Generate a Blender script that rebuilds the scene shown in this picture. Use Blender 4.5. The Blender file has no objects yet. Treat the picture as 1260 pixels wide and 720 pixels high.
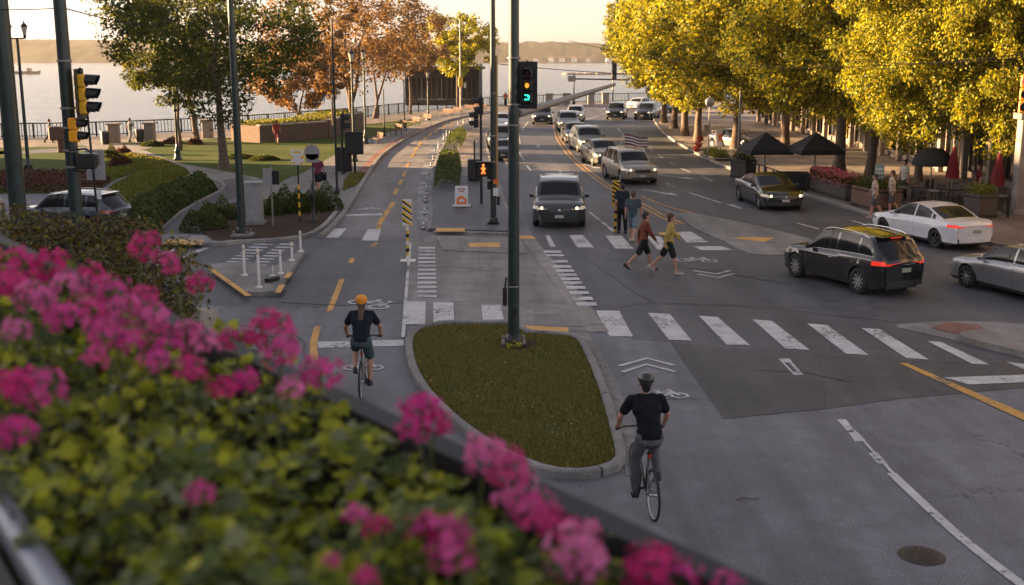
import bpy, bmesh, math, random
import numpy as np
from mathutils import Vector, Matrix
from mathutils.geometry import tessellate_polygon
SC = bpy.context.scene
COL = SC.collection
R = math.radians
PI = math.pi
rnd = random.Random(7)

# ------------------------------------------------------------------ camera, sky, sun, exposure
H = 6.6
FPX = 1397.0
PITCH = math.atan(294 / FPX)
cam = bpy.data.cameras.new("camera"); cam_ob = bpy.data.objects.new("camera", cam); COL.objects.link(cam_ob)
cam_ob.location = (0, 0, H); cam_ob.rotation_euler = (R(90) - PITCH, 0, 0)
cam.sensor_width = 36; cam.lens = FPX / 1260 * 36
cam.clip_start = 0.1; cam.clip_end = 20000
cam.dof.use_dof = True; cam.dof.focus_distance = 24; cam.dof.aperture_fstop = 2.8
SC.camera = cam_ob
SUN_AZ, SUN_EL = 77, 9.5            # degrees left of the view, degrees up
W = bpy.data.worlds.new("World"); SC.world = W; W.use_nodes = True
wn = W.node_tree.nodes; wl = W.node_tree.links
sky = wn.new("ShaderNodeTexSky"); sky.sky_type = 'NISHITA'; sky.sun_disc = False
sky.sun_elevation = R(SUN_EL); sky.sun_rotation = R(-SUN_AZ)
sky.air_density = 1.0; sky.dust_density = 0.9; sky.ozone_density = 1.8; sky.altitude = 0
tint = wn.new("ShaderNodeMix"); tint.data_type = 'RGBA'; tint.blend_type = 'MULTIPLY'; tint.inputs[0].default_value = 1; tint.inputs[7].default_value = (1, .895, .895, 1)
hs = wn.new("ShaderNodeHueSaturation"); hs.inputs["Saturation"].default_value = .36; wl.new(sky.outputs[0], hs.inputs["Color"]); wl.new(hs.outputs[0], tint.inputs[6]); wl.new(tint.outputs[2], wn["Background"].inputs[0]); wn["Background"].inputs[1].default_value = 0.052
sd = Vector((-math.sin(R(SUN_AZ)) * math.cos(R(SUN_EL)), math.cos(R(SUN_AZ)) * math.cos(R(SUN_EL)), math.sin(R(SUN_EL))))
sun = bpy.data.lights.new("sun", 'SUN'); sun.energy = 5.0; sun.angle = R(0.55); sun.color = (1.0, 0.64, 0.32)
so = bpy.data.objects.new("sun", sun); COL.objects.link(so); so.rotation_euler = sd.to_track_quat('Z', 'Y').to_euler()
so.location = (-60, 20, 40)
SC.view_settings.view_transform = 'Standard'; SC.view_settings.look = 'None'
SC.view_settings.exposure = 2.76; SC.view_settings.gamma = 1
SC.render.engine = 'CYCLES'
SC.cycles.use_denoising = True
SC.cycles.max_bounces = 7; SC.cycles.transparent_max_bounces = 8
SC.cycles.volume_bounces = 0

cT, sT = math.cos(PITCH), math.sin(PITCH)
def ray(px, py):
    v = (py - 360) / FPX
    return Vector(((px - 630) / FPX, cT - v * sT, -sT - v * cT))
def G(px, py, z=0.0):
    """the point of the horizontal plane z that the photograph shows at this pixel (ground survey)"""
    d = ray(px, py); t = (z - H) / d.z
    return Vector((d.x * t, d.y * t, z))
def AT(px, py, Y):
    d = ray(px, py); t = Y / d.y
    return Vector((d.x * t, Y, H + d.z * t))
def ZT(py, Y):
    return AT(630, py, Y).z

# ------------------------------------------------------------------ materials
MATS = {}
def newmat(name):
    m = bpy.data.materials.new(name); m.use_nodes = True
    return m, m.node_tree.nodes, m.node_tree.links, m.node_tree.nodes["Principled BSDF"]
def pbr(name, col, rough=0.6, metal=0.0, coat=0.0, noise=0.12, scale=30, bump=0.0, emit=0, ecol=None, spec=0.5, sheen=0):
    if name in MATS: return MATS[name]
    m, n, l, b = newmat(name)
    b.inputs["Roughness"].default_value = rough; b.inputs["Metallic"].default_value = metal
    b.inputs["Coat Weight"].default_value = coat; b.inputs["Coat Roughness"].default_value = 0.06
    b.inputs["Specular IOR Level"].default_value = spec
    if sheen: b.inputs["Sheen Weight"].default_value = sheen
    tc = n.new("ShaderNodeTexCoord"); nz = n.new("ShaderNodeTexNoise")
    nz.inputs["Scale"].default_value = scale; nz.inputs["Detail"].default_value = 5
    l.new(tc.outputs["Object"], nz.inputs["Vector"])
    cr = n.new("ShaderNodeValToRGB"); c = Vector(col)
    lo = [max(0, x * (1 - noise)) for x in c]; hi = [min(1, x * (1 + noise)) for x in c]
    cr.color_ramp.elements[0].position = .3; cr.color_ramp.elements[1].position = .7
    cr.color_ramp.elements[0].color = (*lo, 1); cr.color_ramp.elements[1].color = (*hi, 1)
    l.new(nz.outputs["Fac"], cr.inputs[0]); l.new(cr.outputs[0], b.inputs["Base Color"])
    if bump:
        bp = n.new("ShaderNodeBump"); bp.inputs["Strength"].default_value = bump; bp.inputs["Distance"].default_value = 0.04 if name.startswith("cloth") else 0.01
        l.new(nz.outputs["Fac"], bp.inputs["Height"]); l.new(bp.outputs[0], b.inputs["Normal"])
    if emit:
        b.inputs["Emission Color"].default_value = (*(ecol or col), 1); b.inputs["Emission Strength"].default_value = emit
    MATS[name] = m
    return m
def mixc(n, l, fac, a, b, mode='MIX'):
    x = n.new("ShaderNodeMix"); x.data_type = 'RGBA'; x.blend_type = mode
    for s, v in ((0, fac), (6, a), (7, b)):
        if hasattr(v, 'is_output') or isinstance(v, bpy.types.NodeSocket): l.new(v, x.inputs[s])
        elif isinstance(v, (int, float)): x.inputs[s].default_value = v
        else: x.inputs[s].default_value = (*v, 1)
    return x.outputs[2]
def ramp(n, l, src, p0, p1, c0=(0, 0, 0), c1=(1, 1, 1)):
    r = n.new("ShaderNodeValToRGB"); r.color_ramp.elements[0].position = p0; r.color_ramp.elements[1].position = p1
    r.color_ramp.elements[0].color = (*c0, 1); r.color_ramp.elements[1].color = (*c1, 1)
    l.new(src, r.inputs[0]); return r.outputs[0]
def tex(n, l, vec, kind, scale, detail=4, rough=.55, **k):
    t = n.new("ShaderNodeTex" + kind); t.inputs["Scale"].default_value = scale
    if kind == "Noise": t.inputs["Detail"].default_value = detail; t.inputs["Roughness"].default_value = rough
    for a, v in k.items(): setattr(t, a, v)
    l.new(vec, t.inputs["Vector"]); return t
def asphalt(name, col, crack=0.6, blotch=0.35, rough=.78, speck=0.5):
    m, n, l, b = newmat(name)
    tc = n.new("ShaderNodeTexCoord"); v = tc.outputs["Object"]
    sp = tex(n, l, v, "Noise", 45, 3, .8); big = tex(n, l, v, "Noise", .22, 5, .6); mid = tex(n, l, v, "Noise", 1.7, 5, .65)
    c = Vector(col)
    base = ramp(n, l, sp.outputs["Fac"], .35, .65, [x * (1 - speck) for x in c], [x * (1 + speck) for x in c])
    bl = ramp(n, l, big.outputs["Fac"], .3, .7, (1 - blotch,) * 3, (1 + blotch * .6,) * 3)
    base = mixc(n, l, 1.0, base, bl, 'MULTIPLY')
    bm = ramp(n, l, mid.outputs["Fac"], .38, .64, (.80,) * 3, (1.12,) * 3)
    base = mixc(n, l, 1.0, base, bm, 'MULTIPLY')
    # stains: streaks along the driving direction
    mp = n.new("ShaderNodeMapping"); mp.inputs["Scale"].default_value = (1.0, .09, 1); l.new(v, mp.inputs[0])
    st = tex(n, l, mp.outputs[0], "Noise", 1.1, 4, .6)
    base = mixc(n, l, 1.0, base, ramp(n, l, st.outputs["Fac"], .35, .65, (.76, .76, .77), (1.13, 1.13, 1.12)), 'MULTIPLY')
    wv = mixc(n, l, .12, v, sp.outputs["Color"])
    wob = tex(n, l, v, "Noise", 1.3, 6, .7)
    add = n.new("ShaderNodeVectorMath"); add.operation = 'ADD'; l.new(v, add.inputs[0])
    scl = n.new("ShaderNodeVectorMath"); scl.operation = 'SCALE'; scl.inputs[3].default_value = 1.4
    l.new(wob.outputs["Color"], scl.inputs[0]); l.new(scl.outputs[0], add.inputs[1])
    vo = tex(n, l, add.outputs[0], "Voronoi", .22, feature='DISTANCE_TO_EDGE')
    ck = ramp(n, l, vo.outputs["Distance"], .0015, .006, (1, 1, 1), (0, 0, 0))
    msk = ramp(n, l, tex(n, l, v, "Noise", .13, 3).outputs["Fac"], .5, .56)
    mm = mixc(n, l, 1.0, ck, msk, 'MULTIPLY')
    f2 = n.new("ShaderNodeMath"); f2.operation = 'MULTIPLY'; f2.inputs[1].default_value = crack; l.new(mm, f2.inputs[0])
    base = mixc(n, l, f2.outputs[0], base, (.018, .018, .018))
    l.new(base, b.inputs["Base Color"])
    rr = ramp(n, l, mid.outputs["Fac"], .3, .7, (rough - .12,) * 3, (rough + .08,) * 3); l.new(rr, b.inputs["Roughness"])
    bp = n.new("ShaderNodeBump"); bp.inputs["Strength"].default_value = .45; bp.inputs["Distance"].default_value = .008
    l.new(sp.outputs["Fac"], bp.inputs["Height"]); l.new(bp.outputs[0], b.inputs["Normal"])
    b.inputs["Specular IOR Level"].default_value = .4
    MATS[name] = m; return m
def paint(name, col, under=(.06, .06, .062), wear=.5):
    m, n, l, b = newmat(name)
    tc = n.new("ShaderNodeTexCoord"); v = tc.outputs["Object"]
    a = tex(n, l, v, "Noise", 9, 8, .8); c = tex(n, l, v, "Noise", .7, 4, .6)
    s = n.new("ShaderNodeMath"); s.operation = 'ADD'; l.new(a.outputs["Fac"], s.inputs[0])
    k = n.new("ShaderNodeMath"); k.operation = 'MULTIPLY'; k.inputs[1].default_value = .7; l.new(c.outputs["Fac"], k.inputs[0]); l.new(k.outputs[0], s.inputs[1])
    th = 1.30 - wear * .5
    f = ramp(n, l, s.outputs[0], min(.97, th - .12), min(.999, th + .02))
    d = ramp(n, l, tex(n, l, v, "Noise", 2.5, 5).outputs["Fac"], .3, .75, (.72,) * 3, (1.08,) * 3)
    pc = mixc(n, l, 1.0, col, d, 'MULTIPLY')
    base = mixc(n, l, f, pc, under)
    l.new(base, b.inputs["Base Color"]); b.inputs["Roughness"].default_value = .65
    MATS[name] = m; return m
def leafmat(name, cols, trans=.45, rough=.55):
    """foliage: each leaf island takes its own tone"""
    m, n, l, b = newmat(name)
    g = n.new("ShaderNodeNewGeometry"); r = n.new("ShaderNodeValToRGB")
    r.color_ramp.interpolation = 'LINEAR'
    while len(r.color_ramp.elements) < len(cols): r.color_ramp.elements.new(.5)
    for i, c in enumerate(cols):
        r.color_ramp.elements[i].position = i / (len(cols) - 1); r.color_ramp.elements[i].color = (*c, 1)
    l.new(g.outputs["Random Per Island"], r.inputs[0])
    l.new(r.outputs[0], b.inputs["Base Color"]); b.inputs["Roughness"].default_value = rough
    b.inputs["Specular IOR Level"].default_value = .3
    t = n.new("ShaderNodeBsdfTranslucent")
    tcol = mixc(n, l, 1.0, r.outputs[0], (1.9, 1.55, .7), 'MULTIPLY'); l.new(tcol, t.inputs[0])
    mx = n.new("ShaderNodeMixShader"); mx.inputs[0].default_value = trans
    l.new(b.outputs[0], mx.inputs[1]); l.new(t.outputs[0], mx.inputs[2])
    l.new(mx.outputs[0], n["Material Output"].inputs[0]); MATS[name] = m; return m
def groundmix(name, c0, c1, c2, s1=.5, s2=14, bump=.6):
    m, n, l, b = newmat(name)
    tc = n.new("ShaderNodeTexCoord"); v = tc.outputs["Object"]
    a = tex(n, l, v, "Noise", s2, 6, .8); c = tex(n, l, v, "Noise", s1, 5, .65)
    x = ramp(n, l, a.outputs["Fac"], .35, .66, c0, c1)
    base = mixc(n, l, ramp(n, l, c.outputs["Fac"], .48, .66), x, c2)
    l.new(base, b.inputs["Base Color"]); b.inputs["Roughness"].default_value = .95; b.inputs["Specular IOR Level"].default_value = .1
    bp = n.new("ShaderNodeBump"); bp.inputs["Strength"].default_value = bump; bp.inputs["Distance"].default_value = .04
    l.new(a.outputs["Fac"], bp.inputs["Height"]); l.new(bp.outputs[0], b.inputs["Normal"]); MATS[name] = m; return m

ASPH_L = asphalt("asphalt_light", (.164, .166, .186), .9, .28, .72, .6)
ASPH_D = asphalt("asphalt_dark", (.092, .094, .106), .7, .3, .62, .6)
ASPH_P = asphalt("asphalt_patch", (.078, .077, .081), .35, .3, .66)
ASPH_B = asphalt("asphalt_patch_brown", (.095, .09, .09), .7, .25)
ASPH_W = asphalt("bikeway_concrete", (.21, .20, .20), .5, .2, .8, .25)
CONC = asphalt("concrete", (.23, .225, .22), .35, .25, .85, .18)
CONC_L = asphalt("concrete_light", (.27, .25, .235), .2, .22, .85, .15)
KERB = asphalt("kerb_concrete", (.25, .245, .24), .0, .35, .85, .25)
PAVE_W = asphalt("warm_paving", (.25, .21, .18), .0, .25, .85, .2)
BRICKP = asphalt("red_brick_paving", (.27, .13, .10), .0, .3, .85, .3)
P_WHITE = paint("white_road_paint", (.56, .56, .57), (.07, .07, .075), .56)
P_WHITE2 = paint("white_road_paint_worn", (.42, .42, .44), (.11, .11, .12), .9)
P_MARK = paint("white_symbol_paint", (.50, .50, .51), (.10, .10, .105), .30)
P_YEL = paint("yellow_road_paint", (.62, .33, .07), (.08, .08, .08), .6)
P_TACT = paint("yellow_tactile", (.66, .36, .09), (.3, .2, .1), .3)
GRASS = groundmix("grass_turf", (.045, .055, .018), (.085, .10, .034), (.11, .095, .045), .5, 12)
LAWN = groundmix("lawn_turf", (.045, .072, .014), (.085, .12, .026), (.11, .12, .04), .12, 5, .5)
MULCH = groundmix("mulch", (.03, .02, .014), (.085, .058, .042), (.06, .05, .035), .8, 18)
POLE = pbr("dark_green_paint", (.014, .029, .027), .42, .0, .25, .3, 6)
BLACKM = pbr("black_metal", (.016, .017, .018), .45, .2, .1, .3, 20)
GALV = pbr("galvanised_metal", (.24, .23, .22), .55, .5, 0, .15, 20)
GREYM = pbr("grey_painted_metal", (.30, .31, .32), .5, .1, .1, .12, 4)
RUBBER = pbr("tyre_rubber", (.018, .018, .019), .85, 0, 0, .3, 60)
CHROME = pbr("chrome", (.62, .62, .62), .16, 1, 0, .05)
ALLOY = pbr("alloy", (.42, .43, .44), .32, .9, 0, .08)
GLASS = pbr("car_glass", (.012, .014, .016), .10, 0, .0, .1, 1, spec=.28)
TRIM = pbr("black_trim", (.018, .018, .02), .5, 0, 0, .2, 30)
SIGY = pbr("signal_yellow", (.80, .44, .02), .45, 0, .2, .12, 8)
WHITEP = pbr("white_plastic", (.62, .62, .60), .5, 0, 0, .12, 12)
WHITES = pbr("white_sign_face", (.66, .66, .66), .4, 0, 0, .08, 12)
GREYS = pbr("sign_back", (.36, .36, .37), .45, .5, 0, .1, 12)
YELP = pbr("yellow_reflective", (.74, .46, .03), .45, 0, 0, .1, 12)
ORNG = pbr("orange_sheet", (.78, .17, .03), .5, 0, 0, .1, 12)
REDC = pbr("red_canvas", (.14, .006, .009), .85, 0, 0, .25, 9)
BLKC = pbr("black_canvas", (.009, .009, .010), .8, 0, 0, .3, 9)
BARK = pbr("bark", (.13, .095, .072), .95, 0, 0, .5, 12, .8)
WOOD = pbr("weathered_wood", (.14, .075, .05), .8, 0, 0, .35, 14, .3)
DWOOD = pbr("dark_planter_wood", (.06, .048, .042), .8, 0, 0, .3, 14, .3)
BRICK = pbr("brick_wall", (.12, .08, .062), .9, 0, 0, .3, 7, .4)
STONE = pbr("stone", (.27, .23, .20), .9, 0, 0, .25, 9, .4)
LEAF_Y = leafmat("leaf_yellow_green", [(.016, .034, .005), (.10, .125, .009), (.32, .325, .014), (.04, .06, .006), (.46, .44, .024), (.20, .18, .013)], .42)
LEAF_G = leafmat("leaf_green", [(.02, .038, .008), (.045, .07, .014), (.08, .095, .018), (.03, .05, .01)], .42)
LEAF_G2 = leafmat("leaf_mid_green", [(.03, .05, .01), (.06, .085, .014), (.10, .10, .018)], .42)
LEAF_B = leafmat("leaf_copper", [(.08, .055, .036), (.14, .09, .055), (.22, .135, .05), (.11, .07, .05)], .36)
LEAF_H = leafmat("leaf_hedge", [(.03, .05, .013), (.06, .09, .02), (.09, .115, .022)], .3)
LEAF_HY = leafmat("leaf_ground_cover", [(.10, .135, .022), (.16, .18, .032), (.12, .12, .032)], .35)
LEAF_R = leafmat("leaf_barberry", [(.085, .032, .028), (.13, .048, .038), (.06, .035, .022)], .2)

# ------------------------------------------------------------------ mesh helpers
class MB:
    def __init__(s): s.v = []; s.f = []; s.m = []; s.sm = []
    def add(s, vs, fs, mi=0, smooth=False):
        o = len(s.v); s.v += [tuple(v) for v in vs]
        for f in fs: s.f.append(tuple(i + o for i in f)); s.m.append(mi); s.sm.append(smooth)
    def box(s, c, d, rz=0, mi=0, bev=0):
        x, y, z = d[0] / 2, d[1] / 2, d[2] / 2; ca, sa = math.cos(rz), math.sin(rz)
        if bev:
            k = min(bev, x * .9, y * .9, z * .9)
            prof = [(-z, k), (-z + k, 0), (z - k, 0), (z, k)]; vs = []
            for zz, ins in prof:
                X, Y = x - ins, y - ins
                for a, b in ((-X + k, -Y), (X - k, -Y), (X, -Y + k), (X, Y - k), (X - k, Y), (-X + k, Y), (-X, Y - k), (-X, -Y + k)):
                    vs.append((c[0] + a * ca - b * sa, c[1] + a * sa + b * ca, c[2] + zz))
            fs = [tuple(range(7, -1, -1)), tuple(range(24, 32))]
            for r in range(3):
                for i in range(8): fs.append((r * 8 + i, r * 8 + (i + 1) % 8, r * 8 + 8 + (i + 1) % 8, r * 8 + 8 + i))
            s.add(vs, fs, mi); return
        vs = [(c[0] + a * ca - b * sa, c[1] + a * sa + b * ca, c[2] + e) for e in (-z, z) for a, b in ((-x, -y), (x, -y), (x, y), (-x, y))]
        s.add(vs, [(3, 2, 1, 0), (4, 5, 6, 7), (0, 1, 5, 4), (1, 2, 6, 5), (2, 3, 7, 6), (3, 0, 4, 7)], mi)
    def tube(s, p0, p1, r0, r1=None, n=8, mi=0, cap=True):
        s.path([p0, p1], [r0, r0 if r1 is None else r1], n, mi, cap)
    def path(s, pts, rs, n=8, mi=0, cap=True):
        pts = [Vector(p) for p in pts]
        if not hasattr(rs, '__len__'): rs = [rs] * len(pts)
        vs = []; d0 = (pts[1] - pts[0]).normalized()
        u = d0.cross(Vector((0, 0, 1)));
        if u.length < .05: u = d0.cross(Vector((1, 0, 0)))
        u.normalize()
        for i, p in enumerate(pts):
            d = (pts[min(i + 1, len(pts) - 1)] - pts[max(i - 1, 0)]).normalized()
            u = (u - d * u.dot(d)).normalized(); w = d.cross(u)
            for k in range(n):
                a = 2 * PI * k / n; vs.append(p + (u * math.cos(a) + w * math.sin(a)) * rs[i])
        fs = []
        for i in range(len(pts) - 1):
            for k in range(n): fs.append((i * n + k, i * n + (k + 1) % n, (i + 1) * n + (k + 1) % n, (i + 1) * n + k))
        s.add(vs, fs, mi, True)
        if cap:
            s.add(vs[:n], [tuple(range(n))[::-1]], mi); s.add(vs[-n:], [tuple(range(n))], mi)
    def lathe(s, prof, n=12, c=(0, 0, 0), mi=0, axis='z', smooth=True):
        vs = []
        for r, z in prof:
            for k in range(n):
                a = 2 * PI * k / n; x, y = r * math.cos(a), r * math.sin(a)
                p = (x, y, z) if axis == 'z' else ((z, x, y) if axis == 'x' else (x, z, y))
                vs.append((c[0] + p[0], c[1] + p[1], c[2] + p[2]))
        fs = []
        for i in range(len(prof) - 1):
            for k in range(n): 
                q = (i * n + k, i * n + (k + 1) % n, (i + 1) * n + (k + 1) % n, (i + 1) * n + k)
                fs.append(q if axis != 'y' else q[::-1])
        s.add(vs, fs, mi, smooth)
    def ball(s, c, r, n=10, mi=0, sq=(1, 1, 1)):
        k = max(4, n // 2)
        prof = [(max(1e-4, math.sin(PI * i / k)), -math.cos(PI * i / k)) for i in range(k + 1)]
        vs = [(c[0] + a * math.cos(2 * PI * j / n) * r * sq[0], c[1] + a * math.sin(2 * PI * j / n) * r * sq[1], c[2] + b * r * sq[2]) for a, b in prof for j in range(n)]
        s.add(vs, [(i * n + j, i * n + (j + 1) % n, (i + 1) * n + (j + 1) % n, (i + 1) * n + j) for i in range(k) for j in range(n)], mi, True)
    def prism(s, pts, z0, z1, mi=0, top_mi=None, inset=0):
        pts = [Vector((p[0], p[1], 0)) for p in pts]; n = len(pts)
        ar = sum(pts[i].x * pts[(i + 1) % n].y - pts[(i + 1) % n].x * pts[i].y for i in range(n))
        if ar < 0: pts = pts[::-1]
        vs = [(p.x, p.y, z0) for p in pts] + [(p.x, p.y, z1) for p in pts]
        s.add(vs, [(i, (i + 1) % n, n + (i + 1) % n, n + i) for i in range(n)], mi)
        tri = tessellate_polygon([pts]); tm = mi if top_mi is None else top_mi
        fs = []
        for t in tri:
            a, b, c = (pts[i] for i in t)
            if (b - a).cross(c - a).z < 0: t = (t[0], t[2], t[1])
            fs.append(tuple(t))
        s.add([(p.x, p.y, z1) for p in pts], fs, tm)
    def poly(s, pts, mi=0):
        pts = [Vector(p) for p in pts]; fs = []
        for t in tessellate_polygon([pts]):
            a, b, c = (pts[i] for i in t)
            if (b - a).cross(c - a).z < 0: t = (t[0], t[2], t[1])
            fs.append(tuple(t))
        s.add(pts, fs, mi)
    def build(s, name, mats, parent=None, loc=None, rz=None):
        me = bpy.data.meshes.new(name); me.from_pydata(s.v, [], s.f)
        for m in (mats if isinstance(mats, (list, tuple)) else [mats]): me.materials.append(m)
        me.polygons.foreach_set("material_index", s.m); me.polygons.foreach_set("use_smooth", s.sm); me.update()
        return link(name, me, parent, loc, rz)
def link(name, me, parent=None, loc=None, rz=None):
    o = bpy.data.objects.new(name, me); COL.objects.link(o)
    if parent: o.parent = parent
    if loc is not None: o.location = loc
    if rz is not None: o.rotation_euler = (0, 0, rz)
    return o
def tag(o, label=None, cat=None, group=None, kind=None):
    for k, v in (('label', label), ('category', cat), ('group', group), ('kind', kind)):
        if v: o[k] = v
    return o
def thing(name, label, cat, loc=(0, 0, 0), rz=0, group=None):
    o = bpy.data.objects.new(name, None); COL.objects.link(o); o.empty_display_size = .2
    o.location = loc; o.rotation_euler = (0, 0, rz); return tag(o, label, cat, group)
def struct(name, mb, mats, parent=None):
    o = mb.build(name, mats, parent)
    if not parent: o['kind'] = 'structure'
    return o
def copy_tree(o, parent=None):
    c = o.copy(); COL.objects.link(c)
    if parent is not None: c.parent = parent
    for ch in o.children: copy_tree(ch, c)
    return c
def place(o, loc, rz=0, label=None, scale=None):
    o.location = loc; o.rotation_euler = (0, 0, rz)
    if label: o['label'] = label
    if scale: o.scale = (scale,) * 3 if isinstance(scale, (int, float)) else scale
    return o
def gp(pts, z=0): return [G(a, b, z) for a, b in pts]
def smooth(pts, k=4, closed=False):
    pts = [Vector(p) for p in pts]; n = len(pts); out = []
    for i in range(n if closed else n - 1):
        g = (lambda j: pts[j % n]) if closed else (lambda j: pts[max(0, min(n - 1, j))])
        p0, p1, p2, p3 = g(i - 1), g(i), g(i + 1), g(i + 2)
        for j in range(k):
            t = j / k
            out.append(.5 * ((2 * p1) + (p2 - p0) * t + (2 * p0 - 5 * p1 + 4 * p2 - p3) * t * t + (3 * p1 - p0 - 3 * p2 + p3) * t ** 3))
    if not closed: out.append(pts[-1])
    return out
def dense(pts, step, closed=False):
    pts = [Vector(p) for p in pts]; out = []
    if closed: pts = pts + [pts[0]]
    L = [0]
    for a, b in zip(pts, pts[1:]): L.append(L[-1] + (b - a).length)
    n = max(1, round(L[-1] / step)); j = 0
    for i in range(n + (0 if closed else 1)):
        s = L[-1] * i / n
        while j < len(pts) - 2 and L[j + 1] < s: j += 1
        t = (s - L[j]) / max(1e-9, L[j + 1] - L[j]); out.append(pts[j].lerp(pts[j + 1], max(0, min(1, t))))
    return out
def sheet(name, pts, z, mat, parent=None, k=0, closed_smooth=False):
    p = gp(pts, z)
    if closed_smooth: p = smooth(p, k or 4, True)
    mb = MB(); mb.poly(p); return struct(name, mb, mat, parent)
def offs(pts, d, closed=False):
    n = len(pts); out = []
    for i in range(n):
        a = pts[(i - 1) % n] if (closed or i) else pts[0]; b = pts[(i + 1) % n] if (closed or i < n - 1) else pts[-1]
        t = (b - a); t.z = 0; t.normalize(); out.append(pts[i] + Vector((-t.y, t.x, 0)) * d)
    return out
def ribbon(pts, w, z=None, mb=None, mi=0):
    pts = [Vector(p) for p in pts]
    if z is not None:
        for p in pts: p.z = z
    a = offs(pts, w / 2); b = offs(pts, -w / 2); mb = mb or MB(); n = len(pts)
    mb.add(b + a, [(i, i + 1, n + i + 1, n + i) for i in range(n - 1)], mi); return mb
def kerb(pts, w=.16, h=.13, step=3.0, parent=None, mat=None, closed=False, gap=.012, name='kerb_stone', pieces=True, z=0):
    """kerb laid as stones along a line, or one strip when far away"""
    pts = [Vector((p[0], p[1], 0)) for p in pts]
    fine = dense(pts, .35 if pieces else 1.0, closed)
    if closed: fine.append(fine[0].copy())
    if not pieces:
        fine2 = [fine]
    else:
        k = max(2, round(step / .35)); fine2 = [fine[i:i + k + 1] for i in range(0, len(fine) - 1, k)]
    for seg in fine2:
        if len(seg) < 2: continue
        seg = [p.copy() for p in seg]
        if pieces:
            seg[0] = seg[0] + (seg[1] - seg[0]).normalized() * gap; seg[-1] = seg[-1] + (seg[-2] - seg[-1]).normalized() * gap
        a = offs(seg, w / 2); b = offs(seg, -w / 2); ai = offs(seg, w / 2 - .03); bi = offs(seg, -w / 2 + .03); n = len(seg)
        hh = h + (rnd.uniform(-.006, .006) if pieces else 0)
        vs = [(p.x, p.y, z) for p in b] + [(p.x, p.y, z + hh - .03) for p in b] + [(p.x, p.y, z + hh) for p in bi] + [(p.x, p.y, z + hh) for p in ai] + [(p.x, p.y, z + hh - .03) for p in a] + [(p.x, p.y, z) for p in a]
        fs = []
        for r in range(5):
            for i in range(n - 1): fs.append((r * n + i, r * n + i + 1, (r + 1) * n + i + 1, (r + 1) * n + i))
        fs += [tuple(r * n for r in range(5, -1, -1)), tuple(r * n + n - 1 for r in range(6))]
        m = MB(); m.add(vs, fs); o = m.build(name, mat or KERB, parent)
        if not parent: o['kind'] = 'structure'

# ------------------------------------------------------------------ foliage
def leaf_arrays(P, N, size, rs, aspect=.62, fold=.25):
    """one folded leaf of two quads... kept to a single kite of two triangles per point"""
    n = len(P); N = N + rs.normal(0, .75, (n, 3)); N /= np.linalg.norm(N, axis=1, keepdims=True) + 1e-9
    a = rs.normal(0, 1, (n, 3)); U = np.cross(N, a); U /= np.linalg.norm(U, axis=1, keepdims=True) + 1e-9
    V = np.cross(N, U); s = (size * rs.uniform(.6, 1.35, n))[:, None]
    w = s * aspect
    v0 = P - U * s * .5; v1 = P + V * w * .5 + N * s * fold * .5 - U * s * .08; v2 = P + U * s * .5; v3 = P - V * w * .5 + N * s * fold * .5 - U * s * .08
    return np.stack([v0, v1, v2, v3], 1).reshape(-1, 3)
def quads_obj(name, V, mat, parent=None):
    me = bpy.data.meshes.new(name); n = len(V) // 4
    me.vertices.add(len(V)); me.vertices.foreach_set("co", V.astype(np.float32).ravel())
    me.loops.add(4 * n); me.loops.foreach_set("vertex_index", np.arange(4 * n, dtype=np.int32))
    me.polygons.add(n); me.polygons.foreach_set("loop_start", np.arange(0, 4 * n, 4, dtype=np.int32))
    me.materials.append(mat); me.update(calc_edges=True); me.validate()
    return link(name, me, parent)
def clump_leaves(C, rad, per, size, rs, flat=.8):
    out = []
    for c, r in zip(C, rad):
        k = max(6, int(per * rs.uniform(.6, 1.3)))
        d = rs.normal(0, 1, (k, 3)); d /= np.linalg.norm(d, axis=1, keepdims=True)
        rr = r * rs.uniform(.25, 1.0, (k, 1)) ** .6
        P = c + d * rr * np.array([1, 1, flat]); N = d + np.array([0, 0, .8])
        out.append(leaf_arrays(P, N, size, rs))
    return np.concatenate(out)
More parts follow.
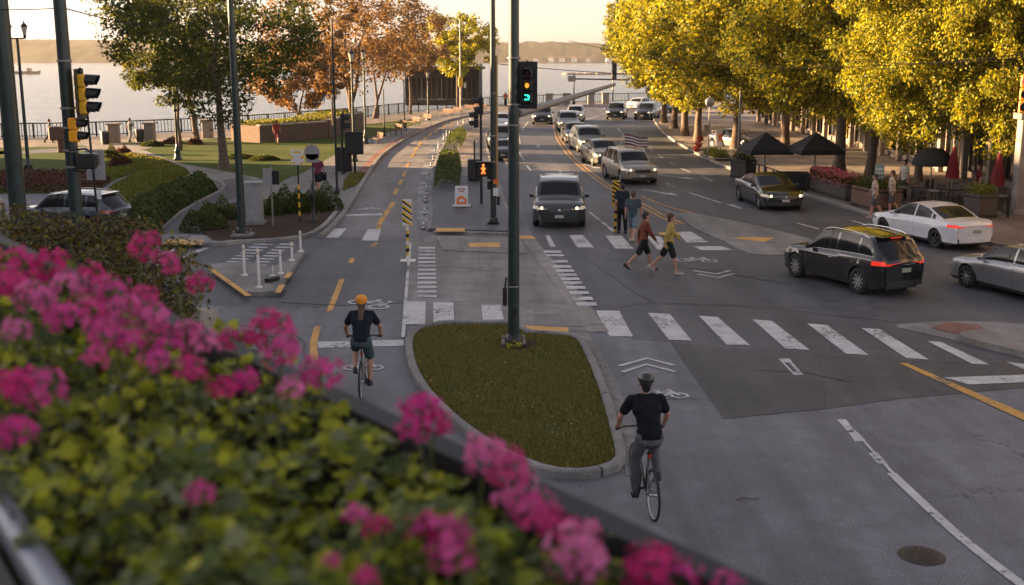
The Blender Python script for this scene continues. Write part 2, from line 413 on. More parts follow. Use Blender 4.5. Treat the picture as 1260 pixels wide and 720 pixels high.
def make_tree(name, label, cat, loc, seed, height, crad, cbot, mat, nclump=150, per=150, leaf=.2, trunk_r=.2, forks=1, crownz=None, holes=.0, group=None, lean=(0, 0), sx=1, sy=1, clr=(.55, 1.0), barkm=None):
    rs = np.random.RandomState(seed); rd = random.Random(seed)
    t = thing(name, label, cat, loc, 0, group)
    cz = (height + cbot) / 2; hz = (height - cbot) / 2
    C = []
    tries = 0
    lob = [(rs.uniform(0, 2 * PI), rs.uniform(-.6, .8), rs.uniform(.12, .3)) for _ in range(7)]
    while len(C) < nclump and tries < nclump * 30:
        tries += 1
        p = rs.uniform(-1, 1, 3); r = np.linalg.norm(p)
        if r > 1 or r < .28: continue
        az = math.atan2(p[1], p[0]); m = 1.0
        for la, lz, lw in lob:
            dd = math.acos(max(-1, min(1, math.cos(az - la) * .9))) ; m -= lw * math.exp(-(dd / .45) ** 2 - ((p[2] - lz) / .5) ** 2)
        if r > m: continue
        if rs.rand() < holes * (1 - r): continue
        wx = 1 if p[2] > -.3 else 1 - .3 * (-.3 - p[2])
        C.append([p[0] * crad * sx * wx + lean[0] * (cz + p[2] * hz) / height, p[1] * crad * sy * wx + lean[1] * (cz + p[2] * hz) / height, cz + p[2] * hz])
    C = np.array(C)
    # limbs: join every clump to the nearest wood already grown
    mb = MB(); fork_z = cbot * (.9 if forks == 1 else .45)
    base = Vector((0, 0, -.1)); nodes = []
    def wob(a, b, k=3, amp=.06):
        L = (b - a).length; pts = [a]
        for i in range(1, k): pts.append(a.lerp(b, i / k) + Vector((rd.uniform(-1, 1), rd.uniform(-1, 1), rd.uniform(-.3, 1))) * L * amp)
        return pts + [b]
    tops = []
    for f in range(forks):
        a = rd.uniform(0, 6.28) if forks == 1 else f * 6.28 / forks + .5
        spread = 0 if forks == 1 else crad * .18
        top = Vector((math.cos(a) * spread + lean[0] * .5, math.sin(a) * spread + lean[1] * .5, cz))
        pts = [base + Vector((math.cos(a), math.sin(a), 0)) * trunk_r * .5 * (forks > 1), Vector((lean[0] * fork_z / height, lean[1] * fork_z / height, fork_z)), top]
        pts = [pts[0]] + wob(pts[0], pts[1], 3, .02)[1:] + wob(pts[1], pts[2], 4, .04)[1:]
        rr = [trunk_r * 1.35] + [trunk_r * (1 - .75 * i / (len(pts) - 1)) for i in range(1, len(pts))]
        mb.path(pts, rr, 10)
        for i, p in enumerate(pts):
            if p.z > fork_z * .85: nodes.append((p, rr[i]))
    order = np.argsort(np.linalg.norm(C - np.array([lean[0] * .5, lean[1] * .5, cz * .9]), axis=1))
    for i in order:
        c = Vector(C[i]); best = min(nodes, key=lambda q: (q[0] - c).length + max(0, q[0].z - c.z) * 1.2)
        r0 = min(best[1] * .75, .02 + .022 * (best[0] - c).length); r0 = max(r0, .02)
        pts = wob(best[0], c, 3, .08); rr = [r0 * (1 - .55 * j / 3) for j in range(4)]
        mb.path(pts, rr, 5, cap=False)
        for j in (1, 2, 3): nodes.append((pts[j], rr[j]))
    mb.build('trunk', barkm or BARK, t)
    rad = rs.uniform(clr[0], clr[1], len(C)) * crad * .2
    V = clump_leaves(C, rad, per, leaf, rs)
    quads_obj('crown', V, mat, t)
    return t
def hedge_obj(name, outline, h, n, size, mat, z0=0, seed=1, parent=None, top_noise=.25, edge=.25):
    """leaves filling a mounded bed whose footprint is a ground polygon"""
    rs = np.random.RandomState(seed); P = np.array([[p[0], p[1]] for p in outline]); lo, hi = P.min(0), P.max(0)
    def inside(q):
        r = np.zeros(len(q), bool); j = len(P) - 1
        for i in range(len(P)):
            c = ((P[i, 1] > q[:, 1]) != (P[j, 1] > q[:, 1])) & (q[:, 0] < (P[j, 0] - P[i, 0]) * (q[:, 1] - P[i, 1]) / (P[j, 1] - P[i, 1] + 1e-12) + P[i, 0]); r ^= c; j = i
        return r
    def edist(q):
        d = np.full(len(q), 1e9)
        for i in range(len(P)):
            a, b = P[i - 1], P[i]; ab = b - a; t = np.clip(((q - a) @ ab) / (ab @ ab + 1e-9), 0, 1); d = np.minimum(d, np.linalg.norm(q - a - t[:, None] * ab, axis=1))
        return d
    Q = []; tot = 0
    while tot < n:
        q = rs.uniform(lo, hi, (n * 2, 2)); q = q[inside(q)]; Q.append(q); tot += len(q)
        if len(Q) > 40: break
    Q = np.concatenate(Q)[:n]; d = edist(Q); rise = np.clip(d / (edge + 1e-6), 0, 1) ** .5
    k = 1.7 / max(.3, h)
    bump = (np.sin(Q[:, 0] * 2.1 * k + 1.3 * np.sin(Q[:, 1] * 1.7 * k)) * np.cos(Q[:, 1] * 2.6 * k + Q[:, 0] * k) + .6 * np.sin(Q[:, 0] * 5.3 * k + Q[:, 1] * 3.1 * k)) * top_noise * .4
    top = h * (rise * (1 + bump)).clip(.05)
    z = z0 + top * (1 - rs.uniform(0, 1, len(Q)) ** 2.2 * .75)
    N = np.stack([rs.normal(0, .4, len(Q)), rs.normal(0, .4, len(Q)), np.ones(len(Q))], 1)
    return quads_obj(name, leaf_arrays(np.column_stack([Q, z]), N, size, rs), mat, parent)
def ell(cx, cy, rx, ry, n=14, rz=0):
    return [Vector((cx + rx * math.cos(2 * PI * i / n) * math.cos(rz) - ry * math.sin(2 * PI * i / n) * math.sin(rz), cy + rx * math.cos(2 * PI * i / n) * math.sin(rz) + ry * math.sin(2 * PI * i / n) * math.cos(rz), 0)) for i in range(n)]

# ------------------------------------------------------------------ cars
def interp(keys, u):
    for (a, x), (b, y) in zip(keys, keys[1:]):
        if u <= b:
            t = (u - a) / max(1e-9, b - a); t = max(0, min(1, t)); return x + (y - x) * t
    return keys[-1][1]
def sinterp(keys, u, w=.012):
    return sum(interp(keys, min(1, max(0, u + d * w))) * k for d, k in ((-2, .1), (-1, .22), (0, .36), (1, .22), (2, .1)))
SHAPES = dict(
    suv=dict(L=4.75, W=1.90, R=.378, fa=.815, ra=.205, side=[(.095, .215), (.232, .415), (.432, .70)], rear=(.012, .112), front=(.615, .728),
             doors=[(.225, .423), (.426, .66)],
             top=[(0, .93), (.012, 1.08), (.11, 1.56), (.15, 1.64), (.34, 1.70), (.50, 1.69), (.60, 1.62), (.735, 1.12), (.765, 1.07), (.90, .99), (.965, .90), (1, .76)],
             belt=[(0, 1.12), (.2, 1.10), (.6, 1.02), (.74, 1.0), (1, .9)], rails=True, hl=(.72, .84), tl=(.90, 1.02), sill=.24, tum=.22),
    sedan=dict(L=4.80, W=1.84, R=.335, fa=.805, ra=.205, side=[(.225, .262), (.272, .445), (.458, .72)], rear=(.165, .335), front=(.605, .745),
             doors=[(.268, .448), (.452, .675)],
             top=[(0, .86), (.015, .98), (.04, 1.02), (.14, 1.045), (.175, 1.07), (.33, 1.36), (.45, 1.44), (.54, 1.43), (.60, 1.38), (.755, 1.0), (.785, .965), (.93, .85), (.975, .76), (1, .62)],
             belt=[(0, 1.02), (.2, .99), (.6, .93), (.75, .90), (1, .8)], rails=False, hl=(.61, .72), tl=(.81, .91), sill=.19, tum=.27),
)
def car(kind, name, label, paintm, group=None, lights=0, tail=0, spokes=7, detail=True, dark_glass=GLASS, rim=None, flag=False):
    S = SHAPES[kind]; L, W_, Rw = S['L'], S['W'] / 2, S['R']
    t = thing(name, label, 'car', group=group)
    us = set(); N = 96 if detail else 64
    for i in range(N + 1): us.add(i / N)
    for a in (S['fa'], S['ra']):
        for k in range(-12, 13): us.add(round(a + k * (Rw + .07) / 12 / L, 5))
    for a, b in S['side'] + S['doors'] + [S['rear'], S['front']]: us |= {a, b}
    seam = [x for d in S['doors'] for x in d]
    us |= {x + .0011 for x in seam}
    LV = sorted({0.0, S['sill'] + .03, S['sill'] + .09, .42, .50, .58, .66, *S['hl'], *S['tl'], S['hl'][1] + .05, S['hl'][0] - .05, S['tl'][1] + .04, 2.0})       # sill .. belt, at fixed heights
    us |= {1 - .50 / L, 1 - .36 / L, .34 / L, .22 / L}
    us = sorted(u for u in us if 0 <= u <= 1)
    us = [u for i, u in enumerate(us) if i == 0 or u - us[i - 1] > .0009 or u in seam]
    FG = [.07, .22, .40, .58, .76, .90, 1.0]                              # greenhouse side
    FT = [.05, .12, .25, .45, .7, 1.0]                                    # roof, edge to centre
    def station(u):
        x = (u - .5) * L; e = abs(u - .5) * 2
        w = W_ * (1 - .20 * max(0, (e - .80) / .20) ** 2.2)
        zt = sinterp(S['top'], u); zb = min(interp(S['belt'], u), zt - .035)
        zs = S['sill'] + .07 * max(0, (e - .9) / .1)
        for a in (S['fa'], S['ra']):
            dx = x - (a - .5) * L; Ra = Rw + .055
            if abs(dx) < Ra: zs = max(zs, Rw + math.sqrt(Ra * Ra - dx * dx) - .01)
        rows = []
        for lv in LV:
            z = max(zs, min(zb, lv)); h = (z - .2) / (zb - .2)
            yy = w * (.93 + .085 * math.sin(min(1, max(0, h)) * PI * .72)) if h < 1 else w * .95
            yy -= .035 * W_ * max(0, (h - .82) / .18) ** 1.5
            # flared arches
            for a in (S['fa'], S['ra']):
                dd = math.hypot(x - (a - .5) * L, z - Rw); fl = max(0, 1 - abs(dd - (Rw + .07)) / .07); yy += .022 * fl * (h < .8)
            # crease along the flank
            yy += .010 * math.exp(-((h - .74) / .05) ** 2) - .012 * math.exp(-((h - .35) / .12) ** 2)
            rows.append((yy, z))
        yb = rows[-1][0]; g = max(0, zt - .045 - zb); crown = min(.055, max(.03, .05))
        wr = yb - S['tum'] * g - (.02 if g > .1 else .05)
        for f in FG: rows.append((yb + (wr - yb) * f + .015 * math.sin(f * PI) * (g > .15), zb + (zt - crown - zb) * f))
        for f in FT: rows.append((wr * (1 - f), zt - crown * (1 - f) ** 2))
        out = []
        for y, z in rows:
            sh = (y / W_) ** 2 * (.15 * max(0, (e - .55) / .45) + (.07 if z > zb + .02 else 0)) * (1 if u > .5 else -1)
            out.append(Vector((x - sh, y, z)))
        return out
    ST = [station(u) for u in us]; NR = len(ST[0]); ns, ng = len(LV), len(FG)
    buckets = {}
    def put(key, vs, sm=True):
        b = buckets.setdefault(key, [[], {}, []]); idx = []
        for v in vs:
            k = (round(v.x, 4), round(v.y, 4), round(v.z, 4))
            if k not in b[1]: b[1][k] = len(b[0]); b[0].append(k)
            idx.append(b[1][k])
        if len(set(idx)) >= 3: b[2].append(tuple(dict.fromkeys(idx)))
    mid = lambda u: u
    def region(u, r, q):
        c = sum(q, Vector()) / len(q)
        if r >= ns + ng and S['front'][0] < u < S['front'][1] or r >= ns + ng and S['rear'][0] < u < S['rear'][1]:
            return ('windshield' if u > .5 else 'rear_window') if r > ns + ng else 'body'
        if ns <= r < ns + ng - 1:
            for i, (a, b) in enumerate(S['side']):
                if a < u < b and (ST_h(u) > .12): return 'side_window%d' % i
        if r < ns and L * (1 - u) < .50 and S['hl'][0] < c.z < S['hl'][1] - .03 * (L * (1 - u) > .36): return 'headlight'
        if r < ns and L * u < .34 and S['tl'][0] < c.z < S['tl'][1]: return 'taillight'
        if r <= 1 and c.z < .5: return 'trim'
        for i, (a, b) in enumerate(S['doors']):
            if 0 < r < ns and a + .001 < u < b: return 'door%d' % i
            if 0 < r < ns and (a < u < a + .0012 or b < u < b + .0012): return 'seam'
        return 'body'
    def ST_h(u): return sinterp(S['top'], u) - interp(S['belt'], u)
    for i in range(len(us) - 1):
        u = (us[i] + us[i + 1]) / 2
        for r in range(NR - 1):
            q = [ST[i][r], ST[i + 1][r], ST[i + 1][r + 1], ST[i][r + 1]]
            k = region(u, r, q)
            for sy in (1, -1):
                vs = [Vector((p.x, p.y * sy, p.z)) for p in q]
                if sy > 0: vs = vs[::-1]
                kk = k
                if k.startswith(('side_window', 'door', 'headlight', 'taillight')): kk = k + ('L' if sy > 0 else 'R')
                put(kk, vs)
    for end, si in ((1, len(us) - 1), (-1, 0)):
        ys = [1, .86, .72, .5, .25, 0]; rows = ST[si]
        x0 = (us[si] - .5) * L
        def cp(p, s):
            y = p.y * s; return Vector((x0 + (p.x - x0) * (s * s), y, p.z))
        for r in range(NR - 2):
            for a, b in zip(ys, ys[1:]):
                q = [cp(rows[r], a), cp(rows[r], b), cp(rows[r + 1], b), cp(rows[r + 1], a)]; c = sum(q, Vector()) / 4
                k = 'body'
                if end > 0 and S['hl'][0] < c.z < S['hl'][1] and b > .70: k = 'headlight'
                if end < 0 and S['tl'][0] < c.z < S['tl'][1] and b > .60: k = 'taillight'
                if c.z < .36: k = 'trim'
                if end < 0 and kind == 'suv' and False: k = 'body'
                for sy in (1, -1):
                    vs = [Vector((p.x, p.y * sy, p.z)) for p in q]
                    if sy * end < 0: vs = vs[::-1]
                    put(k + (('L' if sy > 0 else 'R') if k.endswith('light') else ''), vs)
    HL = pbr("headlight_lit", (.5, .47, .42), .15, 0, .5, .02, 5, emit=.03, ecol=(1, .82, .58)) if lights else pbr("headlight_glass", (.35, .36, .37), .12, .3, 1, .1, 5)
    TL = pbr("taillight_lit", (.55, .02, .01), .25, 0, .5, .05, 5, emit=.09, ecol=(1, .05, .02)) if tail else pbr("taillight_glass", (.30, .012, .01), .2, 0, .8, .1, 5)
    names = {'body': ('body', paintm), 'trim': ('lower_trim', TRIM), 'seam': ('door_seam', TRIM), 'windshield': ('windshield', dark_glass), 'rear_window': ('rear_window', dark_glass)}
    doors = {}
    for k in sorted(buckets, key=lambda s: not s.startswith('door')):
        vs, _, fs = buckets[k]
        base = k.rstrip('LR0123456789')
        nm, mt = names.get(base, (base, paintm if base == 'door' else dark_glass if base == 'side_window' else HL if base == 'headlight' else TL))
        mb = MB(); mb.add(vs, fs, 0, True)
        par = t
        o = mb.build(nm, mt, par)
        if base == 'door': doors[k[4:]] = o
    def curve_x(y, u_end):
        e = 1; x = (u_end - .5) * L
        return x - (y / W_) ** 2 * .15 * (1 if u_end > .5 else -1)
    def patch(nm, y0, y1, z0, z1, end, mt, off=.012, parent=t, ny=6, bars=0):
        mb = MB(); sg = 1 if end else -1
        for i in range(ny):
            a = y0 + (y1 - y0) * i / ny; b = y0 + (y1 - y0) * (i + 1) / ny
            xa, xb = curve_x(a, end), curve_x(b, end)
            q = [Vector((xa + sg * off, a, z0)), Vector((xb + sg * off, b, z0)), Vector((xb + sg * off, b, z1)), Vector((xa + sg * off, a, z1))]
            p = [Vector((v.x - sg * (off + .01), v.y, v.z)) for v in q]
            mb.add(q + p, [(0, 1, 2, 3), (0, 1, 5, 4), (2, 3, 7, 6), (1, 2, 6, 5), (3, 0, 4, 7)])
        return mb.build(nm, mt, parent)
    # ends
    zc = .56 if kind == 'suv' else .47
    gr = patch('grille', -.42, .42, zc + .06, zc + .19 + (.04 if kind == 'suv' else 0), 1, TRIM, .014)
    if detail:
        gm = MB()
        for k in range(3):
            z = zc + .085 + k * .055
            gm.path([(curve_x(y, 1) + .03, y, z) for y in (-.4, -.2, 0, .2, .4)], .007, 4)
        gm.lathe([(.001, .0), (.055, .0), (.055, .012), (.001, .02)], 12, (L / 2 + .018, 0, zc + .14), axis='x'); gm.build('grille_bar', CHROME, gr)
    patch('bumper_intake', -.62, .62, .27, .40, 1, TRIM, .010)
    if lights:
        for s in (1, -1):
            m = MB(); m.lathe([(.001, .045), (.05, .03), (.055, 0)][::-1], 10, (curve_x(.62, 1) + .005, s * .64, (S['hl'][0] + S['hl'][1]) / 2), axis='x'); m.build('lamp', pbr('lamp_glow', (1, .8, .5), .3, emit=.7, ecol=(1, .72, .42)), t)
    patch('license_plate', -.16, .16, .42, .52, 1, pbr("plate", (.45, .46, .48), .5, 0, 0, .1, 40), .022)
    patch('rear_bumper', -.66, .66, .30, .46, 0, TRIM if kind == 'suv' else paintm, .02)
    patch('license_plate', -.17, .17, .70 if kind == 'suv' else .62, .82 if kind == 'suv' else .73, 0, pbr("plate_rear", (.28, .32, .24), .5, 0, 0, .1, 40), .02)
    if kind == 'suv':
        m = MB(); m.box(((.112 - .5) * L - .02, 0, 1.60), (.05, .42, .035), 0, 0, .01); m.build('brake_lamp', TL, t)
        m = MB(); m.box(((.13 - .5) * L, 0, 1.625), (.30, 1.15, .03), 0, 0, .01); m.build('roof_spoiler', paintm, t)
    for s in (1, -1):
        m = MB(); fx = (S['front'][1] - .5) * L - .28; zb = interp(S['belt'], .68)
        m.box((fx, s * (W_ + .08), zb + .06), (.12, .17, .13), 0, 0, .03); m.tube((fx, s * (W_ - .1), zb + .01), (fx, s * (W_ + .04), zb + .03), .02)
        m.build('mirror', paintm, t)
        if detail:
            for i, (a, b) in enumerate(S['doors']):
                m = MB(); hx = (a - .5) * L + .2
                m.box((hx, s * (W_ * 1.005), zb - .13), (.19, .035, .03), 0, 0, .01); m.build('handle', CHROME if kind == 'suv' else paintm, doors['%d%s' % (i, 'L' if s > 0 else 'R')])
        if S['rails']:
            m = MB(); pts = []
            for u in (.16, .2, .35, .5, .58, .61):
                st = station(u); p = st[ns + ng - 1]; pts.append((p.x, s * (p.y - .015), p.z + (.005 if u in (.16, .61) else .055)))
            m.path(pts, .018, 6); m.build('roof_rail', CHROME, t)
        # chrome window line
        if detail:
            m = MB(); pts = []
            a0 = S['side'][0][0]; a1 = S['side'][-1][1]
            for k in range(13):
                u = a0 + (a1 - a0) * k / 12; st = station(u); p = st[ns]; pts.append((p.x, s * (p.y + .006), p.z - .01))
            m.path(pts, .011, 4); m.build('window_trim', CHROME, t)
    m = MB(); m.box((0, 0, .42), (L * .93, W_ * 1.25, .42)); m.build('underbody', TRIM, t)
    # wheels
    for a in (S['fa'], S['ra']):
        for s in (1, -1):
            c = ((a - .5) * L, s * (W_ - .105), Rw)
            w = thing_part('wheel', t, c)
            m = MB(); hw = .11
            m.lathe([(Rw * .66, -hw), (Rw * .90, -hw - .005), (Rw * .985, -hw * .8), (Rw, -hw * .4), (Rw, hw * .4), (Rw * .985, hw * .8), (Rw * .90, hw + .005), (Rw * .66, hw)], 24, (0, 0, 0), 0, 'y')
            m.build('tyre', RUBBER, w)
            m = MB(); rr = Rw * .68
            m.lathe([(rr, -s * hw), (rr, s * hw * .8), (rr * .93, s * hw * .9), (rr * .88, s * hw * .35), (.001, s * hw * .3)][::s], 24, (0, 0, 0), 1, 'y')
            for k in range(spokes):
                an = 2 * PI * k / spokes + .2; d = Vector((math.cos(an), 0, math.sin(an))); n_ = Vector((-d.z, 0, d.x))
                y = s * hw * .85; v = []
                for rad_, wd in ((.03, .034), (rr * .95, .022)):
                    for sg in (-1, 1): v.append(d * rad_ + n_ * wd * sg + Vector((0, y - s * (.012 if rad_ < .05 else 0), 0)))
                m.add([v[0], v[1], v[3], v[2]] + [x - Vector((0, s * .03, 0)) for x in (v[0], v[1], v[3], v[2])], [(0, 1, 2, 3), (0, 1, 5, 4), (1, 2, 6, 5), (2, 3, 7, 6), (3, 0, 4, 7)])
            m.lathe([(.001, s * hw * .93), (.035, s * hw * .9), (.04, s * hw * .7)], 10, (0, 0, 0), 0, 'y')
            m.build('rim', [rim or ALLOY, BLACKM], w)
    return t
def thing_part(name, parent, loc):
    """a wheel: its tyre is the mesh that carries the rim"""
    o = bpy.data.objects.new(name, None); COL.objects.link(o); o.parent = parent; o.location = loc; o.empty_display_size = .1
    return o
PAINTS = {}
def carpaint(n, c, metal=.3, rough=.32):
    if n not in PAINTS: PAINTS[n] = pbr("paint_" + n, c, rough, metal, .8, .06, 3, spec=.5)
    return PAINTS[n]
def recolour(o, old, new):
    for ch in [o] + list(o.children_recursive):
        if ch.type == 'MESH' and any(m == old for m in ch.data.materials):
            ch.data = ch.data.copy()
            for i, m in enumerate(ch.data.materials):
                if m == old: ch.data.materials[i] = new

# ------------------------------------------------------------------ people
DG = None
def voxel(name, caps, vox, mat, parent=None, smoothn=4):
    """one continuous surface grown over tapered capsules (a, b, ra, rb, squash) by voxel remeshing"""
    mb = MB()
    for c in caps:
        a, b, ra, rb = Vector(c[0]), Vector(c[1]), c[2], c[3]
        d = b - a; L = d.length
        if L < 1e-5:
            sq = c[4] if len(c) > 4 else (1, 1, 1); mb.ball(a, ra, 14, 0, sq); continue
        k = 6; pts = []; rs_ = []
        dn = d / L
        for i in range(k): t = PI / 2 * (1 - i / k); pts.append(a - dn * ra * math.sin(t)); rs_.append(max(1e-3, ra * math.cos(t)))
        pts += [a, b]; rs_ += [ra, rb]
        for i in range(1, k + 1): t = PI / 2 * i / k; pts.append(b + dn * rb * math.sin(t)); rs_.append(max(1e-3, rb * math.cos(t)))
        if len(c) > 4:      # wide section: sweep across
            w = Vector(c[4]); 
            for s in (-1, -.5, 0, .5, 1):
                m0 = len(mb.v); mb.path([p + w * s for p in pts], [r * (1 - .12 * abs(s)) for r in rs_], 12)
        else: mb.path(pts, rs_, 12)
    me = bpy.data.meshes.new(name); me.from_pydata(mb.v, [], mb.f)
    o = bpy.data.objects.new(name, me); COL.objects.link(o)
    r = o.modifiers.new("r", 'REMESH'); r.mode = 'VOXEL'; r.voxel_size = vox
    s = o.modifiers.new("s", 'SMOOTH'); s.factor = .5; s.iterations = smoothn
    dg = bpy.context.evaluated_depsgraph_get(); dg.update()
    m2 = bpy.data.meshes.new_from_object(o.evaluated_get(dg)); m2.name = name
    o.modifiers.clear(); o.data = m2; bpy.data.meshes.remove(me)
    m2.materials.clear(); m2.materials.append(mat)
    m2.polygons.foreach_set("use_smooth", [True] * len(m2.polygons))
    if parent: o.parent = parent
    return o
SKIN = pbr("skin", (.40, .22, .155), .55, 0, 0, .08, 10)
def rot2(v, a):    # in the x (forward) / z plane; positive swings the limb forward
    return Vector((v.x * math.cos(a) - v.z * math.sin(a) * 1.0, v.y, v.x * math.sin(a) + v.z * math.cos(a)))
def person(name, label, loc, rz, pose, top, bottom, shoe, hairc, group=None, shorts=True, sleeve='short', longhair=False, helmet=None, vox=.016, hh=1.72, fingers=False, skirt=False, bag=None, headturn=0, jacket=False):
    t = thing(name, label, 'person', loc, rz, group); k = hh / 1.72
    P = {}
    lean = R(pose.get('lean', 2)); up = Vector((math.sin(lean), 0, math.cos(lean))); fw = Vector((math.cos(lean), 0, -math.sin(lean)))
    pel = Vector((0, 0, .93)); curve = pose.get('curve', 0)
    up2 = Vector((math.sin(lean + R(curve)), 0, math.cos(lean + R(curve))))
    waist = pel + up * .16; chest = waist + up2 * .22; neckb = chest + up2 * .17
    hd = R(pose.get('head', 0)); hup = Vector((math.sin(hd), 0, math.cos(hd)))
    neck = neckb + (up2 + hup).normalized() * .075; head = neck + hup * .115; htop = head + hup * .095
    fh = Vector((math.cos(hd), 0, -math.sin(hd)))
    Y = Vector((0, 1, 0))
    sw = .175 if pose.get('fem') else .195
    legs = []; arms = []
    for s, key in ((1, 'L'), (-1, 'R')):
        if key + 'leg_pts' in pose:
            hip = pel + Y * .09 * s; knee, ank = (Vector(p) for p in pose[key + 'leg_pts']); fdir = Vector(pose.get(key + 'foot', (1, 0, -.1))).normalized()
        else:
            th, kn = pose.get(key + 'leg', (0, 0)); hip = pel + Y * .09 * s
            knee = hip + rot2(Vector((0, 0, -.44)), R(th)) + Y * .01 * s; ank = knee + rot2(Vector((0, 0, -.43)), R(th - kn))
            fa = R(pose.get(key + 'foot', 0)); fdir = Vector((math.cos(fa), 0, math.sin(fa)))
        legs.append((hip, knee, ank, fdir))
        sh = neckb + Y * sw * s - up2 * .035
        if key + 'arm_pts' in pose: el, wr = (Vector(p) for p in pose[key + 'arm_pts'])
        else:
            a, b = pose.get(key + 'arm', (5, 15)); el = sh + rot2(Vector((0, .05 * s, -.28)), R(a)); wr = el + rot2(Vector((0, .01 * s, -.25)), R(a + b))
        hdir = Vector(pose[key + 'hand']).normalized() if key + 'hand' in pose else (wr - el).normalized()
        arms.append((sh, el, wr, hdir, s))
    body = [(pel, pel + up * .02, .115, .11, Y * .06), (waist, chest, .098, .115, Y * .055), (chest, neckb - up2 * .05, .112, .085, Y * .085),
            (neckb - up2 * .04, neckb - up2 * .02, .06, .05, Y * (sw - .06)), (neckb, neck + hup * .05, .058, .052)]
    hb = [(head + hup * .022, head + hup * .022, .098, .098, (1.0, .82, 1.0)), (head - hup * .03 + fh * .015, head - hup * .055 + fh * .035, .074, .05), (head - hup * .085 + fh * .058, head - hup * .085 + fh * .062, .03, .026),
          (head + fh * .088 - hup * .005, head + fh * .106 - hup * .03, .009, .014), (head + fh * .085 - hup * .062 + Y * -.015, head + fh * .085 - hup * .062 + Y * .015, .009, .009),
          (head + Y * .086 - hup * .01, head + Y * .092 - hup * .03, .016, .012), (head - Y * .086 - hup * .01, head - Y * .092 - hup * .03, .016, .012),
          (head + fh * .078 + Y * .032 + hup * .022, head + fh * .078 + Y * .05 + hup * .018, .012, .01), (head + fh * .078 - Y * .032 + hup * .022, head + fh * .078 - Y * .05 + hup * .018, .012, .01)]
    if headturn:
        M = Matrix.Rotation(R(headturn), 3, 'Z'); hb = [((Vector(a) - head).copy(), (Vector(b) - head).copy(), *r) for a, b, *r in hb]; hb = [(M @ a + head, M @ b + head, *r) for a, b, *r in hb]
        fh = M @ fh
    body += hb
    for hip, knee, ank, fd in legs:
        body += [(hip, hip.lerp(knee, .5), .088, .078), (hip.lerp(knee, .5), knee, .078, .056), (knee, knee.lerp(ank, .35) - fd * .012, .055, .056), (knee.lerp(ank, .35) - fd * .012, ank, .055, .038), (ank, ank + fd * .12 + Vector((0, 0, -.05)), .038, .03)]
    for sh, el, wr, hd_, s in arms:
        body += [(sh, sh.lerp(el, .4), .056, .05), (sh.lerp(el, .4), el, .05, .04), (el, el.lerp(wr, .3), .04, .041), (el.lerp(wr, .3), wr, .041, .027)]
        side = hd_.cross(Vector((0, 0, 1))); side = side.normalized() if side.length > .3 else Vector((1, 0, 0))
        nrm = side.cross(hd_).normalized(); curl = Vector(pose.get('curl', nrm * -1 * .0 + Vector((0, 0, -1))))
        if 'curl' not in pose: curl = (Vector((0, -s, 0)))
        palm = wr + hd_ * .045
        body += [(wr + hd_ * .01, wr + hd_ * .075, .024, .02, side * .018)]
        for i, ln in enumerate((.062, .075, .07, .055)):
            b0 = wr + hd_ * .085 + side * (.027 - i * .018); a1 = b0 + (hd_ + curl * .35).normalized() * ln * .5; a2 = a1 + (hd_ * .5 + curl).normalized() * ln * .5
            body += [(b0, a1, .0105, .0095), (a1, a2, .0095, .008)]
        tb = wr + hd_ * .03 + side * .03; body += [(tb, tb + (hd_ + side * .9 + curl * .5).normalized() * .04, .013, .0105), (tb + (hd_ + side * .9 + curl * .5).normalized() * .04, tb + (hd_ + side * .4 + curl * .9).normalized() * .07, .0105, .009)]
    voxel('body', body, vox * .8 if not fingers else .0085, SKIN, t, 2)
    # shirt or jacket
    sl = {'short': .62, 'long': 2, 'none': .1}[sleeve]; e = .016
    shirt = [(pel + up * .0, pel + up * .06, .122 + e, .118 + e, Y * .058), (waist, chest, .105 + e, .122 + e, Y * .055), (chest, neckb - up2 * .055, .118 + e, .088 + e, Y * .088), (neckb - up2 * .04, neckb - up2 * .03, .062 + e, .052 + e, Y * (sw - .055))]
    if jacket: shirt.append((pel - up * .07, pel, .125 + e, .125 + e, Y * .058))
    for sh, el, wr, hd_, s in arms:
        if sl > 1: shirt += [(sh, el, .058 + e, .045 + e), (el, el.lerp(wr, .93), .043 + e, .031 + e)]
        else: shirt += [(sh, sh.lerp(el, sl), .058 + e, .055 + e)]
    voxel('jacket' if jacket else 'shirt', shirt, vox, top, t, 3)
    pants = [(pel - up * .03, pel + up * .03, .118 + .01, .113 + .01, Y * .062)]
    for hip, knee, ank, fd in legs:
        if shorts: pants += [(hip, hip.lerp(knee, .85 if not skirt else .6), .092 + e, .078 + e)]
        else: pants += [(hip, knee, .092 + e * .6, .062 + e), (knee, ank.lerp(knee, .08), .060 + e, .045 + e)]
    voxel('shorts' if shorts else 'trousers', pants, vox, bottom, t, 3)
    for hip, knee, ank, fd in legs:
        up_ = (knee - ank).normalized(); sole = ank - up_ * .065
        voxel('shoe', [(ank - up_ * .02 - fd * .03, sole - fd * .03, .045, .04), (sole - fd * .04, sole + fd * .09, .04, .042), (sole + fd * .09, sole + fd * .155, .042, .033)], vox, shoe, t, 2)
    hm = pbr("hair_%02d%02d" % (int(hairc[0] * 99), int(hairc[1] * 99)), hairc, .7, 0, 0, .4, 60)
    hair = [(head + hup * .04 - fh * .018, head + hup * .04 - fh * .018, .108, .108, (1.0, .86, .94)), (head - fh * .045 + hup * .02, head - fh * .05 - hup * .06, .082, .06)]
    if longhair: hair += [(head - fh * .07, neck - fh * .085 - hup * .06, .07, .062), (neck - fh * .085 - hup * .06, chest - fw * .135, .062, .035), (head - fh * .05, chest - fw * .13 + Y * .03, .05, .03)]
    voxel('hair', hair, vox * .8, hm, t, 2)
    if helmet:
        voxel('helmet', [(head + hup * .062 - fh * .015, head + hup * .062 - fh * .015, .128, .128, (1.05, .88, .72)), (head + hup * .04 - fh * .05, head + hup * .02 - fh * .075, .09, .07)], .012, helmet, t, 2)
